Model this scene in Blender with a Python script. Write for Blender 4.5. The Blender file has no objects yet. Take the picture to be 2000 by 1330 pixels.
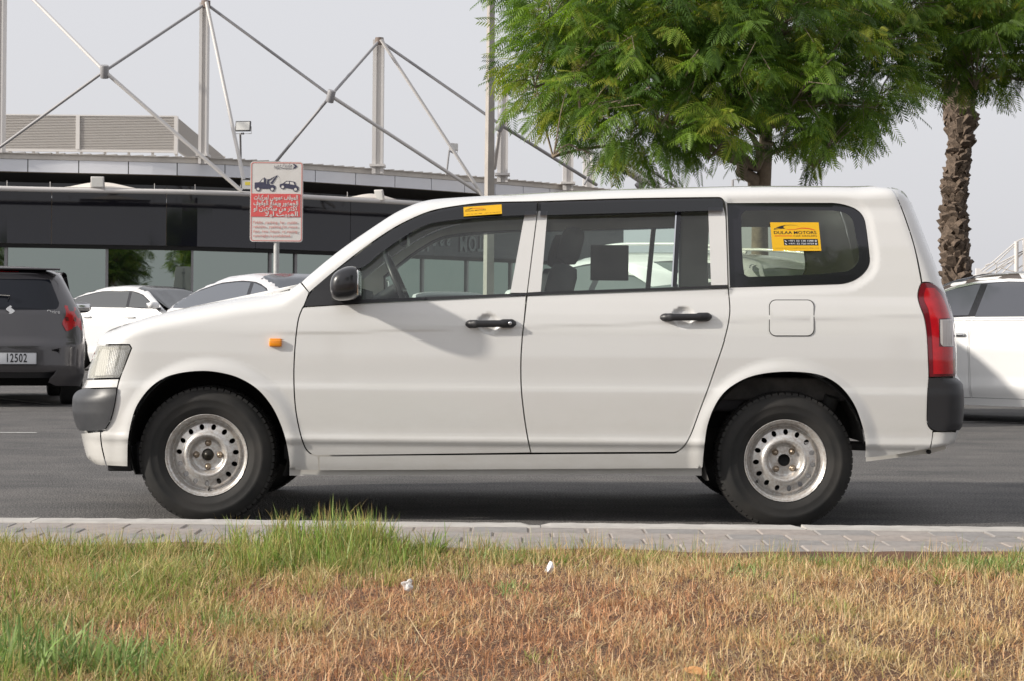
import bpy, bmesh, math, random
import numpy as np
from mathutils import Vector, Matrix
from mathutils.geometry import delaunay_2d_cdt

S = bpy.context.scene
C = S.collection
R = math.radians

# ------------------------------------------------------------ camera, sky, sun, exposure
ROLL = R(0.54)
FPX = 3480.0
KD = FPX/2100.0
CAMZ = 0.87
cam_d = bpy.data.cameras.new("camera")
cam = bpy.data.objects.new("camera", cam_d)
C.objects.link(cam)
cam_d.sensor_width = 36.0
cam_d.lens = 36.0 * FPX / 2000.0
cam_d.shift_y = -25.0 / 2000.0
cam_d.clip_start = 0.1
cam_d.clip_end = 3000
cr, sr = math.cos(ROLL), math.sin(ROLL)
cam.matrix_world = Matrix(((cr, -sr, 0, 0), (0, 0, -1, 0), (sr, cr, 0, CAMZ), (0, 0, 0, 1)))
S.camera = cam
cam_d.dof.use_dof = True
cam_d.dof.focus_distance = 8.0
cam_d.dof.aperture_fstop = 22.0

SUN_DIR = Vector((1.0, 0.31, -0.47)).normalized()      # the way the light travels
sun_d = bpy.data.lights.new("sun", 'SUN')
sun = bpy.data.objects.new("sun", sun_d)
C.objects.link(sun)
sun_d.energy = 4.2
sun_d.angle = R(2.0)
sun_d.color = (1.0, 0.93, 0.83)
sun.rotation_euler = SUN_DIR.to_track_quat('-Z', 'Y').to_euler()
sun.location = (-20, 0, 12)

W_ = bpy.data.worlds.new("World")
S.world = W_
W_.use_nodes = True
wn, wl = W_.node_tree.nodes, W_.node_tree.links
wn.clear()
sky = wn.new('ShaderNodeTexSky')
sky.sky_type = 'NISHITA'
sky.sun_disc = False
sky.sun_elevation = math.asin(-SUN_DIR.z)
sky.sun_rotation = math.atan2(-SUN_DIR.x, -SUN_DIR.y)
sky.air_density = 1.0
sky.dust_density = 6.0
sky.ozone_density = 1.5
hsv = wn.new('ShaderNodeHueSaturation')
hsv.inputs['Saturation'].default_value = 0.35
tint = wn.new('ShaderNodeMix')
tint.data_type = 'RGBA'
tint.inputs[0].default_value = 0.72                      # dusty haze evens the sky out
tint.inputs[7].default_value = (6.85, 6.85, 7.15, 1)
bg = wn.new('ShaderNodeBackground')
bg.inputs['Strength'].default_value = 0.122
wo = wn.new('ShaderNodeOutputWorld')
wl.new(sky.outputs[0], hsv.inputs['Color'])
wl.new(hsv.outputs[0], tint.inputs[6])
wl.new(tint.outputs[2], bg.inputs['Color'])
wl.new(bg.outputs[0], wo.inputs['Surface'])

S.view_settings.view_transform = 'Standard'
S.view_settings.look = 'None'
S.view_settings.gamma = 1.0
S.view_settings.exposure = 0.12
S.render.engine = 'CYCLES'
S.cycles.use_denoising = True
S.cycles.max_bounces = 8
S.cycles.transparent_max_bounces = 24
S.cycles.diffuse_bounces = 4
S.cycles.glossy_bounces = 4
S.cycles.transmission_bounces = 6
S.cycles.caustics_reflective = False
S.cycles.caustics_refractive = False

# ------------------------------------------------------------ helpers
def ray(px, py):
    """world direction per metre of depth through a point of the photograph"""
    u, v = px - 1000.0, 640.0 - py
    return ((u * cr - v * sr) / FPX, 1.0, (u * sr + v * cr) / FPX)

def P(px, py, Y):
    d = ray(px, py)
    return Vector((d[0] * Y, Y, CAMZ + d[2] * Y))

def PO(px, py, Y):
    return P(px, py, Y*KD)

def PG(px, py, z=0.0):
    """the point of the level z seen at a pixel"""
    d = ray(px, py)
    Y = (z - CAMZ) / d[2]
    return Vector((d[0] * Y, Y, z))

def tag(o, label=None, cat=None, group=None, kind=None):
    if label: o['label'] = label
    if cat: o['category'] = cat
    if group: o['group'] = group
    if kind: o['kind'] = kind
    return o

def empty(name, loc=(0, 0, 0), rz=0.0, label=None, cat=None, group=None, kind=None):
    o = bpy.data.objects.new(name, None)
    o.empty_display_size = 0.2
    o.location = loc
    o.rotation_euler = (0, 0, rz)
    C.objects.link(o)
    return tag(o, label, cat, group, kind)

def mesh_obj(name, me, parent=None, mat=None):
    o = bpy.data.objects.new(name, me)
    C.objects.link(o)
    if mat is not None and len(me.materials) == 0:
        me.materials.append(mat)
    if parent is not None:
        o.parent = parent
    return o

def new_mesh(name, V, F, mat=None, smooth=False, normals=None):
    me = bpy.data.meshes.new(name)
    me.from_pydata([tuple(v) for v in V], [], [tuple(f) for f in F])
    if mat is not None:
        me.materials.append(mat)
    if smooth:
        me.polygons.foreach_set('use_smooth', [True] * len(me.polygons))
    me.update()
    if normals is not None:
        me.normals_split_custom_set_from_vertices([tuple(n) for n in normals])
    return me

class MB:
    """collects simple solids in one mesh"""
    def __init__(self):
        self.v, self.f, self.s = [], [], []
    def add(self, V, F, smooth=False):
        b = len(self.v)
        self.v += [tuple(x) for x in V]
        self.f += [tuple(i + b for i in f) for f in F]
        self.s += [smooth] * len(F)
        return self
    def box(self, lo, hi, M=None):
        x0, y0, z0 = lo; x1, y1, z1 = hi
        V = [(x0,y0,z0),(x1,y0,z0),(x1,y1,z0),(x0,y1,z0),(x0,y0,z1),(x1,y0,z1),(x1,y1,z1),(x0,y1,z1)]
        if M is not None: V = [tuple(M @ Vector(p)) for p in V]
        return self.add(V, [(0,3,2,1),(4,5,6,7),(0,1,5,4),(1,2,6,5),(2,3,7,6),(3,0,4,7)])
    def rbox(self, lo, hi, r=0.01, M=None):
        """box with chamfered vertical-ish edges and top"""
        bm = bmesh.new()
        bmesh.ops.create_cube(bm, size=1.0)
        for v in bm.verts:
            v.co = Vector(((lo[0]+hi[0])/2 + v.co.x*(hi[0]-lo[0]), (lo[1]+hi[1])/2 + v.co.y*(hi[1]-lo[1]), (lo[2]+hi[2])/2 + v.co.z*(hi[2]-lo[2])))
        bmesh.ops.bevel(bm, geom=bm.edges[:], offset=r, segments=2, affect='EDGES', profile=0.6)
        bm.verts.ensure_lookup_table()
        V = [tuple(M @ v.co) if M is not None else tuple(v.co) for v in bm.verts]
        F = [[v.index for v in f.verts] for f in bm.faces]
        bm.free()
        return self.add(V, F, True)
    def tube(self, pts, r, n=8, caps=True, smooth=True):
        pts = [Vector(p) for p in pts]
        rs = r if isinstance(r, (list, tuple)) else [r] * len(pts)
        V, F = [], []
        up = None
        for i, p in enumerate(pts):
            d = (pts[min(i+1, len(pts)-1)] - pts[max(i-1, 0)]).normalized()
            if up is None:
                up = Vector((0,0,1)) if abs(d.z) < 0.9 else Vector((1,0,0))
            a = d.cross(up).normalized(); b = d.cross(a).normalized(); up = -b if False else up
            for k in range(n):
                t = 2*math.pi*(k+0.5)/n
                V.append(p + a*math.cos(t)*rs[i] + b*math.sin(t)*rs[i])
        for i in range(len(pts)-1):
            for k in range(n):
                k2 = (k+1) % n
                F.append((i*n+k, i*n+k2, (i+1)*n+k2, (i+1)*n+k))
        self.add(V, F, smooth)
        if caps:
            self.add([V[k] for k in range(n)], [tuple(range(n))])
            m = (len(pts)-1)*n
            self.add([V[m+k] for k in range(n)], [tuple(reversed(range(n)))])
        return self
    def prism(self, poly, axis, a, b, M=None):
        """extrude a 2D outline along an axis ('x','y','z') from a to b"""
        n = len(poly)
        def mk(p, t):
            q = {'x': (t, p[0], p[1]), 'y': (p[0], t, p[1]), 'z': (p[0], p[1], t)}[axis]
            return tuple(M @ Vector(q)) if M is not None else q
        V = [mk(p, a) for p in poly] + [mk(p, b) for p in poly]
        F = [tuple(range(n))[::-1], tuple(range(n, 2*n))]
        F += [(i, (i+1) % n, n+(i+1) % n, n+i) for i in range(n)]
        return self.add(V, F)
    def lathe(self, prof, origin=(0,0,0), axis='y', n=48, smooth=True, a0=0.0, a1=2*math.pi):
        """prof = [(radius, along)]"""
        full = abs(a1 - a0 - 2*math.pi) < 1e-6
        m = n if full else n + 1
        V, F = [], []
        o = Vector(origin)
        for (r, d) in prof:
            for k in range(m):
                t = a0 + (a1-a0)*k/n
                c, s = r*math.cos(t), r*math.sin(t)
                q = {'y': (c, d, s), 'x': (d, c, s), 'z': (c, s, d)}[axis]
                V.append(tuple(o + Vector(q)))
        for i in range(len(prof)-1):
            for k in range(n):
                k2 = (k+1) % m
                F.append((i*m+k, i*m+k2, (i+1)*m+k2, (i+1)*m+k))
        return self.add(V, F, smooth)
    def build(self, name, mat, parent=None, origin=None, fix=True):
        me = bpy.data.meshes.new(name)
        V = self.v
        if origin is not None:
            V = [(p[0]-origin[0], p[1]-origin[1], p[2]-origin[2]) for p in V]
        me.from_pydata(V, [], self.f)
        me.polygons.foreach_set('use_smooth', self.s)
        if fix:
            bm = bmesh.new(); bm.from_mesh(me)
            bmesh.ops.recalc_face_normals(bm, faces=bm.faces[:])
            bm.to_mesh(me); bm.free()
        me.materials.append(mat)
        me.update()
        o = mesh_obj(name, me, parent)
        if origin is not None and parent is None:
            o.location = origin
        return o

# ------------------------------------------------------------ materials
def nt(name):
    m = bpy.data.materials.new(name)
    m.use_nodes = True
    n, l = m.node_tree.nodes, m.node_tree.links
    n.clear()
    out = n.new('ShaderNodeOutputMaterial')
    return m, n, l, out

def principled(name, col, rough=0.5, metal=0.0, coat=0.0, spec=0.5, noise=None, bump=None, emit=None, coord='Object'):
    """noise = (scale, amount, dark colour), bump = (scale, strength, distance)"""
    m, n, l, out = nt(name)
    b = n.new('ShaderNodeBsdfPrincipled')
    b.inputs['Base Color'].default_value = (*col, 1)
    b.inputs['Roughness'].default_value = rough
    b.inputs['Metallic'].default_value = metal
    b.inputs['Coat Weight'].default_value = coat
    b.inputs['Coat Roughness'].default_value = 0.04
    b.inputs['Specular IOR Level'].default_value = spec
    l.new(b.outputs[0], out.inputs['Surface'])
    if noise or bump:
        tc = n.new('ShaderNodeTexCoord')
    if noise:
        tx = n.new('ShaderNodeTexNoise'); tx.inputs['Scale'].default_value = noise[0]; tx.inputs['Detail'].default_value = 6; tx.inputs['Roughness'].default_value = 0.65
        l.new(tc.outputs[coord], tx.inputs['Vector'])
        mr = n.new('ShaderNodeMapRange'); mr.inputs[1].default_value = 0.38; mr.inputs[2].default_value = 0.68
        mr.inputs[3].default_value = 0; mr.inputs[4].default_value = noise[1]
        l.new(tx.outputs['Fac'], mr.inputs[0])
        mx = n.new('ShaderNodeMix'); mx.data_type = 'RGBA'
        mx.inputs[6].default_value = (*col, 1); mx.inputs[7].default_value = (*noise[2], 1)
        l.new(mr.outputs[0], mx.inputs[0]); l.new(mx.outputs[2], b.inputs['Base Color'])
    if bump:
        tb = n.new('ShaderNodeTexNoise'); tb.inputs['Scale'].default_value = bump[0]; tb.inputs['Detail'].default_value = 4
        l.new(tc.outputs[coord], tb.inputs['Vector'])
        bp = n.new('ShaderNodeBump'); bp.inputs['Strength'].default_value = bump[1]; bp.inputs['Distance'].default_value = bump[2]
        l.new(tb.outputs['Fac'], bp.inputs['Height']); l.new(bp.outputs[0], b.inputs['Normal'])
    if emit:
        b.inputs['Emission Color'].default_value = (*emit[0], 1); b.inputs['Emission Strength'].default_value = emit[1]
    return m

def glass(name, tintc, refl=0.06, haze=0.0, hazec=(0.5, 0.5, 0.5), ior=1.45):
    """a thin pane: tinted see-through with a Fresnel reflection, and a little diffuse haze"""
    m, n, l, out = nt(name)
    tr = n.new('ShaderNodeBsdfTransparent'); tr.inputs[0].default_value = (*tintc, 1)
    gl = n.new('ShaderNodeBsdfGlossy'); gl.inputs['Roughness'].default_value = 0.02
    fr = n.new('ShaderNodeFresnel'); fr.inputs['IOR'].default_value = ior
    mx = n.new('ShaderNodeMixShader')
    ad = n.new('ShaderNodeMath'); ad.operation = 'ADD'; ad.use_clamp = True; ad.inputs[1].default_value = refl
    l.new(fr.outputs[0], ad.inputs[0]); l.new(ad.outputs[0], mx.inputs[0])
    src = tr.outputs[0]
    if haze > 0:
        df = n.new('ShaderNodeBsdfDiffuse'); df.inputs[0].default_value = (*hazec, 1)
        m2 = n.new('ShaderNodeMixShader')
        tc = n.new('ShaderNodeTexCoord'); tx = n.new('ShaderNodeTexNoise'); tx.inputs['Scale'].default_value = 9; tx.inputs['Detail'].default_value = 8
        l.new(tc.outputs['Object'], tx.inputs['Vector'])
        mu = n.new('ShaderNodeMath'); mu.operation = 'MULTIPLY'; mu.inputs[1].default_value = haze * 2
        l.new(tx.outputs['Fac'], mu.inputs[0]); l.new(mu.outputs[0], m2.inputs[0])
        l.new(tr.outputs[0], m2.inputs[1]); l.new(df.outputs[0], m2.inputs[2])
        src = m2.outputs[0]
    l.new(src, mx.inputs[1]); l.new(gl.outputs[0], mx.inputs[2])
    l.new(mx.outputs[0], out.inputs['Surface'])
    return m

M = {}
def wagon_paint():
    m = principled('white_paint', (0.705, 0.703, 0.692), 0.27, coat=0.9, noise=(2.5, 0.3, (0.665, 0.66, 0.645)))
    n, l = m.node_tree.nodes, m.node_tree.links
    b = next(k for k in n if k.type == 'BSDF_PRINCIPLED')
    src = b.inputs['Base Color'].links[0].from_socket
    tc = n.new('ShaderNodeTexCoord'); sp = n.new('ShaderNodeSeparateXYZ'); l.new(tc.outputs['Object'], sp.inputs[0])
    mr = n.new('ShaderNodeMapRange'); mr.inputs[1].default_value = 0.62; mr.inputs[2].default_value = 0.20; mr.inputs[3].default_value = 0; mr.inputs[4].default_value = 1
    l.new(sp.outputs['Z'], mr.inputs[0])
    tx = n.new('ShaderNodeTexNoise'); tx.inputs['Scale'].default_value = 5; tx.inputs['Detail'].default_value = 9; tx.inputs['Roughness'].default_value = 0.75
    mp = n.new('ShaderNodeMapping'); mp.inputs['Scale'].default_value = (1, 1, 2.2); l.new(tc.outputs['Object'], mp.inputs[0]); l.new(mp.outputs[0], tx.inputs['Vector'])
    m1 = n.new('ShaderNodeMath'); m1.operation = 'MULTIPLY'; l.new(mr.outputs[0], m1.inputs[0]); l.new(tx.outputs['Fac'], m1.inputs[1])
    m2 = n.new('ShaderNodeMath'); m2.operation = 'MULTIPLY_ADD'; m2.inputs[1].default_value = 0.75; m2.inputs[2].default_value = 0.0; l.new(m1.outputs[0], m2.inputs[0])
    mx = n.new('ShaderNodeMix'); mx.data_type = 'RGBA'; mx.inputs[7].default_value = (0.42, 0.385, 0.33, 1)
    l.new(m2.outputs[0], mx.inputs[0]); l.new(src, mx.inputs[6]); l.new(mx.outputs[2], b.inputs['Base Color'])
    return m
M['paint'] = wagon_paint()
M['paint2'] = principled('bright_white_paint', (0.72, 0.72, 0.72), 0.3, coat=0.8)
M['silver'] = principled('pale_silver_paint', (0.68, 0.67, 0.69), 0.3, metal=0.15, coat=0.7)
M['grey_paint'] = principled('dark_grey_paint', (0.080, 0.075, 0.079), 0.28, metal=0.35, coat=0.8)
M['black_plastic'] = principled('black_plastic', (0.022, 0.022, 0.025), 0.42, bump=(900, 0.15, 0.0005))
M['grey_plastic'] = principled('grey_bumper_plastic', (0.032, 0.034, 0.038), 0.42, noise=(14, 0.5, (0.055, 0.055, 0.06)), bump=(1200, 0.2, 0.0004))
M['gloss_black'] = principled('gloss_black', (0.012, 0.012, 0.016), 0.12, coat=0.3)
M['rubber'] = principled('rubber', (0.018, 0.018, 0.018), 0.65)
M['dark'] = principled('underbody_black', (0.012, 0.012, 0.012), 0.8)
M['dusty_dark'] = principled('dusty_wheel_well', (0.035, 0.034, 0.034), 0.8, noise=(9, 0.8, (0.10, 0.095, 0.09)))
M['chrome'] = principled('chrome', (0.75, 0.75, 0.76), 0.12, metal=1.0)
M['trim'] = principled('cabin_trim', (0.74, 0.75, 0.67), 0.7, noise=(6, 0.4, (0.66, 0.66, 0.58)))
M['headliner'] = principled('headliner', (0.36, 0.36, 0.35), 0.9)
M['seat'] = principled('seat_fabric', (0.07, 0.07, 0.08), 0.9, bump=(300, 0.3, 0.001))
M['dash'] = principled('dashboard', (0.13, 0.14, 0.13), 0.7)
M['amber'] = principled('amber_lens', (0.85, 0.28, 0.01), 0.25, coat=0.6)
M['glass'] = glass('side_glass', (0.84, 0.92, 0.87), 0.03, haze=0.045, hazec=(0.5, 0.52, 0.5))  # diffuse haze: dust, plus reflections painted in as a pale veil
M['glass_dark'] = glass('quarter_glass', (0.70, 0.75, 0.66), 0.04, haze=0.05, hazec=(0.35, 0.36, 0.30))
M['visor'] = glass('smoked_visor', (0.16, 0.16, 0.19), 0.05, ior=1.5)
M['car_glass'] = principled('tinted_car_glass', (0.012, 0.014, 0.020), 0.06, spec=0.3)
# ------------------------------------------------------------ smooth car bodies
def curve(pts, sigma=0.0, n=1200):
    pts = sorted(pts)
    xs = np.array([p[0] for p in pts], float); ys = np.array([p[1] for p in pts], float)
    pad = 4*sigma + 1e-3
    g = np.linspace(xs[0]-pad, xs[-1]+pad, n)
    v = np.interp(g, xs, ys)
    if sigma > 0:
        h = g[1]-g[0]; k = int(math.ceil(3*sigma/h))
        w = np.exp(-0.5*(np.arange(-k, k+1)*h/sigma)**2); w /= w.sum()
        v = np.convolve(np.pad(v, k, mode='edge'), w, mode='valid')
    return lambda t: np.interp(t, g, v)

def spline(pts, step=4.0, corner=42.0, closed=True):
    """outline through points, curved where the turn is small, sharp where it is not"""
    p = [np.array(q[:2], float) for q in pts]
    n = len(p)
    def is_corner(i):
        if not closed and i in (0, n-1): return True
        a = p[i]-p[i-1]; b = p[(i+1) % n]-p[i]
        if np.linalg.norm(a) < 1e-9 or np.linalg.norm(b) < 1e-9: return True
        c = np.dot(a, b)/np.linalg.norm(a)/np.linalg.norm(b)
        return math.degrees(math.acos(max(-1, min(1, c)))) > corner
    cor = [is_corner(i) for i in range(n)]
    def tang(i):
        a = p[i]-p[i-1]; b = p[(i+1) % n]-p[i]
        la, lb = np.linalg.norm(a), np.linalg.norm(b)
        r_ = a + b if max(la, lb) < 2.5*min(la, lb) else a*la + b*lb
        return r_/max(1e-9, np.linalg.norm(r_))
    out = []
    for i in range(n if closed else n-1):
        j = (i+1) % n
        d = p[j]-p[i]; L = np.linalg.norm(d)
        if L < 1e-9: continue
        u = d/L
        t0 = u if cor[i] else tang(i)
        t1 = u if cor[j] else tang(j)
        if cor[i] and not cor[j]: t0 = 2*u - t1; t0 /= max(1e-9, np.linalg.norm(t0))
        if cor[j] and not cor[i]: t1 = 2*u - t0; t1 /= max(1e-9, np.linalg.norm(t1))
        k = max(1, int(round(L/step)))
        for s in range(k):
            t = s/k
            h00 = 2*t**3-3*t**2+1; h10 = t**3-2*t**2+t; h01 = -2*t**3+3*t**2; h11 = t**3-t**2
            out.append(h00*p[i] + h10*L*t0 + h01*p[j] + h11*L*t1)
    if not closed: out.append(p[-1])
    return np.array(out)

def area2(q):
    return 0.5*np.sum(q[:, 0]*np.roll(q[:, 1], -1) - np.roll(q[:, 0], -1)*q[:, 1])

def inset_poly(q, d):
    if d == 0: return q
    if area2(q) < 0: q = q[::-1]
    a = q - np.roll(q, 1, 0); b = np.roll(q, -1, 0) - q
    a /= np.maximum(1e-9, np.linalg.norm(a, axis=1))[:, None]; b /= np.maximum(1e-9, np.linalg.norm(b, axis=1))[:, None]
    na = np.stack([-a[:, 1], a[:, 0]], 1); nb = np.stack([-b[:, 1], b[:, 0]], 1)
    m = na + nb; L = np.maximum(0.35, np.linalg.norm(m, axis=1)); m /= L[:, None]
    c = np.maximum(0.5, np.sum(m*na, 1))
    return q + m*(d/c)[:, None]

def inside(poly, X, Y):
    r = np.zeros(X.shape, bool)
    n = len(poly)
    x0, y0 = poly[:, 0], poly[:, 1]
    x1, y1 = np.roll(x0, -1), np.roll(y0, -1)
    for i in range(n):
        c = (y0[i] > Y) != (y1[i] > Y)
        if y1[i] != y0[i]:
            r ^= c & (X < (x1[i]-x0[i])*(Y-y0[i])/(y1[i]-y0[i]) + x0[i])
    return r

def seg_dist(poly, X, Y):
    best = np.full(X.shape, 1e9)
    n = len(poly)
    for i in range(n):
        a = poly[i]; b = poly[(i+1) % n]; d = b-a; L2 = max(1e-12, d@d)
        t = np.clip(((X-a[0])*d[0] + (Y-a[1])*d[1])/L2, 0, 1)
        best = np.minimum(best, (X-a[0]-t*d[0])**2 + (Y-a[1]-t*d[1])**2)
    return np.sqrt(best)

def fill2d(outer, holes, step):
    loops = [outer] + list(holes)
    verts, edges = [], []
    for q in loops:
        b = len(verts)
        verts += [Vector((float(x), float(y))) for x, y in q]
        edges += [(b+i, b+(i+1) % len(q)) for i in range(len(q))]
    lo, hi = outer.min(0), outer.max(0)
    gx = np.arange(lo[0]+step*0.5, hi[0], step); gy = np.arange(lo[1]+step*0.5, hi[1], step*0.9)
    if len(gx) and len(gy):
        X, Y = np.meshgrid(gx, gy); X = X + (np.arange(len(gy)) % 2)[:, None]*step*0.5
        X, Y = X.ravel(), Y.ravel()
        ok = inside(outer, X, Y)
        X, Y = X[ok], Y[ok]
        for h in holes:
            k = ~inside(h, X, Y); X, Y = X[k], Y[k]
        if len(X):
            dd = np.minimum.reduce([seg_dist(q, X, Y) for q in loops])
            k = dd > step*0.45; X, Y = X[k], Y[k]
        verts += [Vector((float(x), float(y))) for x, y in zip(X, Y)]
    vo, eo, fo, ov, oe, of = delaunay_2d_cdt(verts, edges, [], 0, 1e-7)
    V = np.array([(v[0], v[1]) for v in vo])
    F = np.array([f for f in fo if len(f) == 3])
    c = V[F].mean(1)
    k = inside(outer, c[:, 0], c[:, 1])
    for h in holes: k &= ~inside(h, c[:, 0], c[:, 1])
    F = F[k]
    a, b, d = V[F[:, 0]], V[F[:, 1]], V[F[:, 2]]
    ar = (b[:, 0]-a[:, 0])*(d[:, 1]-a[:, 1]) - (b[:, 1]-a[:, 1])*(d[:, 0]-a[:, 0])
    F = F[np.abs(ar) > 1e-10]
    ar = ar[np.abs(ar) > 1e-10]
    F[ar < 0] = F[ar < 0][:, ::-1]
    # boundary edges
    cnt = {}
    for f in F:
        for i in range(3):
            e = (int(f[i]), int(f[(i+1) % 3]))
            cnt[e] = 1
    bd = [e for e in cnt if (e[1], e[0]) not in cnt]
    return V, F, bd

class Body:
    """a rounded car body as an implicit solid: centre plane y = yc, front towards -x"""
    def __init__(s, yc, sec, xf, xr, la, lb, zr, zc, p=3.0, bow=0.1, plan=0.012, xm=0.0, half=2.0):
        s.yc, s.sec, s.xf, s.xr, s.la, s.lb, s.zr, s.zc, s.p, s.bow, s.plan, s.xm, s.half = yc, sec, xf, xr, la, lb, zr, zc, p, bow, plan, xm, half
    def f(s, x, y, z):
        yy = np.abs(y - s.yc)
        W = s.sec(z) * (1 - s.plan*((x-s.xm)/s.half)**2)
        A = yy/W
        xp = x + s.bow*(yy/0.8)**2
        zr, zc = s.zr(xp), s.zc(xp)
        B = np.clip((z-zr)/np.maximum(0.01, zc-zr), 0, None)
        la = s.la if not callable(s.la) else s.la(z)
        lb = s.lb if not callable(s.lb) else s.lb(z)
        Cc = np.clip((s.xf(z)+la - x)/la, 0, None)
        D = np.clip((x - s.xr(z) + lb)/lb, 0, None)
        return A**s.p + B**s.p + Cc**s.p + D**s.p - 1
    def grad(s, Q):
        e = 0.0015
        g = []
        for k in range(3):
            d = np.zeros(3); d[k] = e
            a, b = Q+d, Q-d
            g.append(s.f(a[:, 0], a[:, 1], a[:, 2]) - s.f(b[:, 0], b[:, 1], b[:, 2]))
        g = np.stack(g, 1)
        return g/np.maximum(1e-12, np.linalg.norm(g, axis=1))[:, None]
    def cast(s, O, D, t0, t1, n=90):
        """first hit of rays O + t D; a miss gives the nearest approach"""
        T = np.linspace(t0, t1, n)
        Fv = np.empty((len(O), n))
        for i, t in enumerate(T):
            Q = O + D*t
            Fv[:, i] = s.f(Q[:, 0], Q[:, 1], Q[:, 2])
        neg = Fv <= 0
        hit = neg.any(1)
        k = np.argmax(neg, 1)
        km = np.argmin(Fv, 1)
        lo = T[np.maximum(k-1, 0)].copy(); hi = T[k].copy()
        for _ in range(22):
            m = 0.5*(lo+hi); Q = O + D*m[:, None]
            ins = s.f(Q[:, 0], Q[:, 1], Q[:, 2]) <= 0
            hi = np.where(ins, m, hi); lo = np.where(ins, lo, m)
        t = np.where(hit, hi, T[km])
        # sharpen the nearest approach
        if (~hit).any():
            st = T[1]-T[0]; tm = T[km].copy()
            for _ in range(8):
                st *= 0.5
                best = None
                for dt in (-st, 0, st):
                    Q = O + D*(tm+dt)[:, None]; fv = s.f(Q[:, 0], Q[:, 1], Q[:, 2])
                    if best is None: best, bt = fv, tm+dt
                    else:
                        u = fv < best; best = np.where(u, fv, best); bt = np.where(u, tm+dt, bt)
                tm = bt
            t = np.where(hit, t, tm)
        return O + D*t[:, None], hit

def make_panel(body, mapper, poly, holes=(), step=9.0, off=0.0, thick=0.012, inset=0.0, trange=(7.6, 8.8), dfun=None, flip=False, pstep=None, raw=False, eps=1.0):
    """triangulated skin of a panel: returns V, F, N (front surface plus a turned-in edge)"""
    ps = pstep or step*0.6
    outer = np.array(poly, float) if raw else spline(poly, ps)
    if area2(outer) < 0: outer = outer[::-1]
    outer = inset_poly(outer, inset)
    hs = []
    for h in holes:
        h = np.array(h, float) if raw else spline(h, ps)
        if area2(h) < 0: h = h[::-1]
        hs.append(inset_poly(h, -inset))
    V2, F, bd = fill2d(outer, hs, step)
    def pos(V):
        O, D = mapper(V)
        Q, hit = body.cast(O, D, *trange)
        Dn = D/np.linalg.norm(D, axis=1)[:, None]
        d = np.full(len(V), off)
        if dfun is not None: d = d + dfun(V[:, 0], V[:, 1])
        return Q + Dn*d[:, None], hit, Dn
    Q, hit, Dn = pos(V2)
    Qx, hx, _ = pos(V2 + np.array([eps, 0])); Qy, hy, _ = pos(V2 + np.array([0, eps]))
    Qx2, hx2, _ = pos(V2 - np.array([eps, 0])); Qy2, hy2, _ = pos(V2 - np.array([0, eps]))
    N = np.cross(Qx-Qx2, Qy-Qy2)
    N /= np.maximum(1e-12, np.linalg.norm(N, axis=1))[:, None]
    s = np.sum(N*Dn, 1) > 0
    N[s] *= -1
    bad = ~(hit & hx & hy & hx2 & hy2)
    N[bad] = body.grad(Q[bad] - Dn[bad]*off) if bad.any() else N[bad]
    # turned-in edge
    nb = len(Q)
    Vs, Ns, Fs = [Q], [N], [F]
    if thick and len(bd):
        ea = np.array([e[0] for e in bd]); eb = np.array([e[1] for e in bd])
        t = Q[eb]-Q[ea]; nn = np.cross(t, Dn[ea]); nn /= np.maximum(1e-12, np.linalg.norm(nn, axis=1))[:, None]
        c = Q[ea] + t*0.5; ctr = Q[F].mean(1)
        # outward = away from the adjoining triangle: use 2D outward normal mapped through sign test
        k = len(bd)
        quadV = np.concatenate([Q[ea], Q[eb], Q[eb]+Dn[eb]*thick, Q[ea]+Dn[ea]*thick])
        quadF = np.array([[nb+i, nb+k+i, nb+2*k+i] for i in range(k)] + [[nb+i, nb+2*k+i, nb+3*k+i] for i in range(k)])
        # for ccw 2D loops the outside lies to the right of the edge
        d2 = V2[eb]-V2[ea]; o2 = np.stack([d2[:, 1], -d2[:, 0]], 1); o2 /= np.maximum(1e-9, np.linalg.norm(o2, axis=1))[:, None]
        O1, D1 = mapper(V2[ea] + o2*eps); O0, D0 = mapper(V2[ea])
        o3 = (O1 + D1*trange[0]) - (O0 + D0*trange[0])
        sg = np.sum(nn*o3, 1) < 0
        nn[sg] *= -1
        Vs.append(quadV); Ns.append(np.concatenate([nn]*4)); Fs.append(quadF)
    V = np.concatenate(Vs); N = np.concatenate(Ns); F = np.concatenate(Fs)
    # wind faces with their normals
    a, b, c = V[F[:, 0]], V[F[:, 1]], V[F[:, 2]]
    g = np.cross(b-a, c-a); s = np.sum(g*(N[F[:, 0]]+N[F[:, 1]]+N[F[:, 2]]), 1) < 0
    F = F.copy(); F[s] = F[s][:, ::-1]
    return V, F, N

def np_mesh(name, V, F, N, mat):
    me = bpy.data.meshes.new(name)
    me.vertices.add(len(V)); me.vertices.foreach_set('co', np.ascontiguousarray(V, np.float32).ravel())
    k = F.shape[1]
    me.loops.add(F.size); me.loops.foreach_set('vertex_index', np.ascontiguousarray(F, np.int32).ravel())
    me.polygons.add(len(F)); me.polygons.foreach_set('loop_start', np.arange(0, F.size, k, dtype=np.int32))
    me.polygons.foreach_set('loop_total', np.full(len(F), k, np.int32))
    me.update(calc_edges=True)
    if mat is not None: me.materials.append(mat)
    if N is not None:
        me.polygons.foreach_set('use_smooth', [True]*len(F))
        me.update()
        me.normals_split_custom_set_from_vertices(N.tolist())
    me.validate()
    return me

def mirror_y(V, F, N, yc):
    V = V.copy(); V[:, 1] = 2*yc - V[:, 1]
    N = N.copy(); N[:, 1] *= -1
    return V, F[:, ::-1].copy(), N

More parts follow.
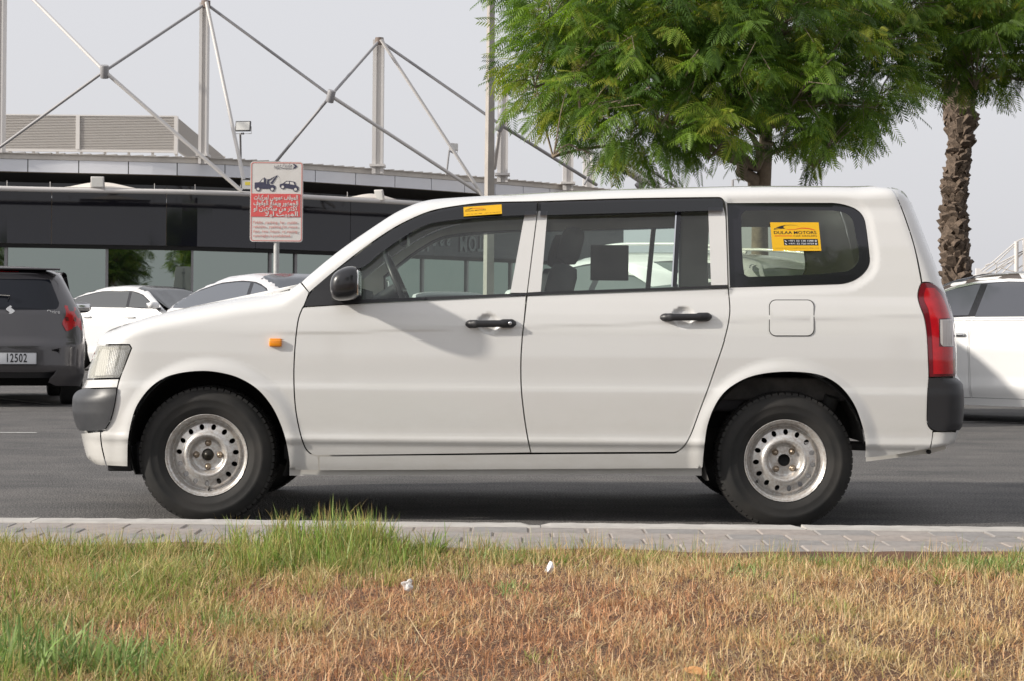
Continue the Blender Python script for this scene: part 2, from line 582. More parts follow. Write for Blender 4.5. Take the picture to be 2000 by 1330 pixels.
def cam_map(V):
    u, v = V[:, 0]-1000.0, 640.0-V[:, 1]
    D = np.stack([(u*cr - v*sr)/FPX, np.ones(len(V)), (u*sr + v*cr)/FPX], 1)
    return np.tile(np.array([0, 0, CAMZ]), (len(V), 1)), D
def side_map(y0):      # 2D = (x, z), looking along +y
    return lambda V: (np.stack([V[:, 0], np.full(len(V), y0), V[:, 1]], 1), np.tile(np.array([0, 1.0, 0]), (len(V), 1)))
def top_map(z0):       # 2D = (x, y), looking down
    return lambda V: (np.stack([V[:, 0], V[:, 1], np.full(len(V), z0)], 1), np.tile(np.array([0, 0, -1.0]), (len(V), 1)))
def front_map(x0):     # 2D = (y, z), looking along +x
    return lambda V: (np.stack([np.full(len(V), x0), V[:, 0], V[:, 1]], 1), np.tile(np.array([1.0, 0, 0]), (len(V), 1)))
def rear_map(x0):      # 2D = (y, z), looking along -x
    return lambda V: (np.stack([np.full(len(V), x0), V[:, 0], V[:, 1]], 1), np.tile(np.array([-1.0, 0, 0]), (len(V), 1)))

def circle(cx, cy, r, n=32, ry=None, a0=0, a1=360):
    ry = ry or r
    return [(cx + r*math.cos(R(a0+(a1-a0)*k/n)), cy + ry*math.sin(R(a0+(a1-a0)*k/n))) for k in range(n)]

def rrect(x0, y0, x1, y1, r, n=5):
    out = []
    for cx, cy, a in ((x1-r, y1-r, 0), (x0+r, y1-r, 90), (x0+r, y0+r, 180), (x1-r, y0+r, 270)):
        for k in range(n+1):
            t = R(a + 90*k/n); out.append((cx + r*math.cos(t), cy + r*math.sin(t)))
    return out

# ------------------------------------------------------------ steel wheel, reused by every car
def wheel_parts(rt=0.300, rr=0.182, width=0.17, holes=15, alloy=False, cap=True, rot=0.0):
    """meshes of one wheel whose outer face looks along -y, hub centre at the origin"""
    t = MB()
    tr = rt
    prof = [(rr-0.004, 0.012), (rr+0.004, 0.002), (rr+0.010, -0.001), (rr+0.03, -0.007), (rr+0.034, -0.0085), (rr+0.04, -0.008), (rr+0.062, -0.011), (rr+0.066, -0.0125), (rr+0.075, -0.010),
            (tr-0.028, -0.004), (tr-0.014, 0.004), (tr-0.006, 0.012), (tr-0.004, 0.018), (tr-0.002, 0.035), (tr, 0.055), (tr, width-0.055), (tr-0.004, width-0.018), (tr-0.014, width-0.004),
            (tr-0.05, width+0.008), (rr+0.005, width), (rr-0.004, width-0.01)]
    t.lathe(prof, n=96)
    # shoulder tread blocks
    nb = 62
    for k in range(nb):
        a = 2*math.pi*k/nb
        M_ = Matrix.Rotation(-a, 4, 'Y')
        for (y0, y1, dz) in ((0.006, 0.045, 0.0), (0.052, 0.082, 0.5), (0.088, 0.118, 0.0), (width-0.045, width-0.006, 0.5)):
            M2 = Matrix.Rotation(-(a+dz*2*math.pi/nb), 4, 'Y')
            h = 0.0075
            w = math.pi*tr/nb*0.80
            V = [(-w, y0, tr-0.012), (w, y0, tr-0.012), (w, y1, tr-0.006), (-w, y1, tr-0.006),
                 (-w*0.96, y0+0.004, tr+h-0.008 if y0 < 0.01 else tr+h-0.003), (w*0.96, y0+0.004, tr+h-0.008 if y0 < 0.01 else tr+h-0.003), (w*0.96, y1, tr+h-0.002), (-w*0.96, y1, tr+h-0.002)]
            t.add([tuple(M2 @ Vector(p)) for p in V], [(0,3,2,1),(4,5,6,7),(0,1,5,4),(1,2,6,5),(2,3,7,6),(3,0,4,7)])
    # rim
    dep = curve([(0.0, 0.040), (0.026, 0.040), (0.030, 0.046), (0.062, 0.047), (0.070, 0.044), (0.079, 0.022), (0.088, 0.012), (0.097, 0.013), (0.104, 0.019), (0.112, 0.024), (0.141, 0.034), (0.150, 0.045),
                 (0.156, 0.052), (0.160, 0.050), (0.166, 0.020), (0.170, 0.014), (0.176, 0.010), (0.180, 0.000), (0.1835, -0.002), (0.186, 0.004)], 0.0012)
    out = np.array(circle(0, 0, rr+0.002, 120))
    hl = []
    for k in range(holes):
        a = 360*k/holes + 6 + rot
        cx, cy = 0.127*math.cos(R(a)), 0.127*math.sin(R(a))
        ca, sa = math.cos(R(a)), math.sin(R(a))
        hl.append(np.array([(cx + 0.0135*math.cos(q)*ca - 0.011*math.sin(q)*sa, cy + 0.0135*math.cos(q)*sa + 0.011*math.sin(q)*ca) for q in np.linspace(0, 2*math.pi, 16, endpoint=False)]))
    hub = np.array(circle(0, 0, 0.027, 28))
    V2, F, bd = fill2d(out, hl + [hub], 0.0048)
    r = np.hypot(V2[:, 0], V2[:, 1])*(0.184/(rr+0.002))
    V = np.stack([V2[:, 0], dep(r), V2[:, 1]], 1)
    e = 1e-4; sl = (dep(r+e)-dep(r-e))/(2*e)
    ur = V2/np.maximum(1e-9, np.hypot(V2[:, 0], V2[:, 1]))[:, None]
    N = np.stack([ur[:, 0]*sl, -np.ones(len(r)), ur[:, 1]*sl], 1); N /= np.linalg.norm(N, axis=1)[:, None]
    rim = (V, F, N, bd)
    return t, rim

def rim_mesh(rim, mat, name='rim'):
    V, F, N, bd = rim
    k = len(bd); nb = len(V)
    ea = np.array([e[0] for e in bd]); eb = np.array([e[1] for e in bd])
    q = np.concatenate([V[ea], V[eb], V[eb]+[0, 0.012, 0], V[ea]+[0, 0.012, 0]])
    t = V[eb]-V[ea]; n = np.cross(t, np.tile([0, 1.0, 0], (k, 1))); n /= np.maximum(1e-12, np.linalg.norm(n, axis=1))[:, None]
    qf = np.array([[nb+i, nb+k+i, nb+2*k+i] for i in range(k)] + [[nb+i, nb+2*k+i, nb+3*k+i] for i in range(k)])
    return np_mesh(name, np.concatenate([V, q]), np.concatenate([F, qf]), np.concatenate([N]+[n]*4), mat)
# ------------------------------------------------------------ ground
def asphalt():
    m, n, l, out = nt('asphalt')
    b = n.new('ShaderNodeBsdfPrincipled'); l.new(b.outputs[0], out.inputs['Surface'])
    b.inputs['Roughness'].default_value = 0.85
    b.inputs['Specular IOR Level'].default_value = 0.3
    tc = n.new('ShaderNodeTexCoord')
    mp = n.new('ShaderNodeMapping'); mp.inputs['Scale'].default_value = (0.8, 1.5, 1)
    l.new(tc.outputs['Object'], mp.inputs[0])
    big = n.new('ShaderNodeTexNoise'); big.inputs['Scale'].default_value = 1.3; big.inputs['Detail'].default_value = 6; big.inputs['Roughness'].default_value = 0.7
    l.new(mp.outputs[0], big.inputs['Vector'])
    fine = n.new('ShaderNodeTexVoronoi'); fine.inputs['Scale'].default_value = 160
    l.new(tc.outputs['Object'], fine.inputs['Vector'])
    fn = n.new('ShaderNodeTexNoise'); fn.inputs['Scale'].default_value = 95; fn.inputs['Detail'].default_value = 3
    l.new(tc.outputs['Object'], fn.inputs['Vector'])
    r1 = n.new('ShaderNodeValToRGB')
    r1.color_ramp.elements[0].position = 0.35; r1.color_ramp.elements[0].color = (0.108, 0.106, 0.106, 1)
    r1.color_ramp.elements[1].position = 0.72; r1.color_ramp.elements[1].color = (0.20, 0.19, 0.182, 1)
    l.new(big.outputs['Fac'], r1.inputs[0])
    r2 = n.new('ShaderNodeMapRange'); r2.inputs[1].default_value = 0.3; r2.inputs[2].default_value = 0.75; r2.inputs[3].default_value = 0.25; r2.inputs[4].default_value = 1.9
    l.new(fn.outputs['Fac'], r2.inputs[0])
    mx = n.new('ShaderNodeMix'); mx.data_type = 'RGBA'; mx.blend_type = 'MULTIPLY'; mx.inputs[0].default_value = 1
    l.new(r1.outputs[0], mx.inputs[6]); l.new(r2.outputs[0], mx.inputs[7]); l.new(mx.outputs[2], b.inputs['Base Color'])
    bp = n.new('ShaderNodeBump'); bp.inputs['Strength'].default_value = 1.0; bp.inputs['Distance'].default_value = 0.008
    l.new(fine.outputs['Distance'], bp.inputs['Height']); l.new(bp.outputs[0], b.inputs['Normal'])
    return m
M['asphalt'] = asphalt()
M['kerb'] = principled('kerb_concrete', (0.50, 0.48, 0.45), 0.85, noise=(7, 0.8, (0.34, 0.32, 0.30)), bump=(260, 0.4, 0.002), coord='Object')
M['soil'] = principled('dry_soil', (0.15, 0.075, 0.042), 0.95, noise=(9, 0.8, (0.075, 0.04, 0.026)), bump=(120, 0.8, 0.01))
M['desert'] = principled('sandy_ground', (0.34, 0.29, 0.23), 0.95, noise=(0.2, 0.6, (0.25, 0.21, 0.17)))
M['line'] = principled('road_marking', (0.55, 0.55, 0.53), 0.8, noise=(14, 0.75, (0.22, 0.21, 0.21)))

def sheet(name, x0, y0, x1, y1, z, mat, label=None):
    me = new_mesh(name, [(x0, y0, z), (x1, y0, z), (x1, y1, z), (x0, y1, z)], [(0, 1, 2, 3)], mat)
    return tag(mesh_obj(name, me), label, None, None, 'structure')
sheet('ground', -900, -900, 900, 1500, -0.012, M['desert'])
KY = 6.63          # the road starts here
sheet('road', -60, KY, 60, 46, 0.0, M['asphalt'])

# road markings
def marking(x0, y0, x1, y1, w, z=0.004):
    a = Vector((x0, y0, 0)); b = Vector((x1, y1, 0)); d = (b-a).normalized(); s = Vector((-d.y, d.x, 0))*w/2
    me = new_mesh('road_marking', [tuple(a-s+Vector((0,0,z))), tuple(b-s+Vector((0,0,z))), tuple(b+s+Vector((0,0,z))), tuple(a+s+Vector((0,0,z)))], [(0, 1, 2, 3)], M['line'])
    return mesh_obj('road_marking', me)
mk = [marking(*a) for a in [
    (PG(-300, 845).x, PG(0, 845).y, PG(72, 845).x, PG(72, 845).y, 0.09),
    (PG(1880, 823).x, PG(1880, 823).y, PG(2300, 831).x, PG(2300, 831).y, 0.10),
    (PG(0, 778).x, PG(0, 778).y, PG(92, 788).x, PG(92, 788).y, 0.10),
    (-2.9, 17.6, 1.6, 17.3, 0.10)]]
for o, t in zip(mk, ('faint pale painted line on the road left of the white wagon', 'pale painted line in front of the white saloon at the right', 'pale painted bay line beneath the dark grey hatchback', 'pale painted bay line behind the white wagon')):
    tag(o, t, 'road marking', 'painted lines on the road', 'structure')

# kerb with separate stones
kerb = empty('kerb', (0, KY, 0), 0, None, None, None, 'structure')
ZP = 0.150
KW = 0.137
rnd = random.Random(3)
xk = [P(x, 1015, KY).x for x in (-900, -420, 80, 560, 1055, 1563, 2060, 2560)]
kn = None
for i in range(len(xk)-1):
    mb = MB()
    dz = rnd.uniform(-0.002, 0.002)
    # coarse ring of vertices so that the arris is a little worn
    x0, x1 = xk[i]+0.002, xk[i+1]-0.002
    n = 26
    prof = [(0.0, 0.0), (0.0, ZP-0.016), (-0.004, ZP-0.006), (-0.013, ZP), (-KW, ZP-0.001), (-KW-0.004, ZP-0.006), (-KW-0.004, 0.0)]
    V, F = [], []
    for k in range(n+1):
        x = x0 + (x1-x0)*k/n
        chip = rnd.uniform(0, 0.0035)
        if (i == 4 and k >= n-0) or (i == 3 and k in (n-1, n)) or (i == 4 and k in (0,)): chip = 0.012
        for j, (dy, z) in enumerate(prof):
            V.append((x, dy - (chip if j in (1, 2, 3) else 0), z + dz - (chip*0.7 if j in (1, 2, 3) else 0)))
    m = len(prof)
    for k in range(n):
        for j in range(m-1):
            F.append((k*m+j, (k+1)*m+j, (k+1)*m+j+1, k*m+j+1))
    F.append(tuple(range(m))); F.append(tuple(range(n*m, n*m+m))[::-1])
    mb.add(V, F)
    mb.build('kerb_stone', M['kerb'], kerb)

# block paving, every block a piece
M['pavers'] = []
for i, (c, d) in enumerate((((0.35, 0.315, 0.29), (0.25, 0.225, 0.21)), ((0.31, 0.285, 0.268), (0.21, 0.195, 0.185)), ((0.36, 0.315, 0.285), (0.235, 0.21, 0.195)), ((0.285, 0.27, 0.26), (0.20, 0.19, 0.185)))):
    M['pavers'].append(principled('paving_block', c, 0.9, noise=(22, 0.8, d), bump=(400, 0.4, 0.0015)))
pav = empty('pavement', (0, 6.0, 0), 0, None, None, None, 'structure')
base = MB().box((-14, KY-KW-0.655, -0.01), (14, KY-KW-0.006, ZP-0.0085)).build('paving_sand', principled('joint_sand', (0.34, 0.29, 0.25), 0.95, noise=(60, 0.6, (0.22, 0.185, 0.16))), None)
base.parent = pav; base.location = (0, -6.0, 0)
BL, BW = 0.2065, 0.153
proto = []
for k in range(4):
    bm = bmesh.new(); bmesh.ops.create_cube(bm, size=1.0)
    for v in bm.verts: v.co = Vector((v.co.x*(BL-0.0055), v.co.y*(BW-0.0055), v.co.z*0.05))
    bmesh.ops.bevel(bm, geom=[e for e in bm.edges if all(v.co.z > 0 for v in e.verts)], offset=0.0045, segments=1, affect='EDGES')
    me = bpy.data.meshes.new('paver'); bm.to_mesh(me); bm.free()
    me.materials.append(M['pavers'][k]); proto.append(me)
for row in range(4):
    y = KY-KW-0.006-BW*(row+0.5)
    nx = 11 if row < 2 else 10
    for k in range(-nx, nx+1):
        x = (k + (0.0, 0.38, -0.12, 0.42, 0.1)[row])*BL - 0.035
        o = mesh_obj('paver', proto[rnd.randrange(4)], pav)
        o.location = (x + rnd.uniform(-0.0015, 0.0015), y-6.0, ZP-0.025-0.004 + rnd.uniform(-0.002, 0.002))
        o.rotation_euler = (rnd.uniform(-0.008, 0.008), rnd.uniform(-0.006, 0.006), rnd.uniform(-0.008, 0.008))
far = MB()
for s in (-1, 1):
    x0, x1 = (-14, -2.40) if s < 0 else (2.25, 14)
    far.box((x0, KY-KW-0.60, ZP-0.02), (x1, KY-KW-0.008, ZP-0.004))
tag(far.build('paving_surface', M['pavers'][0], None), None, None, None, 'structure')
# ------------------------------------------------------------ the white wagon
DY = 3.135
YC = 5.585 + DY
YN = 4.55 + DY
def PV(px, py, Y):
    return P(px, py, Y + DY)
def sil_z(px, py, Y):
    return P(px, py, Y).z

van_sec = curve([(0.0, 0.780), (0.22, 0.800), (0.26, 0.812), (0.31, 0.822), (0.345, 0.828), (0.362, 0.840), (0.372, 0.8425), (0.392, 0.836), (0.42, 0.8355), (0.50, 0.8385), (0.585, 0.8425),
                 (0.600, 0.8425), (0.618, 0.8385), (0.66, 0.838), (0.75, 0.839), (0.845, 0.836), (0.87, 0.833), (0.93, 0.8225), (0.985, 0.808), (1.02, 0.797), (1.12, 0.777), (1.25, 0.748), (1.36, 0.720), (1.42, 0.700), (1.7, 0.66)], 0.006)
front_sil = [(188, 666), (184, 690), (173, 717), (168, 738), (166, 752), (160, 759), (147, 767), (141, 777), (140, 804), (145, 824), (150, 838), (157, 847), (163, 873), (170, 894), (183, 906)]
xa = -1.60
van_xf = []
for a, b_ in front_sil:
    q = PV(a, b_, 4.985); van_xf.append((q.z, xa - (xa - q.x)/0.856))
van_xf = [(0.05, van_xf[-1][1]+0.05)] + van_xf[::-1] + [(1.05, van_xf[0][1]+0.01), (1.7, van_xf[0][1]+0.01)]
xf_fn = curve(van_xf, 0.004)
rear_sil = [(1736, 362), (1752, 367), (1761, 372.5), (1773.6, 387), (1790, 421), (1811, 475.6), (1828, 518), (1839, 551), (1846, 570), (1856, 600), (1862, 622), (1866, 650), (1867.5, 676), (1868, 732), (1870, 740), (1878, 744), (1882.7, 757), (1883, 796), (1880, 828), (1875, 839), (1873, 843), (1868, 859), (1859, 868), (1846, 874)]
LB = 0.18
van_xr = []
for a, b_ in rear_sil:
    z0 = PV(a, b_, 4.838).z
    w = float(van_sec(np.array([z0]))[0])
    q = P(a, b_, YC - 0.9*w); van_xr.append((q.z, q.x - 0.116 + LB))
van_xr = [(0.05, van_xr[-1][1]-0.05)] + van_xr[::-1] + [(1.75, van_xr[0][1]-0.25)]
xr_fn = curve(van_xr, 0.004)

top_px = [(150, 676, .1), (188, 666, .10), (199, 656, .10), (217, 644, .11), (256, 631, .12), (307, 615.5, .12), (358, 603, .12), (420, 591, .12), (500, 577, .12), (560, 567, .12), (586, 552, .12), (612, 531, .13), (664, 489, .14), (716, 453, .13), (768, 419, .12),
          (794, 406, .115), (820, 395.6, .11), (846, 390, .105), (898, 386, .10), (950, 383, .10), (1002, 380, .10), (1100, 374.5, .10), (1225, 369.5, .10), (1350, 366, .10), (1500, 363.5, .10), (1668, 364.5, .10), (1736, 367, .10), (1800, 372, .10)]
zrp, zcp = [], []
BOW = 0.03
for a, b_, h in top_px:
    Y = 5.1 + DY
    for _ in range(12):
        q = P(a, b_, Y)
        w = float(van_sec(np.array([q.z-0.03]))[0])
        s_ = max(0.02, (q.z - CAMZ)/Y)
        k = math.sqrt(s_*w/h)
        B = (1/(1+k**3))**(1/3.0); A = min(0.93, k*B)
        Y = YC - A*w
    q = P(a, b_, Y)
    xp = q.x + BOW*(A*w/0.8)**2
    z1 = q.z - B*h
    zrp.append((xp, z1)); zcp.append((xp, z1+h))
van_top = [[x, z, h[2]] for (x, z), h in zip(zcp, top_px)]
def make_van_body():
    return Body(YC, van_sec, curve(van_xf, 0.004), curve(van_xr, 0.004), lambda z: xa - VXF(z), LB,
                curve([(x, z-h) for x, z, h in van_top], 0.012), curve([(x, z) for x, z, h in van_top], 0.012), 3.0, BOW)
VXF = curve(van_xf, 0.004)
# settle the body so that its outline falls where the photograph has it
for it in range(5):
    VXF = curve(van_xf, 0.004)
    VAN = make_van_body()
    tgt = [(a, b_) for a, b_, h in top_px]
    for i, (a, b_) in enumerate(tgt):
        if a < 195 or a > 1745: continue
        py = np.arange(b_-30, b_+40, 0.5)
        O, D = cam_map(np.stack([np.full(len(py), float(a)), py], 1))
        Q, hit = VAN.cast(O, D, YN, YC+.8, 140)
        if hit.any():
            e = b_ - py[np.argmax(hit)]            # > 0: the body stands too high
            van_top[i][1] -= 0.8*e*8.2/FPX
    for lst, src, sgn, y0 in ((van_xf, front_sil, 1, 0), (van_xr, rear_sil, -1, 1)):
        for i, (a, b_) in enumerate(src):
            if (sgn > 0 and b_ < 680) or (sgn < 0 and b_ < 380): continue
            px = a + np.arange(-30, 40, 0.5)*sgn
            O, D = cam_map(np.stack([px, np.full(len(px), float(b_))], 1))
            Q, hit = VAN.cast(O, D, YN, YC, 60)
            if hit.any():
                e = px[np.argmax(hit)] - a
                j = len(src) - i                    # the lists run upwards and have an extra end point
                lst[j] = (lst[j][0], lst[j][1] - 0.7*e*8.0/FPX)
VXF = curve(van_xf, 0.004)
VAN = make_van_body()

van = empty('white_wagon', (0, YC, 0), 0, 'white five-door station wagon with steel wheels and black wind visors parked at the kerb', 'car')
def van_np(name, V, F, N, mat, parent=None):
    V = V - np.array([0, YC, 0])
    return mesh_obj(name, np_mesh(name, V, F, N, mat), parent or van)

def smooth01(t): 
    t = np.clip(t, 0, 1); return t*t*(3-2*t)
q_recess = spline([(1426, 388), (1623, 386), (1668, 392), (1695, 418), (1706, 462), (1712, 503), (1706, 532), (1688, 550), (1655, 565), (1428, 574)], 5)
def van_d(px, py):
    d = np.zeros(px.shape)
    for cx, cy in ((408, 884), (1531, 886)):
        r = np.hypot(px-cx, (py-cy))
        d -= 0.013*(1-smooth01((r-160)/30.0))*(py < 915)
    # pressed recess round the quarter window
    m = (px > 1400) & (px < 1730) & (py > 370) & (py < 600)
    if m.any():
        sd = seg_dist(q_recess, px[m], py[m]); ins = inside(q_recess, px[m], py[m])
        sd = np.where(ins, sd, -sd)
        dd = 0.0055*smooth01((sd+8)/16.0)
        d[m] += dd
    # finger recesses behind the door handles
    for cx, cy in ((954.5, 633.5), (1335, 620.5)):
        r = np.hypot((px-cx)/24.0, (py-cy)/22.5)
        d += 0.014*smooth01((1.0-r)/0.42)
    # soft pressing line along the flank
    yl = 641 - (px-1000)*0.028
    d += 0.0022*smooth01((py-yl+3)/6.0)*smooth01((px-430)/160.0)*(py < 720)*(1-smooth01((py-yl)/70.0))
    # swage at bumper-top height of the quarter
    return d

def vp(name, poly, mat, holes=(), off=0.0, thick=0.012, inset=1.25, step=9.0, mirror=True, near=True, parent=None, mat_far=None, d=True, label=None, mparent=None, raw=False):
    V, F, N = make_panel(VAN, cam_map, poly, holes, step, off, thick, inset, (YN, YC+0.05), van_d if d else None, raw=raw)
    r = []
    if near:
        r.append(van_np(name, V, F, N, mat, parent))
        if label: r[0]['label'] = label
    if mirror:
        V2, F2, N2 = mirror_y(V, F, N, YC)
        r.append(van_np(name, V2, F2, N2, mat_far or mat, mparent or van))
    return r if len(r) > 1 else r[0]

door_front_edge = [(594, 600), (590.6, 603), (584, 620), (580, 641.5), (575.5, 686.5), (574, 738), (577, 794), (585, 839), (596, 873), (608, 886), (619.5, 889)]
mid_gap = [(1029, 577.6), (1024, 625), (1020, 660), (1017.5, 700), (1018, 755), (1023, 805), (1029, 845), (1036.7, 883.5)]
rear_gap = [(1422.5, 563), (1424.8, 590), (1425.5, 610), (1421.5, 638), (1412.5, 672), (1400, 709), (1383, 758), (1366, 803), (1350, 846), (1338, 868), (1329, 877), (1316, 882.5)]
arch_f = [(250, 911), (249.8, 908), (251, 860), (258, 821), (269, 790), (293, 758), (321, 738), (355, 728), (397, 724.5), (431, 728), (466, 738), (501, 759), (528, 790), (546, 825), (558, 863), (566, 917)]
arch_r = [(1688.6, 893), (1689, 857), (1681, 823), (1668.6, 791), (1648.6, 762), (1625.7, 743), (1597, 731), (1554, 726), (1511, 727), (1474, 733), (1445.7, 744), (1417, 764), (1397, 792), (1383, 828.6), (1377, 866), (1373, 911)]
sil_hood = [(188, 668), (199, 655), (217, 643), (256, 630), (307, 614.5), (358, 602), (420, 590), (500, 576), (560, 566), (586, 551.5)]
front_low = [(189, 673)]

# front wing
fender = sil_hood + [(604, 572), (594, 598)] + door_front_edge[1:] + [(622.5, 890), (623, 918.4), (566, 917)] + arch_f[::-1][1:] + [(208, 909), (203, 890), (198, 866), (196.5, 843), (203, 839.5), (215, 822), (224, 788), (229, 757), (234, 738), (246, 707), (257, 679), (253, 672), (189, 672)]
fw = vp('front_wing', fender, M['paint'], step=7)
# lower front corner and its black guard, headlamp, filler under it
vp('bumper', [(157, 844.5), (170, 844), (196.5, 841.5), (198, 866), (203, 890), (208, 909), (182, 905), (170, 894), (163, 873)], M['paint'])
vp('bumper_guard', [(141, 777), (146, 766), (159, 758.5), (190, 758), (228, 756.5), (224, 788), (215, 821), (203, 839), (180, 841), (155, 841), (147, 828), (141, 804)], M['grey_plastic'], off=-0.012, thick=0.03, inset=0.8)
vp('lamp_filler', [(168, 740.5), (233, 738.5), (229, 756.5), (159, 758)], M['paint'])

def headlight_mats():
    m, n, l, out = nt('headlamp_reflector')
    b = n.new('ShaderNodeBsdfPrincipled'); l.new(b.outputs[0], out.inputs['Surface'])
    b.inputs['Base Color'].default_value = (0.85, 0.84, 0.80, 1); b.inputs['Metallic'].default_value = 0.0; b.inputs['Roughness'].default_value = 0.35
    tc = n.new('ShaderNodeTexCoord'); w = n.new('ShaderNodeTexWave'); w.wave_type = 'BANDS'; w.bands_direction = 'X'; w.inputs['Scale'].default_value = 30; w.inputs['Distortion'].default_value = 0.5
    mp = n.new('ShaderNodeMapping'); mp.inputs['Rotation'].default_value = (0, R(12), 0)
    l.new(tc.outputs['Object'], mp.inputs[0]); l.new(mp.outputs[0], w.inputs['Vector'])
    bp = n.new('ShaderNodeBump'); bp.inputs['Strength'].default_value = 0.9; bp.inputs['Distance'].default_value = 0.006
    l.new(w.outputs['Color'], bp.inputs['Height']); l.new(bp.outputs[0], b.inputs['Normal'])
    return m
M['reflector'] = headlight_mats()
M['lens'] = glass('clouded_lens', (0.95, 0.95, 0.92), 0.07, haze=0.14, hazec=(0.85, 0.84, 0.80))
hl_poly = [(189, 672.5), (253, 672.5), (257, 679), (246, 707), (234, 737.5), (169, 739.5), (173, 717), (182, 690)]
hl = vp('headlight', hl_poly, M['lens'], off=-0.001, thick=0.0, inset=1.2)
for k, h_ in enumerate(hl):
    V, F, N = make_panel(VAN, cam_map, hl_poly, (), 7, 0.028, 0.0, 2.0, (YN, YC+0.05))
    if k: V, F, N = mirror_y(V, F, N, YC)
    van_np('reflector', V, F, N, M['reflector'], h_)
    V, F, N = make_panel(VAN, cam_map, [(191, 674), (252, 674), (255, 679), (244, 707), (233, 736), (172, 738), (176, 717), (185, 690)], [[(196, 679), (246, 679), (248, 683), (239, 707), (229, 731), (181, 733), (184, 717), (191, 692)]], 7, 0.004, 0.022, 0.0, (YN, YC+0.05))
    if k: V, F, N = mirror_y(V, F, N, YC)
    van_np('bezel', V, F, N, M['lens'], h_)
    for j in range(11):
        x = 207 + j*3.6
        V, F, N = make_panel(VAN, cam_map, [(x+7-j*.3, 683), (x+8.4-j*.3, 683), (x+1.4-j*.6, 731), (x-j*.6, 731)], (), 20, 0.014, 0.008, 0.0, (YN, YC+0.05))
        if k: V, F, N = mirror_y(V, F, N, YC)
        van_np('lens_rib', V, F, N, M['chrome'], h_)
    # the ribbed side piece
    V, F, N = make_panel(VAN, cam_map, [(214, 682), (238, 679), (247, 690), (235, 712), (226, 732), (204, 733)], (), 5, 0.016, 0.012, 0.0, (YN, YC+0.05))
    if k: V, F, N = mirror_y(V, F, N, YC)
    van_np('ribbed_reflector', V, F, N, M['reflector'], h_)

# roof rail, windscreen pillar and rear quarter in one pressing
sil_top = [(588, 552), (612, 530.5), (664, 488.5), (716, 452), (768, 418), (794, 405), (820, 395), (846, 389.5), (898, 385.5), (950, 382.5), (1002, 379.5), (1100, 374), (1225, 369), (1350, 365.5), (1500, 363), (1668, 364), (1736, 366.5)]
tg_gap = [(1745, 375), (1753.5, 390), (1769, 430), (1786, 484), (1799, 549)]
lamp_edge = [(1799.5, 553), (1795, 564), (1792.6, 580), (1797, 598), (1805, 620), (1810.5, 654), (1813, 700), (1814, 737), (1812, 764), (1810.5, 815), (1813, 831), (1822, 839.5), (1820, 860), (1815.5, 876)]
qwin = [(1421, 398.5), (1623, 398), (1656, 403.5), (1679, 416), (1689.5, 437), (1698, 503), (1696, 521), (1682, 539), (1661, 551), (1636, 555.6), (1426.5, 562)]
door_top = [(1418.5, 424), (1415, 396), (1404, 386.5), (1225, 389), (1049, 394.5), (950, 397), (898, 402.5), (846, 412), (810, 425.5), (768, 447), (716, 482), (664, 522), (612, 565.5), (604, 573)]
side = sil_top + tg_gap + lamp_edge + [(1808.6, 877), (1740, 889), (1688.6, 893)] + arch_r[1:] + [(1368, 915), (1358, 914.5), (980, 916.5), (623.5, 918.4), (623, 890)] + [(1037, 885.5), (1316, 884.0)] + rear_gap[::-1][1:] + door_top
vp('body_side', side, M['paint'], holes=[qwin], inset=1.0, step=6.5)

front_door_low = [(594, 600.5), (669, 595.7), (850, 586.5), (1028, 578)] + mid_gap[1:] + [(980, 884.5), (800, 887), (619.5, 889)] + door_front_edge[::-1][1:-1]
fdoor = vp('front_door', front_door_low, M['paint'], step=5.5)
rear_door_low = [(1029.5, 578)] + [(1225, 571), (1422, 563.5)] + rear_gap[1:] + [(1200, 883), (1037, 884)] + mid_gap[::-1][1:-1]
rdoor = vp('rear_door', rear_door_low, M['paint'], step=5.5)
for dd, poly in ((fdoor, [(995.5, 573.7), (1025, 412), (1049.5, 412), (1048, 428), (1029.5, 573.7)]), (rdoor, [(1029.5, 573.2), (1048, 428), (1050, 412), (1071, 412), (1069.6, 421), (1057, 571.5)]), (rdoor, [(1382, 405), (1413, 405), (1418, 430), (1422, 558.3), (1388, 559)])):
    V, F, N = make_panel(VAN, cam_map, poly, (), 9, 0.0, 0.02, 1.0, (YN, YC))
    van_np('window_pillar', V, F, N, M['paint'], dd[0])
    V, F, N = mirror_y(V, F, N, YC); van_np('window_pillar', V, F, N, M['paint'], dd[1])

def sub(name, dd, poly, mat, holes=(), off=0.0, thick=0.01, inset=0.0, step=9, both=True, label=None):
    V, F, N = make_panel(VAN, cam_map, poly, holes, step, off, thick, inset, (YN, YC))
    o = van_np(name, V, F, N, mat, dd[0])
    if label: o['label'] = label
    if both:
        V, F, N = mirror_y(V, F, N, YC); van_np(name, V, F, N, mat, dd[1])
    return o
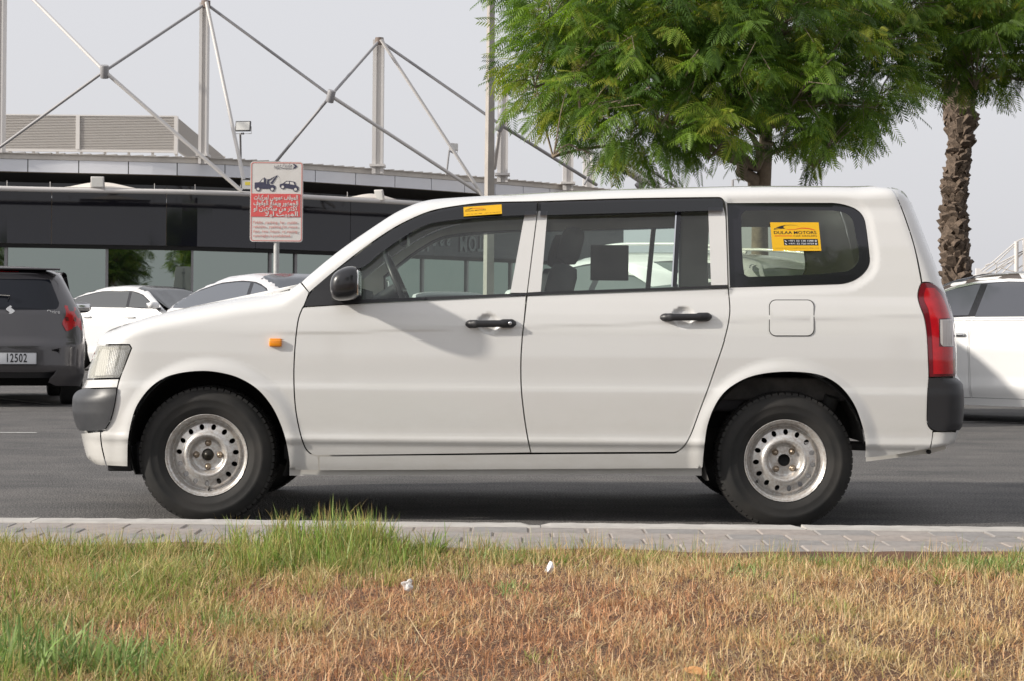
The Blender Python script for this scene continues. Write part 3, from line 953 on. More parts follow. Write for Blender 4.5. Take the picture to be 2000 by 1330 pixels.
# black sash, mirror sail, waist strips
sub('mirror_sail', fdoor, [(595, 599), (612, 567), (664, 524), (704, 494), (706, 590), (669, 594.5)], M['black_plastic'], off=-0.004)
sub('window_sash', fdoor, [(704, 494), (716, 484), (768, 449), (810, 427), (846, 414), (898, 404), (950, 399), (1049.5, 396.5), (1049.5, 418), (1025, 418), (976, 420.5), (924, 424), (872, 429), (833, 437), (786, 462), (742, 493), (704, 524)], M['black_plastic'], off=0.002)
sub('waist_strip', fdoor, [(669, 588.5), (705, 586.3), (1025, 573.3), (1029, 573.3), (1029, 577.6), (669, 595)], M['black_plastic'], off=-0.006)
sub('window_sash', rdoor, [(1051.5, 396.5), (1225, 391), (1404, 388.3), (1412.5, 396), (1413, 412), (1382, 412), (1070, 420), (1052, 420)], M['black_plastic'], off=0.002)
sub('waist_strip', rdoor, [(1030.5, 573.3), (1057, 571), (1419, 558.2), (1421.5, 563), (1030.5, 577.6)], M['black_plastic'], off=-0.006)
sub('divider_bar', rdoor, [(1322, 412), (1330, 412), (1322, 561), (1313.5, 561)], M['gloss_black'], off=0.004)
sub('divider_chrome', rdoor, [(1319.5, 412), (1322, 412), (1313.5, 561), (1311, 561)], M['chrome'], off=0.002)
sub('side_window', fdoor, [(703, 590), (703, 522), (742, 491), (786, 460), (833, 435), (872, 427), (924, 422), (1026, 416), (996, 576)], M['glass'], off=0.010, thick=0)
sub('side_window', rdoor, [(1068, 418), (1320, 412), (1312, 563), (1056, 574)], M['glass'], off=0.010, thick=0)
sub('side_window', rdoor, [(1329, 412), (1384, 411), (1390, 561), (1322, 563)], M['glass'], off=0.010, thick=0)
# rear quarter window: glass behind a printed black border
qclear = [(1448, 424), (1457, 412), (1540, 411), (1623, 412), (1651, 417.5), (1664, 429), (1671, 460), (1678, 498), (1675, 513.5), (1651, 531), (1559, 538), (1462, 541.6), (1454, 537), (1450, 500)]
qw = vp('quarter_window', qwin, M['gloss_black'], holes=[qclear], off=0.012, thick=0.006, inset=0.2, d=False)
for k in (0, 1):
    V, F, N = make_panel(VAN, cam_map, qclear, (), 12, 0.0125, 0, -0.5, (YN, YC))
    if k: V, F, N = mirror_y(V, F, N, YC)
    van_np('pane', V, F, N, M['glass_dark'], qw[k])
# wind visors
sub('wind_visor', fdoor, [(664, 525), (716, 484.5), (768, 449.5), (810, 428), (846, 415), (898, 404.5), (950, 399.5), (1048, 396), (1047.5, 420), (1025, 421), (976, 423), (924, 427), (872, 432), (833, 440), (786, 465), (742, 496), (705, 524)], M['visor'], off=-0.022, thick=0.018)
sub('wind_visor', rdoor, [(1057, 397), (1225, 391.5), (1405, 388.5), (1411.5, 394), (1412, 413), (1382, 412.5), (1070, 421), (1055, 421)], M['visor'], off=-0.022, thick=0.018)

# fuel flap: a cut line and its lid
vp('fuel_flap', rrect(1503.5, 587.5, 1589, 656, 12), M['paint'], off=-0.0042, thick=0.004, inset=0, mirror=False, raw=True)
vp('fuel_flap_gap', rrect(1502, 586, 1590.5, 657.5, 13), M['dark'], holes=[rrect(1504.2, 588.2, 1588.3, 655.3, 12)], off=-0.0026, thick=0.002, inset=0, mirror=False, raw=True)

# lamps at the rear
M['red_lens'] = principled('red_lens', (0.50, 0.004, 0.012), 0.22, coat=0.8, noise=(30, 0.5, (0.30, 0.002, 0.01)))
M['dark_red'] = principled('dark_red_lens', (0.14, 0.004, 0.012), 0.2, coat=0.8)
M['clear_ribs'] = principled('ribbed_clear_lens', (0.62, 0.58, 0.56), 0.25, coat=0.6)
tl_poly = [(1800, 554), (1815, 553), (1829, 559), (1846, 577), (1854, 598), (1861, 622), (1865, 676), (1866, 734), (1815, 735.5), (1813, 701), (1810, 654), (1805, 619), (1797, 598), (1793, 579), (1796, 563)]
tl = vp('tail_light', tl_poly, M['dark_red'], off=-0.004, thick=0.02, inset=0.6, step=6)
for k in (0, 1):
    for nm, poly, mt, of in (('red_lens', [(1809, 563), (1825, 563), (1840, 580), (1849, 600), (1856, 622), (1834, 623.5), (1834, 676), (1861, 677), (1862, 729), (1823, 730), (1822, 690), (1819, 640), (1813, 605), (1805, 585)], M['red_lens'], -0.007),
                             ('reversing_lens', [(1836.5, 625), (1859, 624.6), (1863, 675), (1843, 675.5), (1837, 668)], M['clear_ribs'], -0.008)):
        V, F, N = make_panel(VAN, cam_map, poly, (), 6, of, 0.004, 0.0, (YN, YC))
        if k: V, F, N = mirror_y(V, F, N, YC)
        van_np(nm, V, F, N, mt, tl[k])
    for j in range(7):          # ribs of the clear lens
        x = 1840 + j*3.0
        V, F, N = make_panel(VAN, cam_map, [(x, 627), (x+1.3, 627), (x+1.8, 673), (x+0.5, 673)], (), 20, -0.0095, 0.002, 0.0, (YN, YC))
        if k: V, F, N = mirror_y(V, F, N, YC)
        van_np('lens_rib', V, F, N, M['clear_ribs'], tl[k])
vp('rear_guard', [(1813, 737), (1866, 736), (1874, 741), (1882, 752), (1884, 796), (1880.5, 829), (1874, 840), (1850, 841), (1827, 840.5), (1814, 832), (1810, 816), (1811.5, 764)], M['grey_plastic'] if False else M['black_plastic'], off=-0.006, thick=0.03, inset=0.8, step=6)
vp('rear_bumper', [(1822, 842), (1873, 842), (1868, 859), (1859, 867), (1846, 871), (1830, 874), (1817, 876)], M['paint'])
vp('tailgate_edge', [(1738, 366.5), (1761, 372), (1773.6, 386.5), (1790, 420.5), (1811, 475), (1828, 517.5), (1839, 551), (1850, 580), (1862, 615), (1868, 660), (1869, 737), (1867, 737), (1864.5, 660), (1858, 615), (1847, 577), (1830, 559), (1815, 552.5), (1801, 552.5), (1786.5, 484), (1769.5, 430), (1754, 390), (1746, 375)], M['paint'], inset=0.8)

# lower lips and underside
def van_box(name, x0, x1, y0, y1, z0, z1, mat, parent=None, r=0.012):
    o = MB().rbox((x0, y0-YC, z0), (x1, y1-YC, z1), r).build(name, mat, parent or van); return o
for s in (0, 1):
    mb = MB(); pts = [PV(568, 926, 4.86), PV(620, 926.5, 4.86), PV(1100, 924.5, 4.86), PV(1250, 922, 4.86), PV(1262, 926, 4.86), PV(1368, 926, 4.86)]
    V, F = [], []
    for i, q in enumerate(pts):
        y = -0.775 if s == 0 else 0.775
        V += [(q.x, y, q.z), (q.x, y, 0.30), (q.x, y+0.006, q.z), (q.x, y+0.006, 0.30)]
    for i in range(len(pts)-1):
        a, b_ = i*4, i*4+4
        F += [(a, b_, b_+1, a+1), (a+2, a+3, b_+3, b_+2), (a, a+2, b_+2, b_)]
    mb.add(V, F); mb.build('sill_flange', M['paint'], van)
    mb = MB(); q0, q1, q2 = PV(1688.5, 899.5, 4.83), PV(1815, 884, 4.83), PV(1845, 876, 4.83)
    y = -0.785 if s == 0 else 0.785
    mb.add([(q0.x, y, q0.z), (q1.x, y, q1.z), (q2.x, y, q2.z), (q2.x, y, .40), (q0.x, y, .36)], [(0, 1, 2, 3, 4)])
    mb.build('rear_flange', M['paint'], van)
    MB().lathe([(0, 0), (0.010, 0), (0.010, 0.02)], (PV(1814, 881.5, 4.79).x, -0.80 if s == 0 else 0.80, PV(1814, 881.5, 4.79).z), n=14).build('bolt', M['dark'], van)
van_box('floor_pan', -1.02, 0.86, YC-0.72, YC+0.72, 0.27, 0.34, M['dark'])
van_box('engine_tray', -1.92, -1.02, YC-0.44, YC+0.44, 0.245, 0.34, M['dark'])
van_box('rear_floor', 0.86, 1.92, YC-0.50, YC+0.50, 0.42, 0.55, M['dark'])
van_box('fuel_tank', 0.35, 0.86, YC-0.45, YC+0.3, 0.22, 0.30, M['dark'])
for s in (-1, 1):
    mb = MB(); xx = PV(265, 900, 4.98).x
    a, b_ = sorted((s*0.30, s*0.72))
    mb.rbox((PV(262, 900, 4.9).x, min(s*0.50, s*0.66), PV(262, 927, 4.9).z), (PV(279, 900, 4.9).x, max(s*0.50, s*0.66), 0.34), 0.006)
    mb.rbox((PV(213, 900, 4.9).x, a, PV(200, 918, 4.9).z), (PV(262, 900, 4.9).x, b_, 0.33), 0.01)
    mb.build('splash_shield', M['black_plastic'], van)
MB().tube([(1.55, 0.25, 0.30), (2.03, 0.28, 0.285)], 0.024, 12).build('exhaust_pipe', M['dusty_dark'], van)
MB().tube([(1.21, -0.62, 0.30), (1.21, 0.62, 0.30)], 0.04, 12).build('rear_axle', M['dusty_dark'], van)
MB().tube([(-1.36, -0.62, 0.30), (-1.36, 0.62, 0.30)], 0.03, 12).build('drive_shaft', M['dark'], van)

# wheel wells
FWX, RWX = PV(403, 888, 4.80).x, PV(1534, 900, 4.80).x
WZ = 0.5*(PV(403, 888, 4.80).z + PV(1534, 899.5, 4.80).z)
for cx, r1 in ((PV(408, 885, 4.78).x, 0.352), (PV(1531, 886, 4.78).x, 0.356)):
    for s in (-1, 1):
        mb = MB(); y0, y1 = s*0.795, s*0.42
        mb.lathe([(r1, y0), (r1+0.012, s*0.76), (r1+0.01, y1), (0.0, y1)], (cx, 0, 0.335), n=40, a0=R(6 if cx > 0 else -22), a1=R(202))
        mb.build('wheel_well', M['dusty_dark'] if cx > 0 else M['dark'], van)
# spring seat and inner rail seen behind the rear tyre
van_box('chassis_rail', RWX-0.40, RWX+0.38, YC-0.70, YC-0.66, 0.555, 0.66, M['dusty_dark'])
MB().tube([(RWX+0.22, -0.70, 0.58), (RWX+0.16, -0.62, 0.36)], 0.035, 12).build('damper', M['dark'], van)

# wheels
M['rim'] = principled('rusty_silver_rim', (0.72, 0.71, 0.69), 0.34, metal=0.6, noise=(70, 0.6, (0.40, 0.31, 0.24)), bump=(60, 0.1, 0.002))
M['hubnut'] = principled('worn_nut', (0.42, 0.34, 0.26), 0.35, metal=0.8)
tmb, rim = wheel_parts(0.303, 0.182, 0.165)
def tyre_mat():
    m, n, l, out = nt('tyre_rubber')
    b = n.new('ShaderNodeBsdfPrincipled'); l.new(b.outputs[0], out.inputs['Surface']); b.inputs['Roughness'].default_value = 0.72
    tc = n.new('ShaderNodeTexCoord'); tx = n.new('ShaderNodeTexNoise'); tx.inputs['Scale'].default_value = 7; tx.inputs['Detail'].default_value = 8
    l.new(tc.outputs['Object'], tx.inputs['Vector'])
    rp = n.new('ShaderNodeValToRGB'); rp.color_ramp.elements[0].position = 0.35; rp.color_ramp.elements[0].color = (0.011, 0.011, 0.011, 1)
    rp.color_ramp.elements[1].position = 0.75; rp.color_ramp.elements[1].color = (0.034, 0.031, 0.028, 1)
    l.new(tx.outputs['Fac'], rp.inputs[0]); l.new(rp.outputs[0], b.inputs['Base Color'])
    return m
M['tyre'] = tyre_mat()
tyre_src = tmb.build('tyre', M['tyre'], None); tyre_me = tyre_src.data; bpy.data.objects.remove(tyre_src)
rim_me = rim_mesh(rim, M['rim'])
def nut_mesh():
    mb = MB(); mb.lathe([(0.0, -0.016), (0.005, -0.015), (0.009, -0.010), (0.0105, -0.004), (0.0105, 0.0), (0.015, 0.001), (0.016, 0.006)], n=14)
    o = mb.build('wheel_nut', M['hubnut'], None); me = o.data; bpy.data.objects.remove(o); return me
nut_me = nut_mesh()
hub_mb = MB().lathe([(0.0, 0.028), (0.010, 0.028), (0.012, 0.034), (0.020, 0.034), (0.024, 0.037), (0.026, 0.050)], n=24)
o_ = hub_mb.build('hub', principled('greasy_hub', (0.03, 0.026, 0.02), 0.4, metal=0.4), None); hub_f_me = o_.data; bpy.data.objects.remove(o_)
hub_mb = MB().lathe([(0.0, 0.058), (0.022, 0.058), (0.024, 0.052), (0.027, 0.040)], n=24)
o_ = hub_mb.build('hub', M['dark'], None); hub_r_me = o_.data; bpy.data.objects.remove(o_)
drum_mb = MB().lathe([(0.0, 0.085), (0.12, 0.085), (0.125, 0.10), (0.125, 0.15)], n=30)
o_ = drum_mb.build('brake_drum', M['dark'], None); drum_me = o_.data; bpy.data.objects.remove(o_)
valve_mb = MB().tube([(0, 0.014, 0), (0, -0.012, -0.006)], 0.0035, 8)
o_ = valve_mb.build('valve', M['rubber'], None); valve_me = o_.data; bpy.data.objects.remove(o_)
wcount = 0
for cx, front in ((FWX, True), (RWX, False)):
    for s in (-1, 1):
        w = bpy.data.objects.new('wheel', tyre_me); C.objects.link(w); w.parent = van
        w.location = (cx, s*0.785, WZ); w.rotation_euler = (0, R(7*wcount), R(180) if s > 0 else 0)
        for nm, me in (('rim', rim_me), ('hub', hub_f_me if front else hub_r_me), ('brake_drum', drum_me)):
            mesh_obj(nm, me, w)
        for k in range(4):
            a = R(90*k + (0 if front else 48) + 7*wcount)
            nn = mesh_obj('wheel_nut', nut_me, w); nn.location = (0.0525*math.cos(a), 0.044, 0.0525*math.sin(a))
        a = R(-88 if front else -128)
        v = mesh_obj('valve', valve_me, w); v.location = (0.152*math.cos(a), 0.040, 0.152*math.sin(a))
        wcount += 1

# bonnet, windscreen, roof, front and rear faces
def vtop(name, poly, mat, off=0.0015, step=0.05, thick=0.01, holes=(), parent=None, inset=0.0):
    V, F, N = make_panel(VAN, top_map(2.0), poly, holes, step, off, thick, inset, (0.2, 1.6), None, eps=0.004, raw=True)
    return van_np(name, V, F, N, mat, parent)
def bow_line(x, n=9, w=0.60, rev=False):
    # line of constant profile position across the car
    r = [(x - 0.03*((w*t)/0.8)**2, YC + w*t) for t in np.linspace(-1, 1, n)]
    return r[::-1] if rev else r
xcowl = PV(604, 572, 5.0).x + 0.045; xhead = PV(826, 396, 5.05).x + 0.045
vtop('bonnet', bow_line(-1.90, w=0.50) + [(xcowl-0.10, YC+0.56)] + bow_line(xcowl-0.03, w=0.54, rev=True) + [(xcowl-0.10, YC-0.56)], M['paint'])
vtop('windscreen', bow_line(xcowl, w=0.60) + bow_line(xhead, w=0.56, rev=True), M['glass'], off=0.004, thick=0)
vtop('cowl', bow_line(xcowl-0.035, w=0.50) + bow_line(xcowl+0.01, w=0.50, rev=True), M['black_plastic'], off=0.006)
vtop('roof', bow_line(xhead+0.006, w=0.57) + [(1.55, YC+0.57), (1.83, YC+0.48), (1.83, YC-0.48), (1.55, YC-0.57)], M['paint'])
vtop('headliner', bow_line(xhead+0.02, w=0.57) + [(1.55, YC+0.57), (1.80, YC+0.48), (1.80, YC-0.48), (1.55, YC-0.57)], M['headliner'], off=0.022, thick=0)
def vend(name, poly, mat, rear=False, off=0.001, step=0.05, thick=0.01, holes=(), parent=None):
    mp = rear_map(3.0) if rear else front_map(-3.0)
    V, F, N = make_panel(VAN, mp, poly, holes, step, off, thick, 0.0, (0.6, 2.6), None, eps=0.004, raw=True)
    return van_np(name, V, F, N, mat, parent)
def rr(y0, z0, y1, z1, r=0.02): return rrect(YC+y0, z0, YC+y1, z1, r)
vend('grille', rr(-0.36, 0.64, 0.36, 0.78), M['black_plastic'], off=0.02)
vend('front_panel', rr(-0.60, 0.585, 0.60, 0.84), M['paint'], off=0.03, holes=[rr(-0.37, 0.63, 0.37, 0.79)])
vend('bumper_centre', rr(-0.56, 0.40, 0.56, 0.585), M['grey_plastic'], off=0.035)
vend('front_apron', rr(-0.58, 0.265, 0.58, 0.395), M['paint'], off=0.03)
for z in (0.67, 0.71, 0.75): vend('grille_bar', rr(-0.35, z-0.006, 0.35, z+0.006, 0.005), M['chrome'], off=0.012)
tgd = vend('tailgate', rr(-0.60, 0.62, 0.60, 1.46, 0.06), M['paint'], rear=True, holes=[rr(-0.52, 1.03, 0.52, 1.38, 0.06)])
vend('rear_window', rr(-0.525, 1.025, 0.525, 1.385, 0.06), M['glass_dark'], rear=True, thick=0, parent=tgd, off=0.004)
vend('rear_bumper_face', rr(-0.66, 0.44, 0.66, 0.60, 0.04), M['black_plastic'], rear=True, off=0.004)
vend('rear_apron', rr(-0.66, 0.36, 0.66, 0.432, 0.02), M['paint'], rear=True, off=0.004)
vend('tailgate_trim', rr(-0.57, 0.60, 0.57, 1.44, 0.06), M['trim'], rear=True, off=0.05, thick=0, holes=[rr(-0.51, 1.05, 0.51, 1.37, 0.06)], parent=tgd)

# near-side details on the doors
def px_pt(px, py, off=0.0):
    """point on the flank seen at a pixel, raised by off towards the camera, in wagon space"""
    O, D = cam_map(np.array([[px, py]], float))
    Q, h_ = VAN.cast(O, D, YN, YC)
    Q = Q[0] - D[0]/np.linalg.norm(D[0])*off
    return Vector((Q[0], Q[1]-YC, Q[2]))
def handle(dd, x0, x1, y, lock):
    for s in (0, 1):
        a = px_pt(x0, y, 0); b = px_pt(x1, y - (x1-x0)*0.012, 0)
        V, F = [], []
        n = 44; m = 14
        for i in range(n+1):
            t = i/n
            c = a.lerp(b, t)
            e = math.sin(math.pi*min(1, max(0, t)))
            hh = 0.0085 + 0.0105*min(1, min(t, 1-t)/0.06)**0.5 - (0.004*math.exp(-((t-0.33)/0.12)**2) if True else 0)
            hh = 0.0155 + 0.004*float(smooth01(np.array((t-.68)/.06))) + 0.0025*float(smooth01(np.array((.26-t)/.06)))
            endf = math.sqrt(max(0.0, 1-((abs(t-0.5)-0.40)/0.10)**2)) if abs(t-0.5) > 0.40 else 1
            hh *= max(0.35, endf)
            outw = -(0.016 + 0.020*min(1, e*1.6))*max(0.5, endf)
            inn = outw + 0.020*(0.6+0.4*endf) + (0.012 if (t < 0.14 or t > 0.70) else 0)
            for k in range(m):
                q = 2*math.pi*k/m
                V.append((c.x, c.y + (outw+inn)/2 + (inn-outw)/2*math.sin(q), c.z + hh*math.cos(q)))
        for i in range(n):
            for k in range(m): F.append((i*m+k, i*m+(k+1) % m, (i+1)*m+(k+1) % m, (i+1)*m+k))
        F.append(tuple(range(m))); F.append(tuple(range(n*m, n*m+m))[::-1])
        if s: V = [(v[0], -v[1], v[2]) for v in V]
        h_ = MB().add(V, F, True).build('door_handle', M['black_plastic'], dd[s])
        if lock:
            q = px_pt(996, y-1.5, 0.030)
            yy = q.y if s == 0 else -q.y
            lk = MB().lathe([(0, -0.003), (0.0075, -0.003), (0.0085, 0.003), (0.0085, 0.02)] if s == 0 else [(0, 0.003), (0.0075, 0.003), (0.0085, -0.003), (0.0085, -0.02)], (q.x, yy, q.z), n=16).build('lock_cylinder', M['chrome'], dd[s])
handle(fdoor, 909, 1008, 633.8, True)
handle(rdoor, 1289, 1390, 621.0, False)

# side repeater
q = px_pt(538.5, 669)
for s in (0, 1):
    vals = []
    mb = MB()
    y = q.y if s == 0 else -q.y; sg = -1 if s == 0 else 1
    a, b_ = sorted((y-sg*0.004, y+sg*0.017))
    mb.rbox((q.x-0.028, a, q.z-0.0165), (q.x+0.028, b_, q.z+0.0165), 0.007)
    mb.build('indicator', M['amber'], van)

# door mirror
def blob(cx, cy, cz, ax, ay, az, p=2.6, nu=22, nv=30):
    V, F = [], []
    for i in range(nu+1):
        ph = math.pi*i/nu - math.pi/2
        for k in range(nv):
            th = 2*math.pi*k/nv
            def sp(c, e): return math.copysign(abs(c)**e, c)
            e = 2/p
            V.append((cx + ax*sp(math.cos(ph), e)*sp(math.cos(th), e), cy + ay*sp(math.cos(ph), e)*sp(math.sin(th), e), cz + az*sp(math.sin(ph), e)))
    for i in range(nu):
        for k in range(nv): F.append((i*nv+k, i*nv+(k+1) % nv, (i+1)*nv+(k+1) % nv, (i+1)*nv+k))
    return V, F
M['mirror_shell'] = principled('mirror_shell', (0.015, 0.015, 0.018), 0.28, coat=0.4)
for s in (0, 1):
    YM = 4.665 + DY
    c = P(675, 555, YM)
    V, F = blob(0, 0, 0, P(706, 555, YM).x-c.x-0.001, 0.105, abs(P(675, 522, YM).z-c.z), 3.2)
    V2 = []
    for (x, y, z) in V:
        # flat glass side to the rear, shell swelling forward, corner cut at the lower front
        t = (x/0.07)
        z2 = z*(1 - 0.10*max(0, -t)) - 0.012*max(0, -t) if z > 0 else z*(1 - 0.22*max(0, t*0.2)) + 0.010*max(0, -t)*0
        z2 = z2 + 0.010*t*(1 if z > 0 else 0.55)
        xx = x if x < 0.055 else 0.055 + (x-0.055)*0.5
        V2.append((c.x + xx + 0.003 + 0.10*z2*0.1, (c.y - YC + y), c.z + z2))
    if s: V2 = [(v[0], -v[1], v[2]) for v in V2]
    mo = MB().add(V2, F, True).build('door_mirror', M['mirror_shell'], van)
    arm = MB(); y0 = 4.72-YC; a = PV(668, 586, 4.74)
    Va = [(a.x-0.045, -0.86, a.z-0.004), (a.x+0.055, -0.86, a.z+0.0), (a.x+0.06, -0.80, a.z+0.02), (a.x-0.05, -0.80, a.z+0.02), (a.x-0.035, -0.94, c.z-0.03), (a.x+0.055, -0.94, c.z-0.03), (a.x+0.06, -0.80, c.z+0.0), (a.x-0.04, -0.80, c.z+0.0)]
    if s: Va = [(v[0], -v[1], v[2]) for v in Va]
    arm.add(Va, [(0,3,2,1),(4,5,6,7),(0,1,5,4),(1,2,6,5),(2,3,7,6),(3,0,4,7)])
    arm.build('mirror_arm', M['black_plastic'], mo)
    g = MB().rbox((c.x+0.056, -0.92-0.085, c.z-0.052), (c.x+0.063, -0.92+0.08, c.z+0.058), 0.003)
    if s:
        g = MB().rbox((c.x+0.056, 0.92-0.08, c.z-0.052), (c.x+0.063, 0.92+0.085, c.z+0.058), 0.003)
    g.build('mirror_glass', M['chrome'], mo)

# inner lining: pillars, doors and quarter panels seen through the far windows
lin_fwin = [(735, 597), (742, 560), (790, 505), (835, 463), (880, 443), (930, 434), (1012, 428), (985, 582)]
def lining(poly, holes, mat, name):
    V, F, N = make_panel(VAN, cam_map, poly, holes, 12, 0.045, 0, 0.0, (YN, YC))
    V2, F2, N2 = mirror_y(V, F, N, YC)
    van_np(name, V2, F2, N2, mat)
    van_np(name, V, F, N, mat)
fwin = [(703, 590), (703, 522), (742, 491), (786, 460), (833, 435), (872, 427), (924, 422), (1026, 418), (996, 576)]
rwin = [(1068, 421), (1384, 412), (1390, 561), (1056, 574)]
rim_all = [(600, 600), (612, 566), (664, 524), (716, 486), (768, 451), (810, 430), (846, 416), (898, 402), (950, 388), (1400, 370), (1735, 370), (1783, 484), (1800, 560), (1812, 660), (1810, 690), (1700, 690), (1640, 665), (1520, 665), (1420, 690), (1366, 803), (1340, 880), (620, 888), (580, 790), (576, 690), (590, 620)]
lining(rim_all, [fwin, rwin, qclear], M['trim'], 'cabin_lining')

# cabin: seats, dashboard, steering wheel, mirror
def seat(x, y, top):
    so = MB()
    so.rbox((x-0.22, y-0.24, 0.50), (x+0.28, y+0.24, 0.66), 0.05)
    Mb = Matrix.Translation((x+0.26, y, 0.62)) @ Matrix.Rotation(R(14), 4, 'Y')
    so.rbox((-0.06, -0.23, 0.0), (0.07, 0.23, top-0.78), 0.05, Mb)
    o = so.build('front_seat', M['seat'], van)
    hb = MB().rbox((-0.045, -0.12, top-0.77), (0.06, 0.12, top-0.60), 0.04, Mb)
    hb.tube([Mb @ Vector((0, -0.06, top-0.86)), Mb @ Vector((0, -0.06, top-0.75))], 0.007, 6); hb.tube([Mb @ Vector((0, 0.06, top-0.86)), Mb @ Vector((0, 0.06, top-0.75))], 0.007, 6)
    hb.build('headrest', M['seat'], o)
seat(PV(1062, 500, 5.2).x-0.30, -0.36, 1.34)
seat(PV(1030, 500, 5.9).x-0.26, 0.36, 1.34)
sb = MB().rbox((0.62, -0.66, 0.50), (1.08, 0.66, 0.66), 0.05)
sb.rbox((0.0, -0.66, 0.0), (0.13, 0.66, 0.50), 0.05, Matrix.Translation((1.0, 0, 0.60)) @ Matrix.Rotation(R(10), 4, 'Y'))
sb.build('rear_seat', M['seat'], van)
db = MB().rbox((-0.98, -0.70, 0.70), (-0.62, 0.70, 0.99), 0.06)
db.rbox((-0.86, -0.62, 0.95), (-0.66, -0.12, 1.045), 0.045)
db.build('dashboard', M['dash'], van)
sw = MB(); cs = Vector((PV(783, 552, 5.2).x, -0.36, PV(783, 566, 5.2).z)); Rm = Matrix.Translation(cs) @ Matrix.Rotation(R(-24), 4, 'Y')
sw.tube([Rm @ Vector((0, 0.185*math.cos(t), 0.185*math.sin(t))) for t in np.linspace(0, 2*math.pi, 33)], 0.014, 8, caps=False)
sw.tube([Rm @ Vector((0, -0.18, 0)), Rm @ Vector((-0.02, 0, 0)), Rm @ Vector((0, 0.18, 0))], 0.016, 8)
sw.tube([Rm @ Vector((-0.02, 0, 0)), Rm @ Vector((-0.22, 0, -0.03))], 0.04, 10)
sw.build('steering_wheel', M['black_plastic'], van)
im = MB().rbox((-0.02, -0.12, -0.035), (0.02, 0.12, 0.035), 0.015, Matrix.Translation(PV(790, 468, 5.5) - Vector((0, YC, 0))))
im.tube([PV(790, 468, 5.5) - Vector((0, YC, 0)), PV(806, 440, 5.55) - Vector((0, YC, 0))], 0.009, 6)
im.build('rear_view_mirror', M['black_plastic'], van)
van_box('parcel_panel', PV(1155, 500, 6.1).x, PV(1230, 500, 6.1).x, YC+0.60, YC+0.62, PV(1200, 548, 6.1).z, PV(1200, 478, 6.1).z, M['seat'], r=0.004)
# ------------------------------------------------------------ the other cars of the car park
def text_mesh(name, txt, size, mat, parent=None, Mx=None, depth=0.001, align='CENTER', bold=0.0, sx=1.0, font_spacing=1.0, center_v=True):
    cu = bpy.data.curves.new(name, 'FONT')
    cu.body = txt; cu.size = size; cu.align_x = align
    cu.align_y = 'CENTER' if center_v else 'BOTTOM_BASELINE'
    cu.offset = bold; cu.extrude = depth; cu.resolution_u = 3; cu.space_character = font_spacing
    o = bpy.data.objects.new(name, cu); C.objects.link(o)
    dg = bpy.context.evaluated_depsgraph_get()
    me = bpy.data.meshes.new_from_object(o.evaluated_get(dg))
    bpy.data.objects.remove(o); bpy.data.curves.remove(cu)
    me.name = name
    if sx != 1.0: me.transform(Matrix.Scale(sx, 4, Vector((1, 0, 0))))
    if Mx is not None: me.transform(Mx)
    me.materials.clear(); me.materials.append(mat)
    return mesh_obj(name, me, parent)

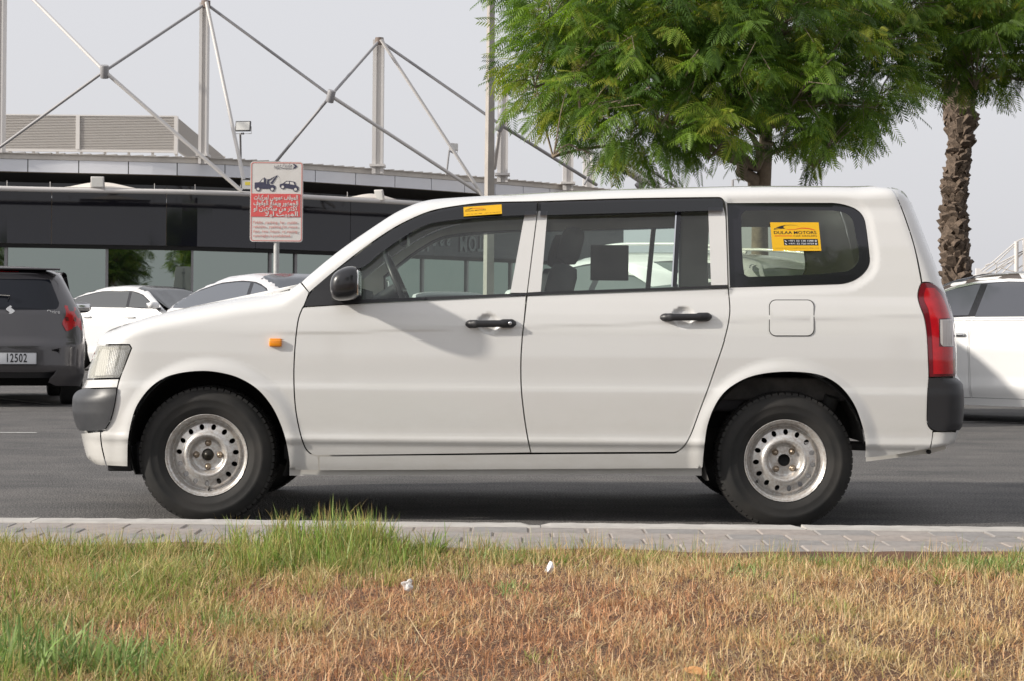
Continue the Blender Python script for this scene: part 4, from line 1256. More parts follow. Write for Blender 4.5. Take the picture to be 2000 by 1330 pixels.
def gen_car(name, label, cat, loc, rz, L, H, Wd, belt, kind, paint, roof=None, wheel_r=0.33, group=None, glassm=None, rails=False, handles='paint', chrome_line=False, vz=0.20, roof_edge=False):
    root = empty(name, loc, rz, label, cat, group)
    f = -L/2
    prof = {
        'suv': [(0, .57, .10), (.03, .61, .10), (.10, .645, .10), (.22, .675, .11), (.275, .70, .12), (.33, .79, .13), (.42, .935, .12), (.47, .975, .11), (.58, 1.0, .10), (.75, .99, .10), (.90, .955, .10), (.97, .93, .10), (1.0, .92, .10)],
        'hatch': [(0, .53, .10), (.03, .58, .10), (.12, .635, .10), (.24, .665, .11), (.29, .69, .12), (.36, .80, .13), (.45, .935, .12), (.51, .98, .11), (.60, 1.0, .10), (.75, .99, .10), (.88, .965, .10), (1.0, .945, .10)],
        'coupe': [(0, .50, .10), (.03, .55, .10), (.12, .60, .10), (.25, .645, .11), (.31, .675, .12), (.38, .80, .13), (.47, .95, .12), (.53, .99, .11), (.60, 1.0, .10), (.70, .985, .10), (.80, .925, .11), (.90, .82, .12), (.965, .735, .11), (1.0, .71, .10)],
        'saloon': [(0, .46, .10), (.03, .52, .10), (.12, .585, .10), (.25, .635, .11), (.30, .66, .12), (.37, .79, .13), (.46, .945, .12), (.52, .985, .11), (.59, 1.0, .10), (.68, .985, .10), (.76, .925, .11), (.84, .80, .12), (.895, .735, .11), (.97, .72, .10), (1.0, .70, .10)],
    }[kind]
    top = [(f + a*L, b*H, h) for a, b, h in prof]
    hw = Wd/2
    bz = belt
    sec = curve([(0.0, hw-.07), (0.18, hw-.05), (0.26, hw-.028), (0.30, hw-.012), (0.33, hw-.004), (0.45, hw-.012), (0.62, hw-.006), (bz-.26, hw), (bz-.21, hw-.008), (bz-.08, hw-.022), (bz, hw-.045), (bz+.06, hw-.075), (H-.12, hw-.235), (H, hw-.26), (H+.3, hw-.3)], 0.012)
    xf = curve([(0.1, f+.10), (0.25, f+.03), (0.45, f), (0.55, f+.01), (0.72, f+.06), (0.9, f+.12), (1.0, f+.15), (2.0, f+.2)], 0.02)
    if kind in ('suv', 'hatch'):
        xr = curve([(0.1, L/2-.10), (0.30, L/2-.02), (0.42, L/2), (0.66, L/2-.01), (0.70, L/2-.04), (bz, L/2-.09), (H-.18, L/2-.30), (H-.10, L/2-.36), (H, L/2-.42), (2.2, L/2-.6)], 0.015)
    else:
        xr = curve([(0.1, L/2-.12), (0.30, L/2-.03), (0.42, L/2), (0.62, L/2-.01), (0.68, L/2-.03), (0.95, L/2-.05), (1.1, L/2-.12), (2.2, L/2-.4)], 0.015)
    B = Body(0.0, sec, xf, xr, 0.62, 0.42, curve([(x, z-h) for x, z, h in top], 0.03), curve([(x, z) for x, z, h in top], 0.03), 2.8, 0.14, 0.02, 0.0, L/2)
    zc = B.zc
    wx = (f + 0.185*L, f + 0.795*L)
    ar = wheel_r + 0.045
    st = 0.055
    def side(nm, poly, mat, holes=(), off=0.0, thick=0.015, inset=0.0, parent=None, both=True, step=st, raw=False):
        V, F, N = make_panel(B, side_map(-2.0), poly, holes, step, off, thick, inset, (0.9, 2.02), None, eps=0.004, pstep=0.04, raw=raw)
        a = mesh_obj(nm, np_mesh(nm, V, F, N, mat), parent[0] if isinstance(parent, list) else (parent or root))
        V, F, N = mirror_y(V, F, N, 0.0)
        b = mesh_obj(nm, np_mesh(nm, V, F, N, mat), parent[1] if isinstance(parent, list) else (parent or root))
        return [a, b]
    def endp(nm, poly, mat, rear=True, off=0.0, thick=0.012, holes=(), parent=None, step=0.06, inset=0.0):
        V, F, N = make_panel(B, rear_map(3.2) if rear else front_map(-3.2), poly, holes, step, off, thick, inset, (0.4, 2.9), None, eps=0.004, raw=True)
        return mesh_obj(nm, np_mesh(nm, V, F, N, mat), parent or root)
    def topp(nm, poly, mat, off=0.001, thick=0.01, parent=None, holes=()):
        V, F, N = make_panel(B, top_map(2.2), poly, holes, 0.07, off, thick, 0.0, (0.2, 1.6), None, eps=0.004, raw=True)
        return mesh_obj(nm, np_mesh(nm, V, F, N, mat), parent or root)
    # outline of the side: along the top just under the crown, then the arches
    xs = np.linspace(f+0.15, L/2-0.10, 40)
    B_ = 0.84
    up = []
    for x in xs:
        z1 = float(zc(np.array([x+0.06]))[0]); h = 0.10
        if x > float(xr(np.array([z1-.03]))[0]) - 0.10: break
        up.append((x, z1 - 0.030))
    zt_ = up[-1][1]
    for z_ in np.linspace(zt_-.05, 0.70, 10): up.append((float(xr(np.array([z_]))[0]) - 0.075, z_))
    def arch(cx):
        return [(cx + ar*math.cos(R(t)), wheel_r + ar*math.sin(R(t))) for t in range(195, -16, -15)]
    zf = 0.50
    out = [(f+0.07, zf)] + up + [(L/2-0.06, 0.62), (L/2-0.05, 0.30), (L/2-0.12, 0.22)]
    a1 = arch(wx[1])[::-1]; a0 = arch(wx[0])[::-1]
    low = [(L/2-0.10, 0.22)] + [(wx[1]+ar+0.01, 0.20)] + a1[1:-1] + [(wx[1]-ar-0.02, 0.17), (wx[0]+ar+0.02, 0.17)] + a0[1:-1] + [(wx[0]-ar-0.01, 0.20), (f+0.12, 0.22), (f+0.07, 0.34)]
    outline = out[:-1] + low
    xB = f + 0.515*L
    xA = f + (0.315 if kind != 'suv' else 0.30)*L; xR = f + (0.745 if kind != 'suv' else 0.735)*L
    dtop = bz - 0.012
    fd = [(xA, dtop), (xB-0.005, dtop+.01), (xB-0.012, 0.7), (xB+0.008, 0.24), (wx[0]+ar+0.22, 0.235), (wx[0]+ar+0.10, 0.30), (xA-0.06, 0.62)]
    rd = [(xB+0.005, dtop+.01), (xR, dtop+.015), (xR-0.01, 0.75), (wx[1]-ar+0.06, 0.58), (wx[1]-ar-0.06, 0.36), (wx[1]-ar-0.12, 0.24), (xB+0.018, 0.24), (xB-0.002, 0.7)]
    side('body_side', outline, paint, holes=[fd, rd], inset=0.0, raw=False)
    dA = side('front_door', fd, paint, inset=0.004); dB = side('rear_door', rd, paint, inset=0.004)
    # glasshouse
    def wtop(x): return float(zc(np.array([x+0.05]))[0]) - 0.105
    xw0 = next(x for x in np.linspace(xA-0.3, xB, 80) if wtop(x) > bz+0.04)
    xw1 = {'suv': f+.90*L, 'hatch': f+.83*L, 'coupe': f+.92*L, 'saloon': f+.835*L}[kind]
    xw1 = next((x for x in np.linspace(xw1, xB, 60) if wtop(x) > bz+0.06), xw1)
    def gl(x0, x1, d, n=10, slant=0.0, s1=0.0):
        lo = [(x0, bz+0.015+d), (x1, bz+0.03+d)]
        ups = []
        for t in np.linspace(0, 1, n):
            xt = (x1 + s1) + ((x0 + slant) - (x1 + s1))*t
            ups.append((xt, max(bz+0.03+d, wtop(xt)-d)))
        return lo + ups
    gm = glassm or M['car_glass']
    side('window_frame', gl(xw0-0.02, xw1, 0.0, 18), M['gloss_black'], off=-0.002, thick=0.003, raw=True)
    side('front_window', gl(xw0+0.06, xB-0.04, 0.018, 12, s1=0.06), gm, off=-0.004, thick=0.001, raw=True, parent=dA)
    if kind == 'suv':
        side('rear_window', gl(xB+0.03, xR-0.0, 0.018, 10, slant=0.06), gm, off=-0.004, thick=0.001, raw=True, parent=dB)
        q = [(xR+0.05, bz+0.05), (xR+0.36, bz+0.20), (xR+0.30, bz+0.25), (xR+0.10, wtop(xR+.1)-0.02)]
        side('quarter_window', q, gm, off=-0.004, thick=0.001, raw=True)
    else:
        side('rear_window', gl(xB+0.03, xw1-0.10, 0.018, 12, slant=0.06), gm, off=-0.004, thick=0.001, raw=True, parent=dB)
    if chrome_line:
        pts = [(x, wtop(x)+0.012) for x in np.linspace(xw0+.1, xw1-.05, 14)]
        side('chrome_strip', pts + [(x, z-0.022) for x, z in pts[::-1]], M['chrome'], off=-0.006, thick=0.004, raw=True)
        side('chrome_strip', [(xw0, bz+0.003), (xw1, bz+0.018), (xw1, bz+0.030), (xw0, bz+0.015)], M['chrome'], off=-0.006, thick=0.004, raw=True)
    if roof_edge:
        pts = [(x, wtop(x)+0.018) for x in np.linspace(xw0-.05, xw1+.05, 18)]
        side('roof_edge', pts + [(x, z+0.075) for x, z in pts[::-1]], roof, off=-0.004, thick=0.003, raw=True)
    hm = paint if handles == 'paint' else M['chrome']
    for dd, x in ((dA, xB-0.24), (dB, xR-0.24)):
        for k in (0, 1):
            z = bz-0.14
            y = float(sec(np.array([z]))[0])
            y = -y if k == 0 else y
            a, b_ = sorted((y*0.985, y + (-0.035 if k == 0 else 0.035)))
            MB().rbox((x, a, z-0.014), (x+0.19, b_, z+0.014), 0.011).build('door_handle', hm, dd[k])
    # tops and ends
    def line(x, w, n=9): return [(x - B.bow*((w*t)/0.8)**2, w*t) for t in np.linspace(-1, 1, n)]
    cw = {'suv': .275, 'hatch': .29, 'coupe': .31, 'saloon': .30}[kind]; hd = {'suv': .455, 'hatch': .50, 'coupe': .52, 'saloon': .51}[kind]
    xc, xh = f+cw*L, f+hd*L
    topp('bonnet', line(f+0.12, hw-.17) + line(xc-0.02, hw-.13)[::-1], paint)
    topp('windscreen', line(xc, hw-.155) + line(xh, hw-.30)[::-1], gm, off=-0.012)
    re = {'suv': .93, 'hatch': .90, 'coupe': .74, 'saloon': .70}[kind]
    topp('roof', line(xh+0.01, hw-.27) + line(f+re*L, hw-.28)[::-1], roof or paint)
    if kind in ('coupe', 'saloon'):
        r2 = {'coupe': .955, 'saloon': .875}[kind]
        topp('rear_screen', line(f+(re+.008)*L, hw-.29) + line(f+r2*L, hw-.20)[::-1], gm, off=-0.002)
        topp('boot_lid', line(f+(r2+.006)*L, hw-.17) + line(L/2-0.14, hw-.17)[::-1], paint)
        endp('boot_panel', rrect(-hw+.16, .62, hw-.16, 0.70*H-.02, .04), paint)
        ztl = 0.80
    else:
        tgt_ = endp('tailgate', rrect(-hw+.12, .60, hw-.12, H-.055, .05), paint, holes=[rrect(-hw+.30, bz+.03, hw-.30, H-.17, .06)])
        endp('rear_screen', rrect(-hw+.29, bz+.02, hw-.29, H-.16, .06), gm, off=0.004, thick=0, parent=tgt_)
        ztl = 0.90
    endp('rear_bumper', rrect(-hw+.10, .36, hw-.10, .595, .05), paint)
    endp('rear_valance', rrect(-hw+.12, vz, hw-.12, .355, .04), M['black_plastic'], off=0.006)
    endp('front_bumper', rrect(-hw+.12, .30, hw-.12, .50, .05), paint, rear=False)
    endp('grille', rrect(-hw+.42, .50, hw-.42, .66, .05), M['gloss_black'], rear=False, off=0.004)
    endp('front_valance', rrect(-hw+.14, .18, hw-.14, .295, .04), M['black_plastic'], rear=False)
    for s in (-1, 1):
        a, b_ = sorted((s*(hw-.40), s*(hw-.08)))
        endp('headlight', rrect(a, .56, b_, .68, .04), M['clear_ribs'], rear=False, off=-0.003)
    # underbody, wheel wells, wheels
    MB().rbox((wx[0]-.1, -hw+.18, .20), (wx[1]+.1, hw-.18, .34), .02).build('floor_pan', M['dark'], root)
    MB().rbox((f+.25, -hw+.25, .34), (L/2-.25, hw-.25, bz-.12), .05).build('inner_body', M['dark'], root)
    tm, rm = gen_wheel(wheel_r)
    for cx in wx:
        for s in (-1, 1):
            mb = MB(); mb.lathe([(ar, s*(hw-.03)), (ar+.01, s*(hw-.06)), (ar+.01, s*(hw-.34)), (0, s*(hw-.34))], (cx, 0, wheel_r), n=24, a0=R(-18), a1=R(198))
            mb.build('wheel_well', M['dark'], root)
            w = mesh_obj('wheel', tm, root); w.location = (cx, s*(hw-.035), wheel_r); w.rotation_euler = (0, 0, R(180) if s > 0 else 0)
            mesh_obj('rim', rm, w)
    # mirrors
    for s in (-1, 1):
        mm = MB(); V, F = blob(xA+0.16, s*(hw+.10), bz+.075, .075, .12, .065, 2.6, 12, 18); mm.add(V, F, True)
        mo = mm.build('door_mirror', paint, root)
        am = MB().rbox((xA+.12, min(s*(hw-.06), s*(hw+.06)), bz+.0), (xA+.22, max(s*(hw-.06), s*(hw+.06)), bz+.04), .012).build('mirror_arm', M['gloss_black'], mo)
        MB().rbox((xA+.205, min(s*(hw+.0), s*(hw+.20)), bz+.03), (xA+.238, max(s*(hw+.0), s*(hw+.20)), bz+.12), .008).build('mirror_glass', M['chrome'], mo)
    if rails:
        for s in (-1, 1):
            y = s*(hw-.235)
            pts = []
            for t in np.linspace(0, 1, 14):
                x = f + (.50+.40*t)*L
                zz = float(zc(np.array([x]))[0]) + 0.010 + 0.038*min(1, t/.08, (1-t)/.08)
                pts.append((x, y, zz))
            MB().tube(pts, 0.017, 8).build('roof_rail', M['paint2'], root)
    return root, B, endp, side, topp

_gw = {}
def gen_wheel(r):
    k = round(r, 3)
    if k in _gw: return _gw[k]
    mb = MB(); rr_ = r - 0.105
    mb.lathe([(rr_-.005, .012), (rr_+.004, 0), (rr_+.03, -.006), (r-.03, -.004), (r-.008, .012), (r, .04), (r, .17), (r-.01, .20), (rr_, .21)], n=56)
    o = mb.build('wheel', M['rubber'], None); a = o.data; bpy.data.objects.remove(o)
    mb = MB(); mb.lathe([(rr_+.002, .004), (rr_-.006, .0), (rr_-.014, .012), (rr_-.018, .05)], n=40)
    mb.lathe([(0, .022), (.03, .022), (.034, .03)], n=20)
    for j in range(5):
        for e in (-1, 1):
            t = R(72*j) + e*0.13
            c, s_ = math.cos(t), math.sin(t)
            p0 = Vector((.028*math.cos(R(72*j)), .028, .028*math.sin(R(72*j)))); p1 = Vector(((rr_-.012)*c, .014, (rr_-.012)*s_))
            mb.tube([p0, p1], [.018, .012], 6)
    o = mb.build('rim', principled('alloy', (.55, .55, .56), .3, metal=.9), None); b = o.data; bpy.data.objects.remove(o)
    mb = MB(); 
    _gw[k] = (a, b)
    return _gw[k]

# --- dark grey hatchback seen from behind
SZ = R(-72)
rear_c = Vector((PO(20, 700, 11.15).x, 11.15*KD, 0))
SL = 3.86
cc = rear_c - Vector((math.cos(SZ), math.sin(SZ), 0))*SL/2
gs, GB, g_end, g_side, g_top = gen_car('grey_hatchback', 'dark grey hatchback seen from behind at the left edge, white number plate 12502', 'car', cc, SZ, SL, 1.50, 1.60, 0.98, 'hatch', M['grey_paint'], wheel_r=0.31, vz=.30)
M['plate'] = principled('plate_white', (0.75, 0.76, 0.78), 0.4)
M['ink'] = principled('black_ink', (0.015, 0.015, 0.018), 0.5)
def on_rear(y, z, off=0.0):
    O = np.array([[3.2, y, z]]); D = np.array([[-1.0, 0, 0]])
    Q, h = GB.cast(O, D, 0.4, 2.9); return Vector((Q[0][0]+off, y, z))
MR = Matrix(((0, 0, 1, 0), (1, 0, 0, 0), (0, 1, 0, 0), (0, 0, 0, 1)))     # text plane facing +x, reading towards +y
g_end('plate_recess', rrect(-.42, .40, .42, .64, .05), M['grey_paint'], off=0.0, thick=0.02, inset=0)
pl = MB().rbox((0, -.265, -.062), (.012, .265, .062), .004, Matrix.Translation(on_rear(0, .51, .012))).build('number_plate', M['plate'], gs)
for a in ((-.268, -.066, .268, -.060), (-.268, .060, .268, .066), (-.270, -.066, -.262, .066), (.262, -.066, .270, .066)):
    MB().box((0.0, a[0], a[1]), (.018, a[2], a[3]), Matrix.Translation(on_rear(0, .51, .012))).build('plate_frame', M['black_plastic'], pl)
text_mesh('plate_number', '12502', .125, M['ink'], pl, Matrix.Translation(on_rear(.06, .508, .0265)) @ MR, .0006, bold=.002, sx=.62, font_spacing=1.15)
text_mesh('plate_code', 'DUBAI', .035, M['ink'], pl, Matrix.Translation(on_rear(-.19, .51, .0265)) @ MR, .0006)
# badge
bd = [(-.5, .18), (-.2, .42), (.0, .58), (.2, .42), (.06, .31), (.16, .22), (.5, -.04), (.5, -.18), (.2, -.42), (.0, -.58), (-.2, -.42), (-.06, -.31), (-.16, -.22), (-.5, .04)]
q = on_rear(0, 1.0, .002)
MB().prism([(a*.085, b*.085) for a, b in bd], 'x', 0, .006, Matrix.Translation(q)).build('badge', M['chrome'], gs)
text_mesh('model_script', 'Dzire', .055, M['chrome'], gs, Matrix.Translation(on_rear(.44, .985, .002)) @ MR, .001, sx=1.1)
for s in (-1, 1):
    pts = [(s*.56, 1.06), (s*.68, 1.035), (s*.735, .90), (s*.745, .795), (s*.57, .785), (s*.53, .86)]
    if s < 0: pts = pts[::-1]
    t_ = g_end('tail_light', pts, M['red_lens'], off=-.008, thick=.02)
    pts = [(s*.56, .935), (s*.68, .93), (s*.68, .89), (s*.57, .895)]
    if s < 0: pts = pts[::-1]
    g_end('reversing_lens', pts, M['dark_red'], off=-.012, parent=t_)
g_end('stop_lamp', rrect(-.10, 1.405, .10, 1.425, .008), M['red_lens'], off=-.006)
MB().tube([on_rear(-.02, 1.11, .02), on_rear(.0, 1.15, .02), on_rear(-.30, 1.165, .02)], .008, 6).build('rear_wiper', M['black_plastic'], gs)
sp = MB(); sp.rbox((SL/2-.60, -.52, 1.430), (SL/2-.34, .52, 1.452), .010); sp.build('roof_spoiler', M['grey_paint'], gs)

# --- white coupe-like car beyond it
gen_car('white_coupe', 'white coupe with a sloping tail and tinted windows beyond the dark grey hatchback', 'car', (-6.6, 33.6, 0), R(180-30), 4.7, 1.60, 1.90, 1.13, 'coupe', M['paint2'], wheel_r=.36, glassm=principled('greyish_glass', (.07, .075, .08), .08, spec=.8))
# --- pale silver saloon whose roof shows above the wagon's bonnet
gen_car('silver_hatchback', 'pale silver-white car whose roof and tinted side windows show above the wagon bonnet', 'car', (-2.50, 21.3, 0), R(180-46), 4.1, 1.50, 1.76, 1.02, 'coupe', M['silver'], wheel_r=.31, glassm=principled('blue_grey_glass', (.10, .11, .13), .1, spec=.8))
# --- white car facing us, seen through the wagon's front window
gen_car('white_saloon', 'white car facing the road, seen through the front side window of the wagon', 'car', (-1.1, 31.5, 0), R(96), 4.6, 1.50, 1.80, 1.0, 'saloon', M['paint2'])
# --- white crossover seen through the rear door window
gen_car('white_crossover', 'white crossover with roof rails seen through the rear door window of the wagon', 'car', (1.20, 17.6, 0), R(-40), 4.3, 1.62, 1.78, 1.10, 'suv', M['paint2'], wheel_r=.34, rails=True, glassm=principled('mid_glass', (.12, .14, .14), .12, spec=.8))
# --- white saloon with a dark roof at the right edge
gen_car('white_dark_roofed_saloon', 'white saloon with a brownish dark roof and chrome window strip at the right edge', 'car', (4.92, 17.95, 0), R(-38), 4.75, 1.475, 1.84, 0.98, 'saloon', M['paint2'], roof=principled('dark_roof', (.09, .075, .07), .3, coat=.6), wheel_r=.34, chrome_line=True, roof_edge=True, handles='chrome', glassm=principled('smoky_glass', (.06, .065, .08), .08, spec=.9))
# ------------------------------------------------------------ showroom with the masted roof
M['clad'] = principled('dark_blue_cladding', (0.016, 0.016, 0.025), 0.05, spec=0.6, bump=(0.5, 0.03, 0.05))
M['fascia'] = principled('pale_fascia_panel', (0.74, 0.755, 0.80), 0.45, noise=(2, 0.3, (0.66, 0.68, 0.72)))
M['gutter'] = principled('beige_roof_edge', (0.58, 0.55, 0.51), 0.6, noise=(3, 0.6, (0.42, 0.39, 0.36)))
M['steel'] = principled('pale_painted_steel', (0.62, 0.60, 0.585), 0.5, noise=(0.8, 0.4, (0.54, 0.52, 0.505)))
M['steel_d'] = principled('grey_painted_steel', (0.30, 0.295, 0.305), 0.5, noise=(0.8, 0.4, (0.25, 0.245, 0.25)))
M['shop_glass'] = None
def shop_glass():
    m, n, l, out = nt('shop_glass')
    gl = n.new('ShaderNodeBsdfGlossy'); gl.inputs['Roughness'].default_value = 0.012; gl.inputs[0].default_value = (0.33, 0.375, 0.345, 1)
    df = n.new('ShaderNodeBsdfDiffuse'); df.inputs[0].default_value = (0.035, 0.045, 0.04, 1)
    mx = n.new('ShaderNodeMixShader'); mx.inputs[0].default_value = 0.86
    tc = n.new('ShaderNodeTexCoord'); tx = n.new('ShaderNodeTexNoise'); tx.inputs['Scale'].default_value = 0.9
    bp = n.new('ShaderNodeBump'); bp.inputs['Strength'].default_value = 0.05; bp.inputs['Distance'].default_value = 0.05
    l.new(tc.outputs['Object'], tx.inputs['Vector']); l.new(tx.outputs['Fac'], bp.inputs['Height']); l.new(bp.outputs[0], gl.inputs['Normal'])
    l.new(df.outputs[0], mx.inputs[1]); l.new(gl.outputs[0], mx.inputs[2]); l.new(mx.outputs[0], out.inputs['Surface'])
    return m
M['shop_glass'] = shop_glass()

HT = 4.10      # eave height above the eye
def depth_from_top(px, py): 
    d = ray(px, py); return HT/d[2]
# plan curve of the eave
eave = []
for px, py in ((-420, 283), (-200, 291), (0, 299), (220, 303.5), (430, 309), (620, 322), (835, 338), (1000, 352), (1130, 364), (1300, 384)):
    Y = depth_from_top(px, py); q = P(px, py, Y); eave.append((q.x, q.y))
ex = np.array([e[0] for e in eave]); ey = np.array([e[1] for e in eave])
# smooth plan line by arc length
def smooth_line(xs, ys, n=240):
    d = np.concatenate([[0], np.cumsum(np.hypot(np.diff(xs), np.diff(ys)))])
    t = np.linspace(0, d[-1], n); X = np.interp(t, d, xs); Y = np.interp(t, d, ys)
    k = np.ones(31)/31
    Xs = np.convolve(np.pad(X, 15, mode='reflect', reflect_type='odd'), k, 'valid'); Ys = np.convolve(np.pad(Y, 15, mode='reflect', reflect_type='odd'), k, 'valid')
    return Xs, Ys
EX, EY = smooth_line(ex, ey)
ES = np.concatenate([[0], np.cumsum(np.hypot(np.diff(EX), np.diff(EY)))])
def ep(s, off=0.0):
    """point of the plan line at arc length s, moved back by off"""
    x, y = float(np.interp(s, ES, EX)), float(np.interp(s, ES, EY))
    x2, y2 = float(np.interp(s+.1, ES, EX)), float(np.interp(s+.1, ES, EY)); x1, y1 = float(np.interp(s-.1, ES, EX)), float(np.interp(s-.1, ES, EY))
    t = Vector((x2-x1, y2-y1)).normalized(); nrm = Vector((-t.y, t.x))
    return Vector((x + nrm.x*off, y + nrm.y*off))
def s_at_px(px):
    v = EX/EY; return float(np.interp((px-1000)/FPX, v, ES))
ZT = CAMZ + HT
bld = empty('showroom_building', (ep(8).x, ep(8).y, 0), 0, 'car showroom with dark glossy cladding, pale fascia and a roof hung from steel masts', 'building')
B0 = Vector((ep(8).x, ep(8).y, 0))
def bobj(mb, name, mat, parent=None, fix=True):
    mb.v = [(v[0]-B0.x, v[1]-B0.y, v[2]) for v in mb.v] if parent is None or parent is bld or True else mb.v
    return mb.build(name, mat, parent or bld, fix=fix)
def wall(s0, s1, z0, z1, off, thick=0.08, n=None):
    n = n or max(1, int((s1-s0)/0.6))
    V, F = [], []
    for i in range(n+1):
        s = s0 + (s1-s0)*i/n
        a, b = ep(s, off), ep(s, off+thick)
        V += [(a.x, a.y, z0), (a.x, a.y, z1), (b.x, b.y, z1), (b.x, b.y, z0)]
    for i in range(n):
        for k in range(4):
            F.append((i*4+k, i*4+(k+1) % 4, (i+1)*4+(k+1) % 4, (i+1)*4+k))
    F += [(0, 1, 2, 3), (n*4+3, n*4+2, n*4+1, n*4)]
    return MB().add(V, F)
S1 = float(ES[-1])
# roof edge: gutter strip, ribbed sheet ends, fascia panels one by one
bobj(wall(0, S1, ZT-0.15, ZT-0.015, -0.05, 0.10), 'roof_edge', M['gutter'])
rb = MB(); s = 0.15
while s < S1-0.3:
    a, b = ep(s, -0.10), ep(s+0.30, -0.10); c, d = ep(s+.30, 2.0), ep(s, 2.0)
    z = ZT - 0.012
    rb.add([(a.x, a.y, z), (b.x, b.y, z+0.028), (c.x, c.y, z+0.10), (d.x, d.y, z+.075), (a.x, a.y, z-.012), (b.x, b.y, z-.012)], [(0, 1, 2, 3), (4, 5, 1, 0)])
    s += 0.31
bobj(rb, 'roof_sheets', M['gutter'], fix=False)['kind'] = 'stuff'
joints = [s_at_px(p) for p in (-240, -145, -45, 51.6, 151, 248, 343, 436, 527, 612, 690.7, 767.5, 838.6, 903.6, 963, 1018, 1070, 1120, 1170)]
for i in range(len(joints)-1):
    bobj(wall(joints[i]+.012, joints[i+1]-.012, ZT-0.455, ZT-0.155, -0.03, 0.05, 2), 'fascia_panel', M['fascia'])
bobj(wall(0, S1, ZT-0.46, ZT-0.15, 0.0, 0.06), 'fascia_backing', M['dark'])
# roof deck, soffit, cladding, storefront
rd_ = MB(); V, F = [], []
n = 40
for i in range(n+1):
    a, b = ep(S1*i/n, 0.0), ep(S1*i/n, 16.0)
    V += [(a.x, a.y, ZT-.03), (b.x, b.y, ZT+.1)]
F = [(i*2, i*2+2, i*2+3, i*2+1) for i in range(n)]
bobj(rd_.add(V, F), 'roof_deck', M['gutter'])
sf = MB(); V = []
for i in range(n+1):
    a, b = ep(S1*i/n, 0.03), ep(S1*i/n, 1.9)
    V += [(a.x, a.y, ZT-.47), (b.x, b.y, ZT-.62)]
bobj(sf.add(V, F), 'soffit', M['dark'])
ZC = CAMZ + 1.98
for i in range(9):      # tall dark panels
    a = S1*i/9; b = S1*(i+1)/9
    bobj(wall(a+.006, b-.006, ZC, ZT-.48, 1.55, 0.10, 6), 'cladding_panel', M['clad'])
bobj(wall(0, S1, ZC-0.10, ZC-0.003, 1.58, 0.12), 'lintel', M['dark'])
mull = [s_at_px(p) for p in (-420, -150, 3, 197, 398, 588, 640, 720, 810, 900, 990, 1080, 1200)]
for i in range(len(mull)-1):
    if mull[i+1] - mull[i] < 0.2: continue
    bobj(wall(mull[i]+.03, mull[i+1]-.03, 0.25, ZC-.10, 1.70, 0.02, 1), 'shop_window', M['shop_glass'])
for i, m_ in enumerate(mull):
    bobj(wall(m_-.035, m_+.035, 0.0, ZC-.09, 1.64, 0.10, 1), 'mullion', M['steel_d'])
bobj(wall(0, S1, 0.0, 0.25, 1.66, 0.12), 'plinth', M['gutter'])
bobj(wall(0, S1, 0, ZT, 15.8, 0.2), 'rear_wall', M['gutter'])

# reflection of big lettering, laid on the dark band as flipped grey letters
M['reflected_letters'] = principled('letter_reflection_grey', (0.20, 0.22, 0.24), 0.5)
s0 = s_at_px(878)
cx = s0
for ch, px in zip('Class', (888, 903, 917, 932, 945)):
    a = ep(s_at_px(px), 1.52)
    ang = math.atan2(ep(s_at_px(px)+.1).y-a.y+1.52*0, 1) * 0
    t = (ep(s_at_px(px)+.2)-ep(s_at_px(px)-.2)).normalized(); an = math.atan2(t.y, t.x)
    o = text_mesh('reflected_letter', ch, .66, M['reflected_letters'], bld, Matrix.Translation((a.x-B0.x, a.y-B0.y, P(px, 474, a.y).z)) @ Matrix.Rotation(an, 4, 'Z') @ Matrix.Rotation(R(-90), 4, 'X'), .01, bold=.012, sx=.62)
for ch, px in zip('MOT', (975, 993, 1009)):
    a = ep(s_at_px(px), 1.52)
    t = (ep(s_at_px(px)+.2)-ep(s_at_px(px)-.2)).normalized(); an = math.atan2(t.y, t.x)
    text_mesh('reflected_letter', ch, .62, M['reflected_letters'], bld, Matrix.Translation((a.x-B0.x, a.y-B0.y, P(px, 476, a.y).z)) @ Matrix.Rotation(an, 4, 'Z') @ Matrix.Rotation(R(-90), 4, 'X'), .01, bold=.012, sx=.6)

# long tube under the eave with lamps and shade cloth
TY = -0.9
zt = []
for px, py in ((-300, 362), (0, 369), (240, 374), (470, 380), (620, 389), (830, 401), (960, 409)):
    s_ = s_at_px(px); q = ep(s_, TY); Yd = q.y
    zt.append((s_, P(px, py, Yd).z))
pts = []
for k in range(60):
    s_ = zt[0][0] + (zt[-1][0]-zt[0][0])*k/59
    q = ep(s_, TY); pts.append((q.x, q.y, float(np.interp(s_, [a for a, b in zt], [b for a, b in zt]))))
bobj(MB().tube(pts, 0.062, 12), 'eave_tube', M['steel'])
def tube_pt(px, dz=0.0, off=TY):
    s_ = s_at_px(px); q = ep(s_, off); return Vector((q.x, q.y, float(np.interp(s_, [a for a, b in zt], [b for a, b in zt])) + dz))
for px in (16, 103, 300, 369, 640, 842):
    a = tube_pt(px, .05); bobj(MB().tube([a, a + Vector((0, 0, .14))], .008, 5), 'cable_stud', M['steel'])
M['cloth'] = principled('white_shade_cloth', (0.75, 0.70, 0.64), 0.8)
for c0, c1, cm, h in ((118, 275, 185, .15), (636, 742, 685, .13)):
    V, F = [], []
    m = 24
    for i in range(m+1):
        t = i/m; px = c0 + (c1-c0)*t
        a = tube_pt(px, .07, TY); hh = h*math.sin(math.pi*t)**1.5
        V += [(a.x, a.y, a.z), (a.x, a.y+.25, a.z+hh), (a.x, a.y+.9, a.z+.0)]
    for i in range(m):
        F += [(i*3, i*3+3, i*3+4, i*3+1), (i*3+1, i*3+4, i*3+5, i*3+2)]
    bobj(MB().add(V, F, True), 'shade_cloth', M['cloth'])
M['lamp_glass'] = principled('floodlight_glass', (0.62, 0.62, 0.60), 0.25)
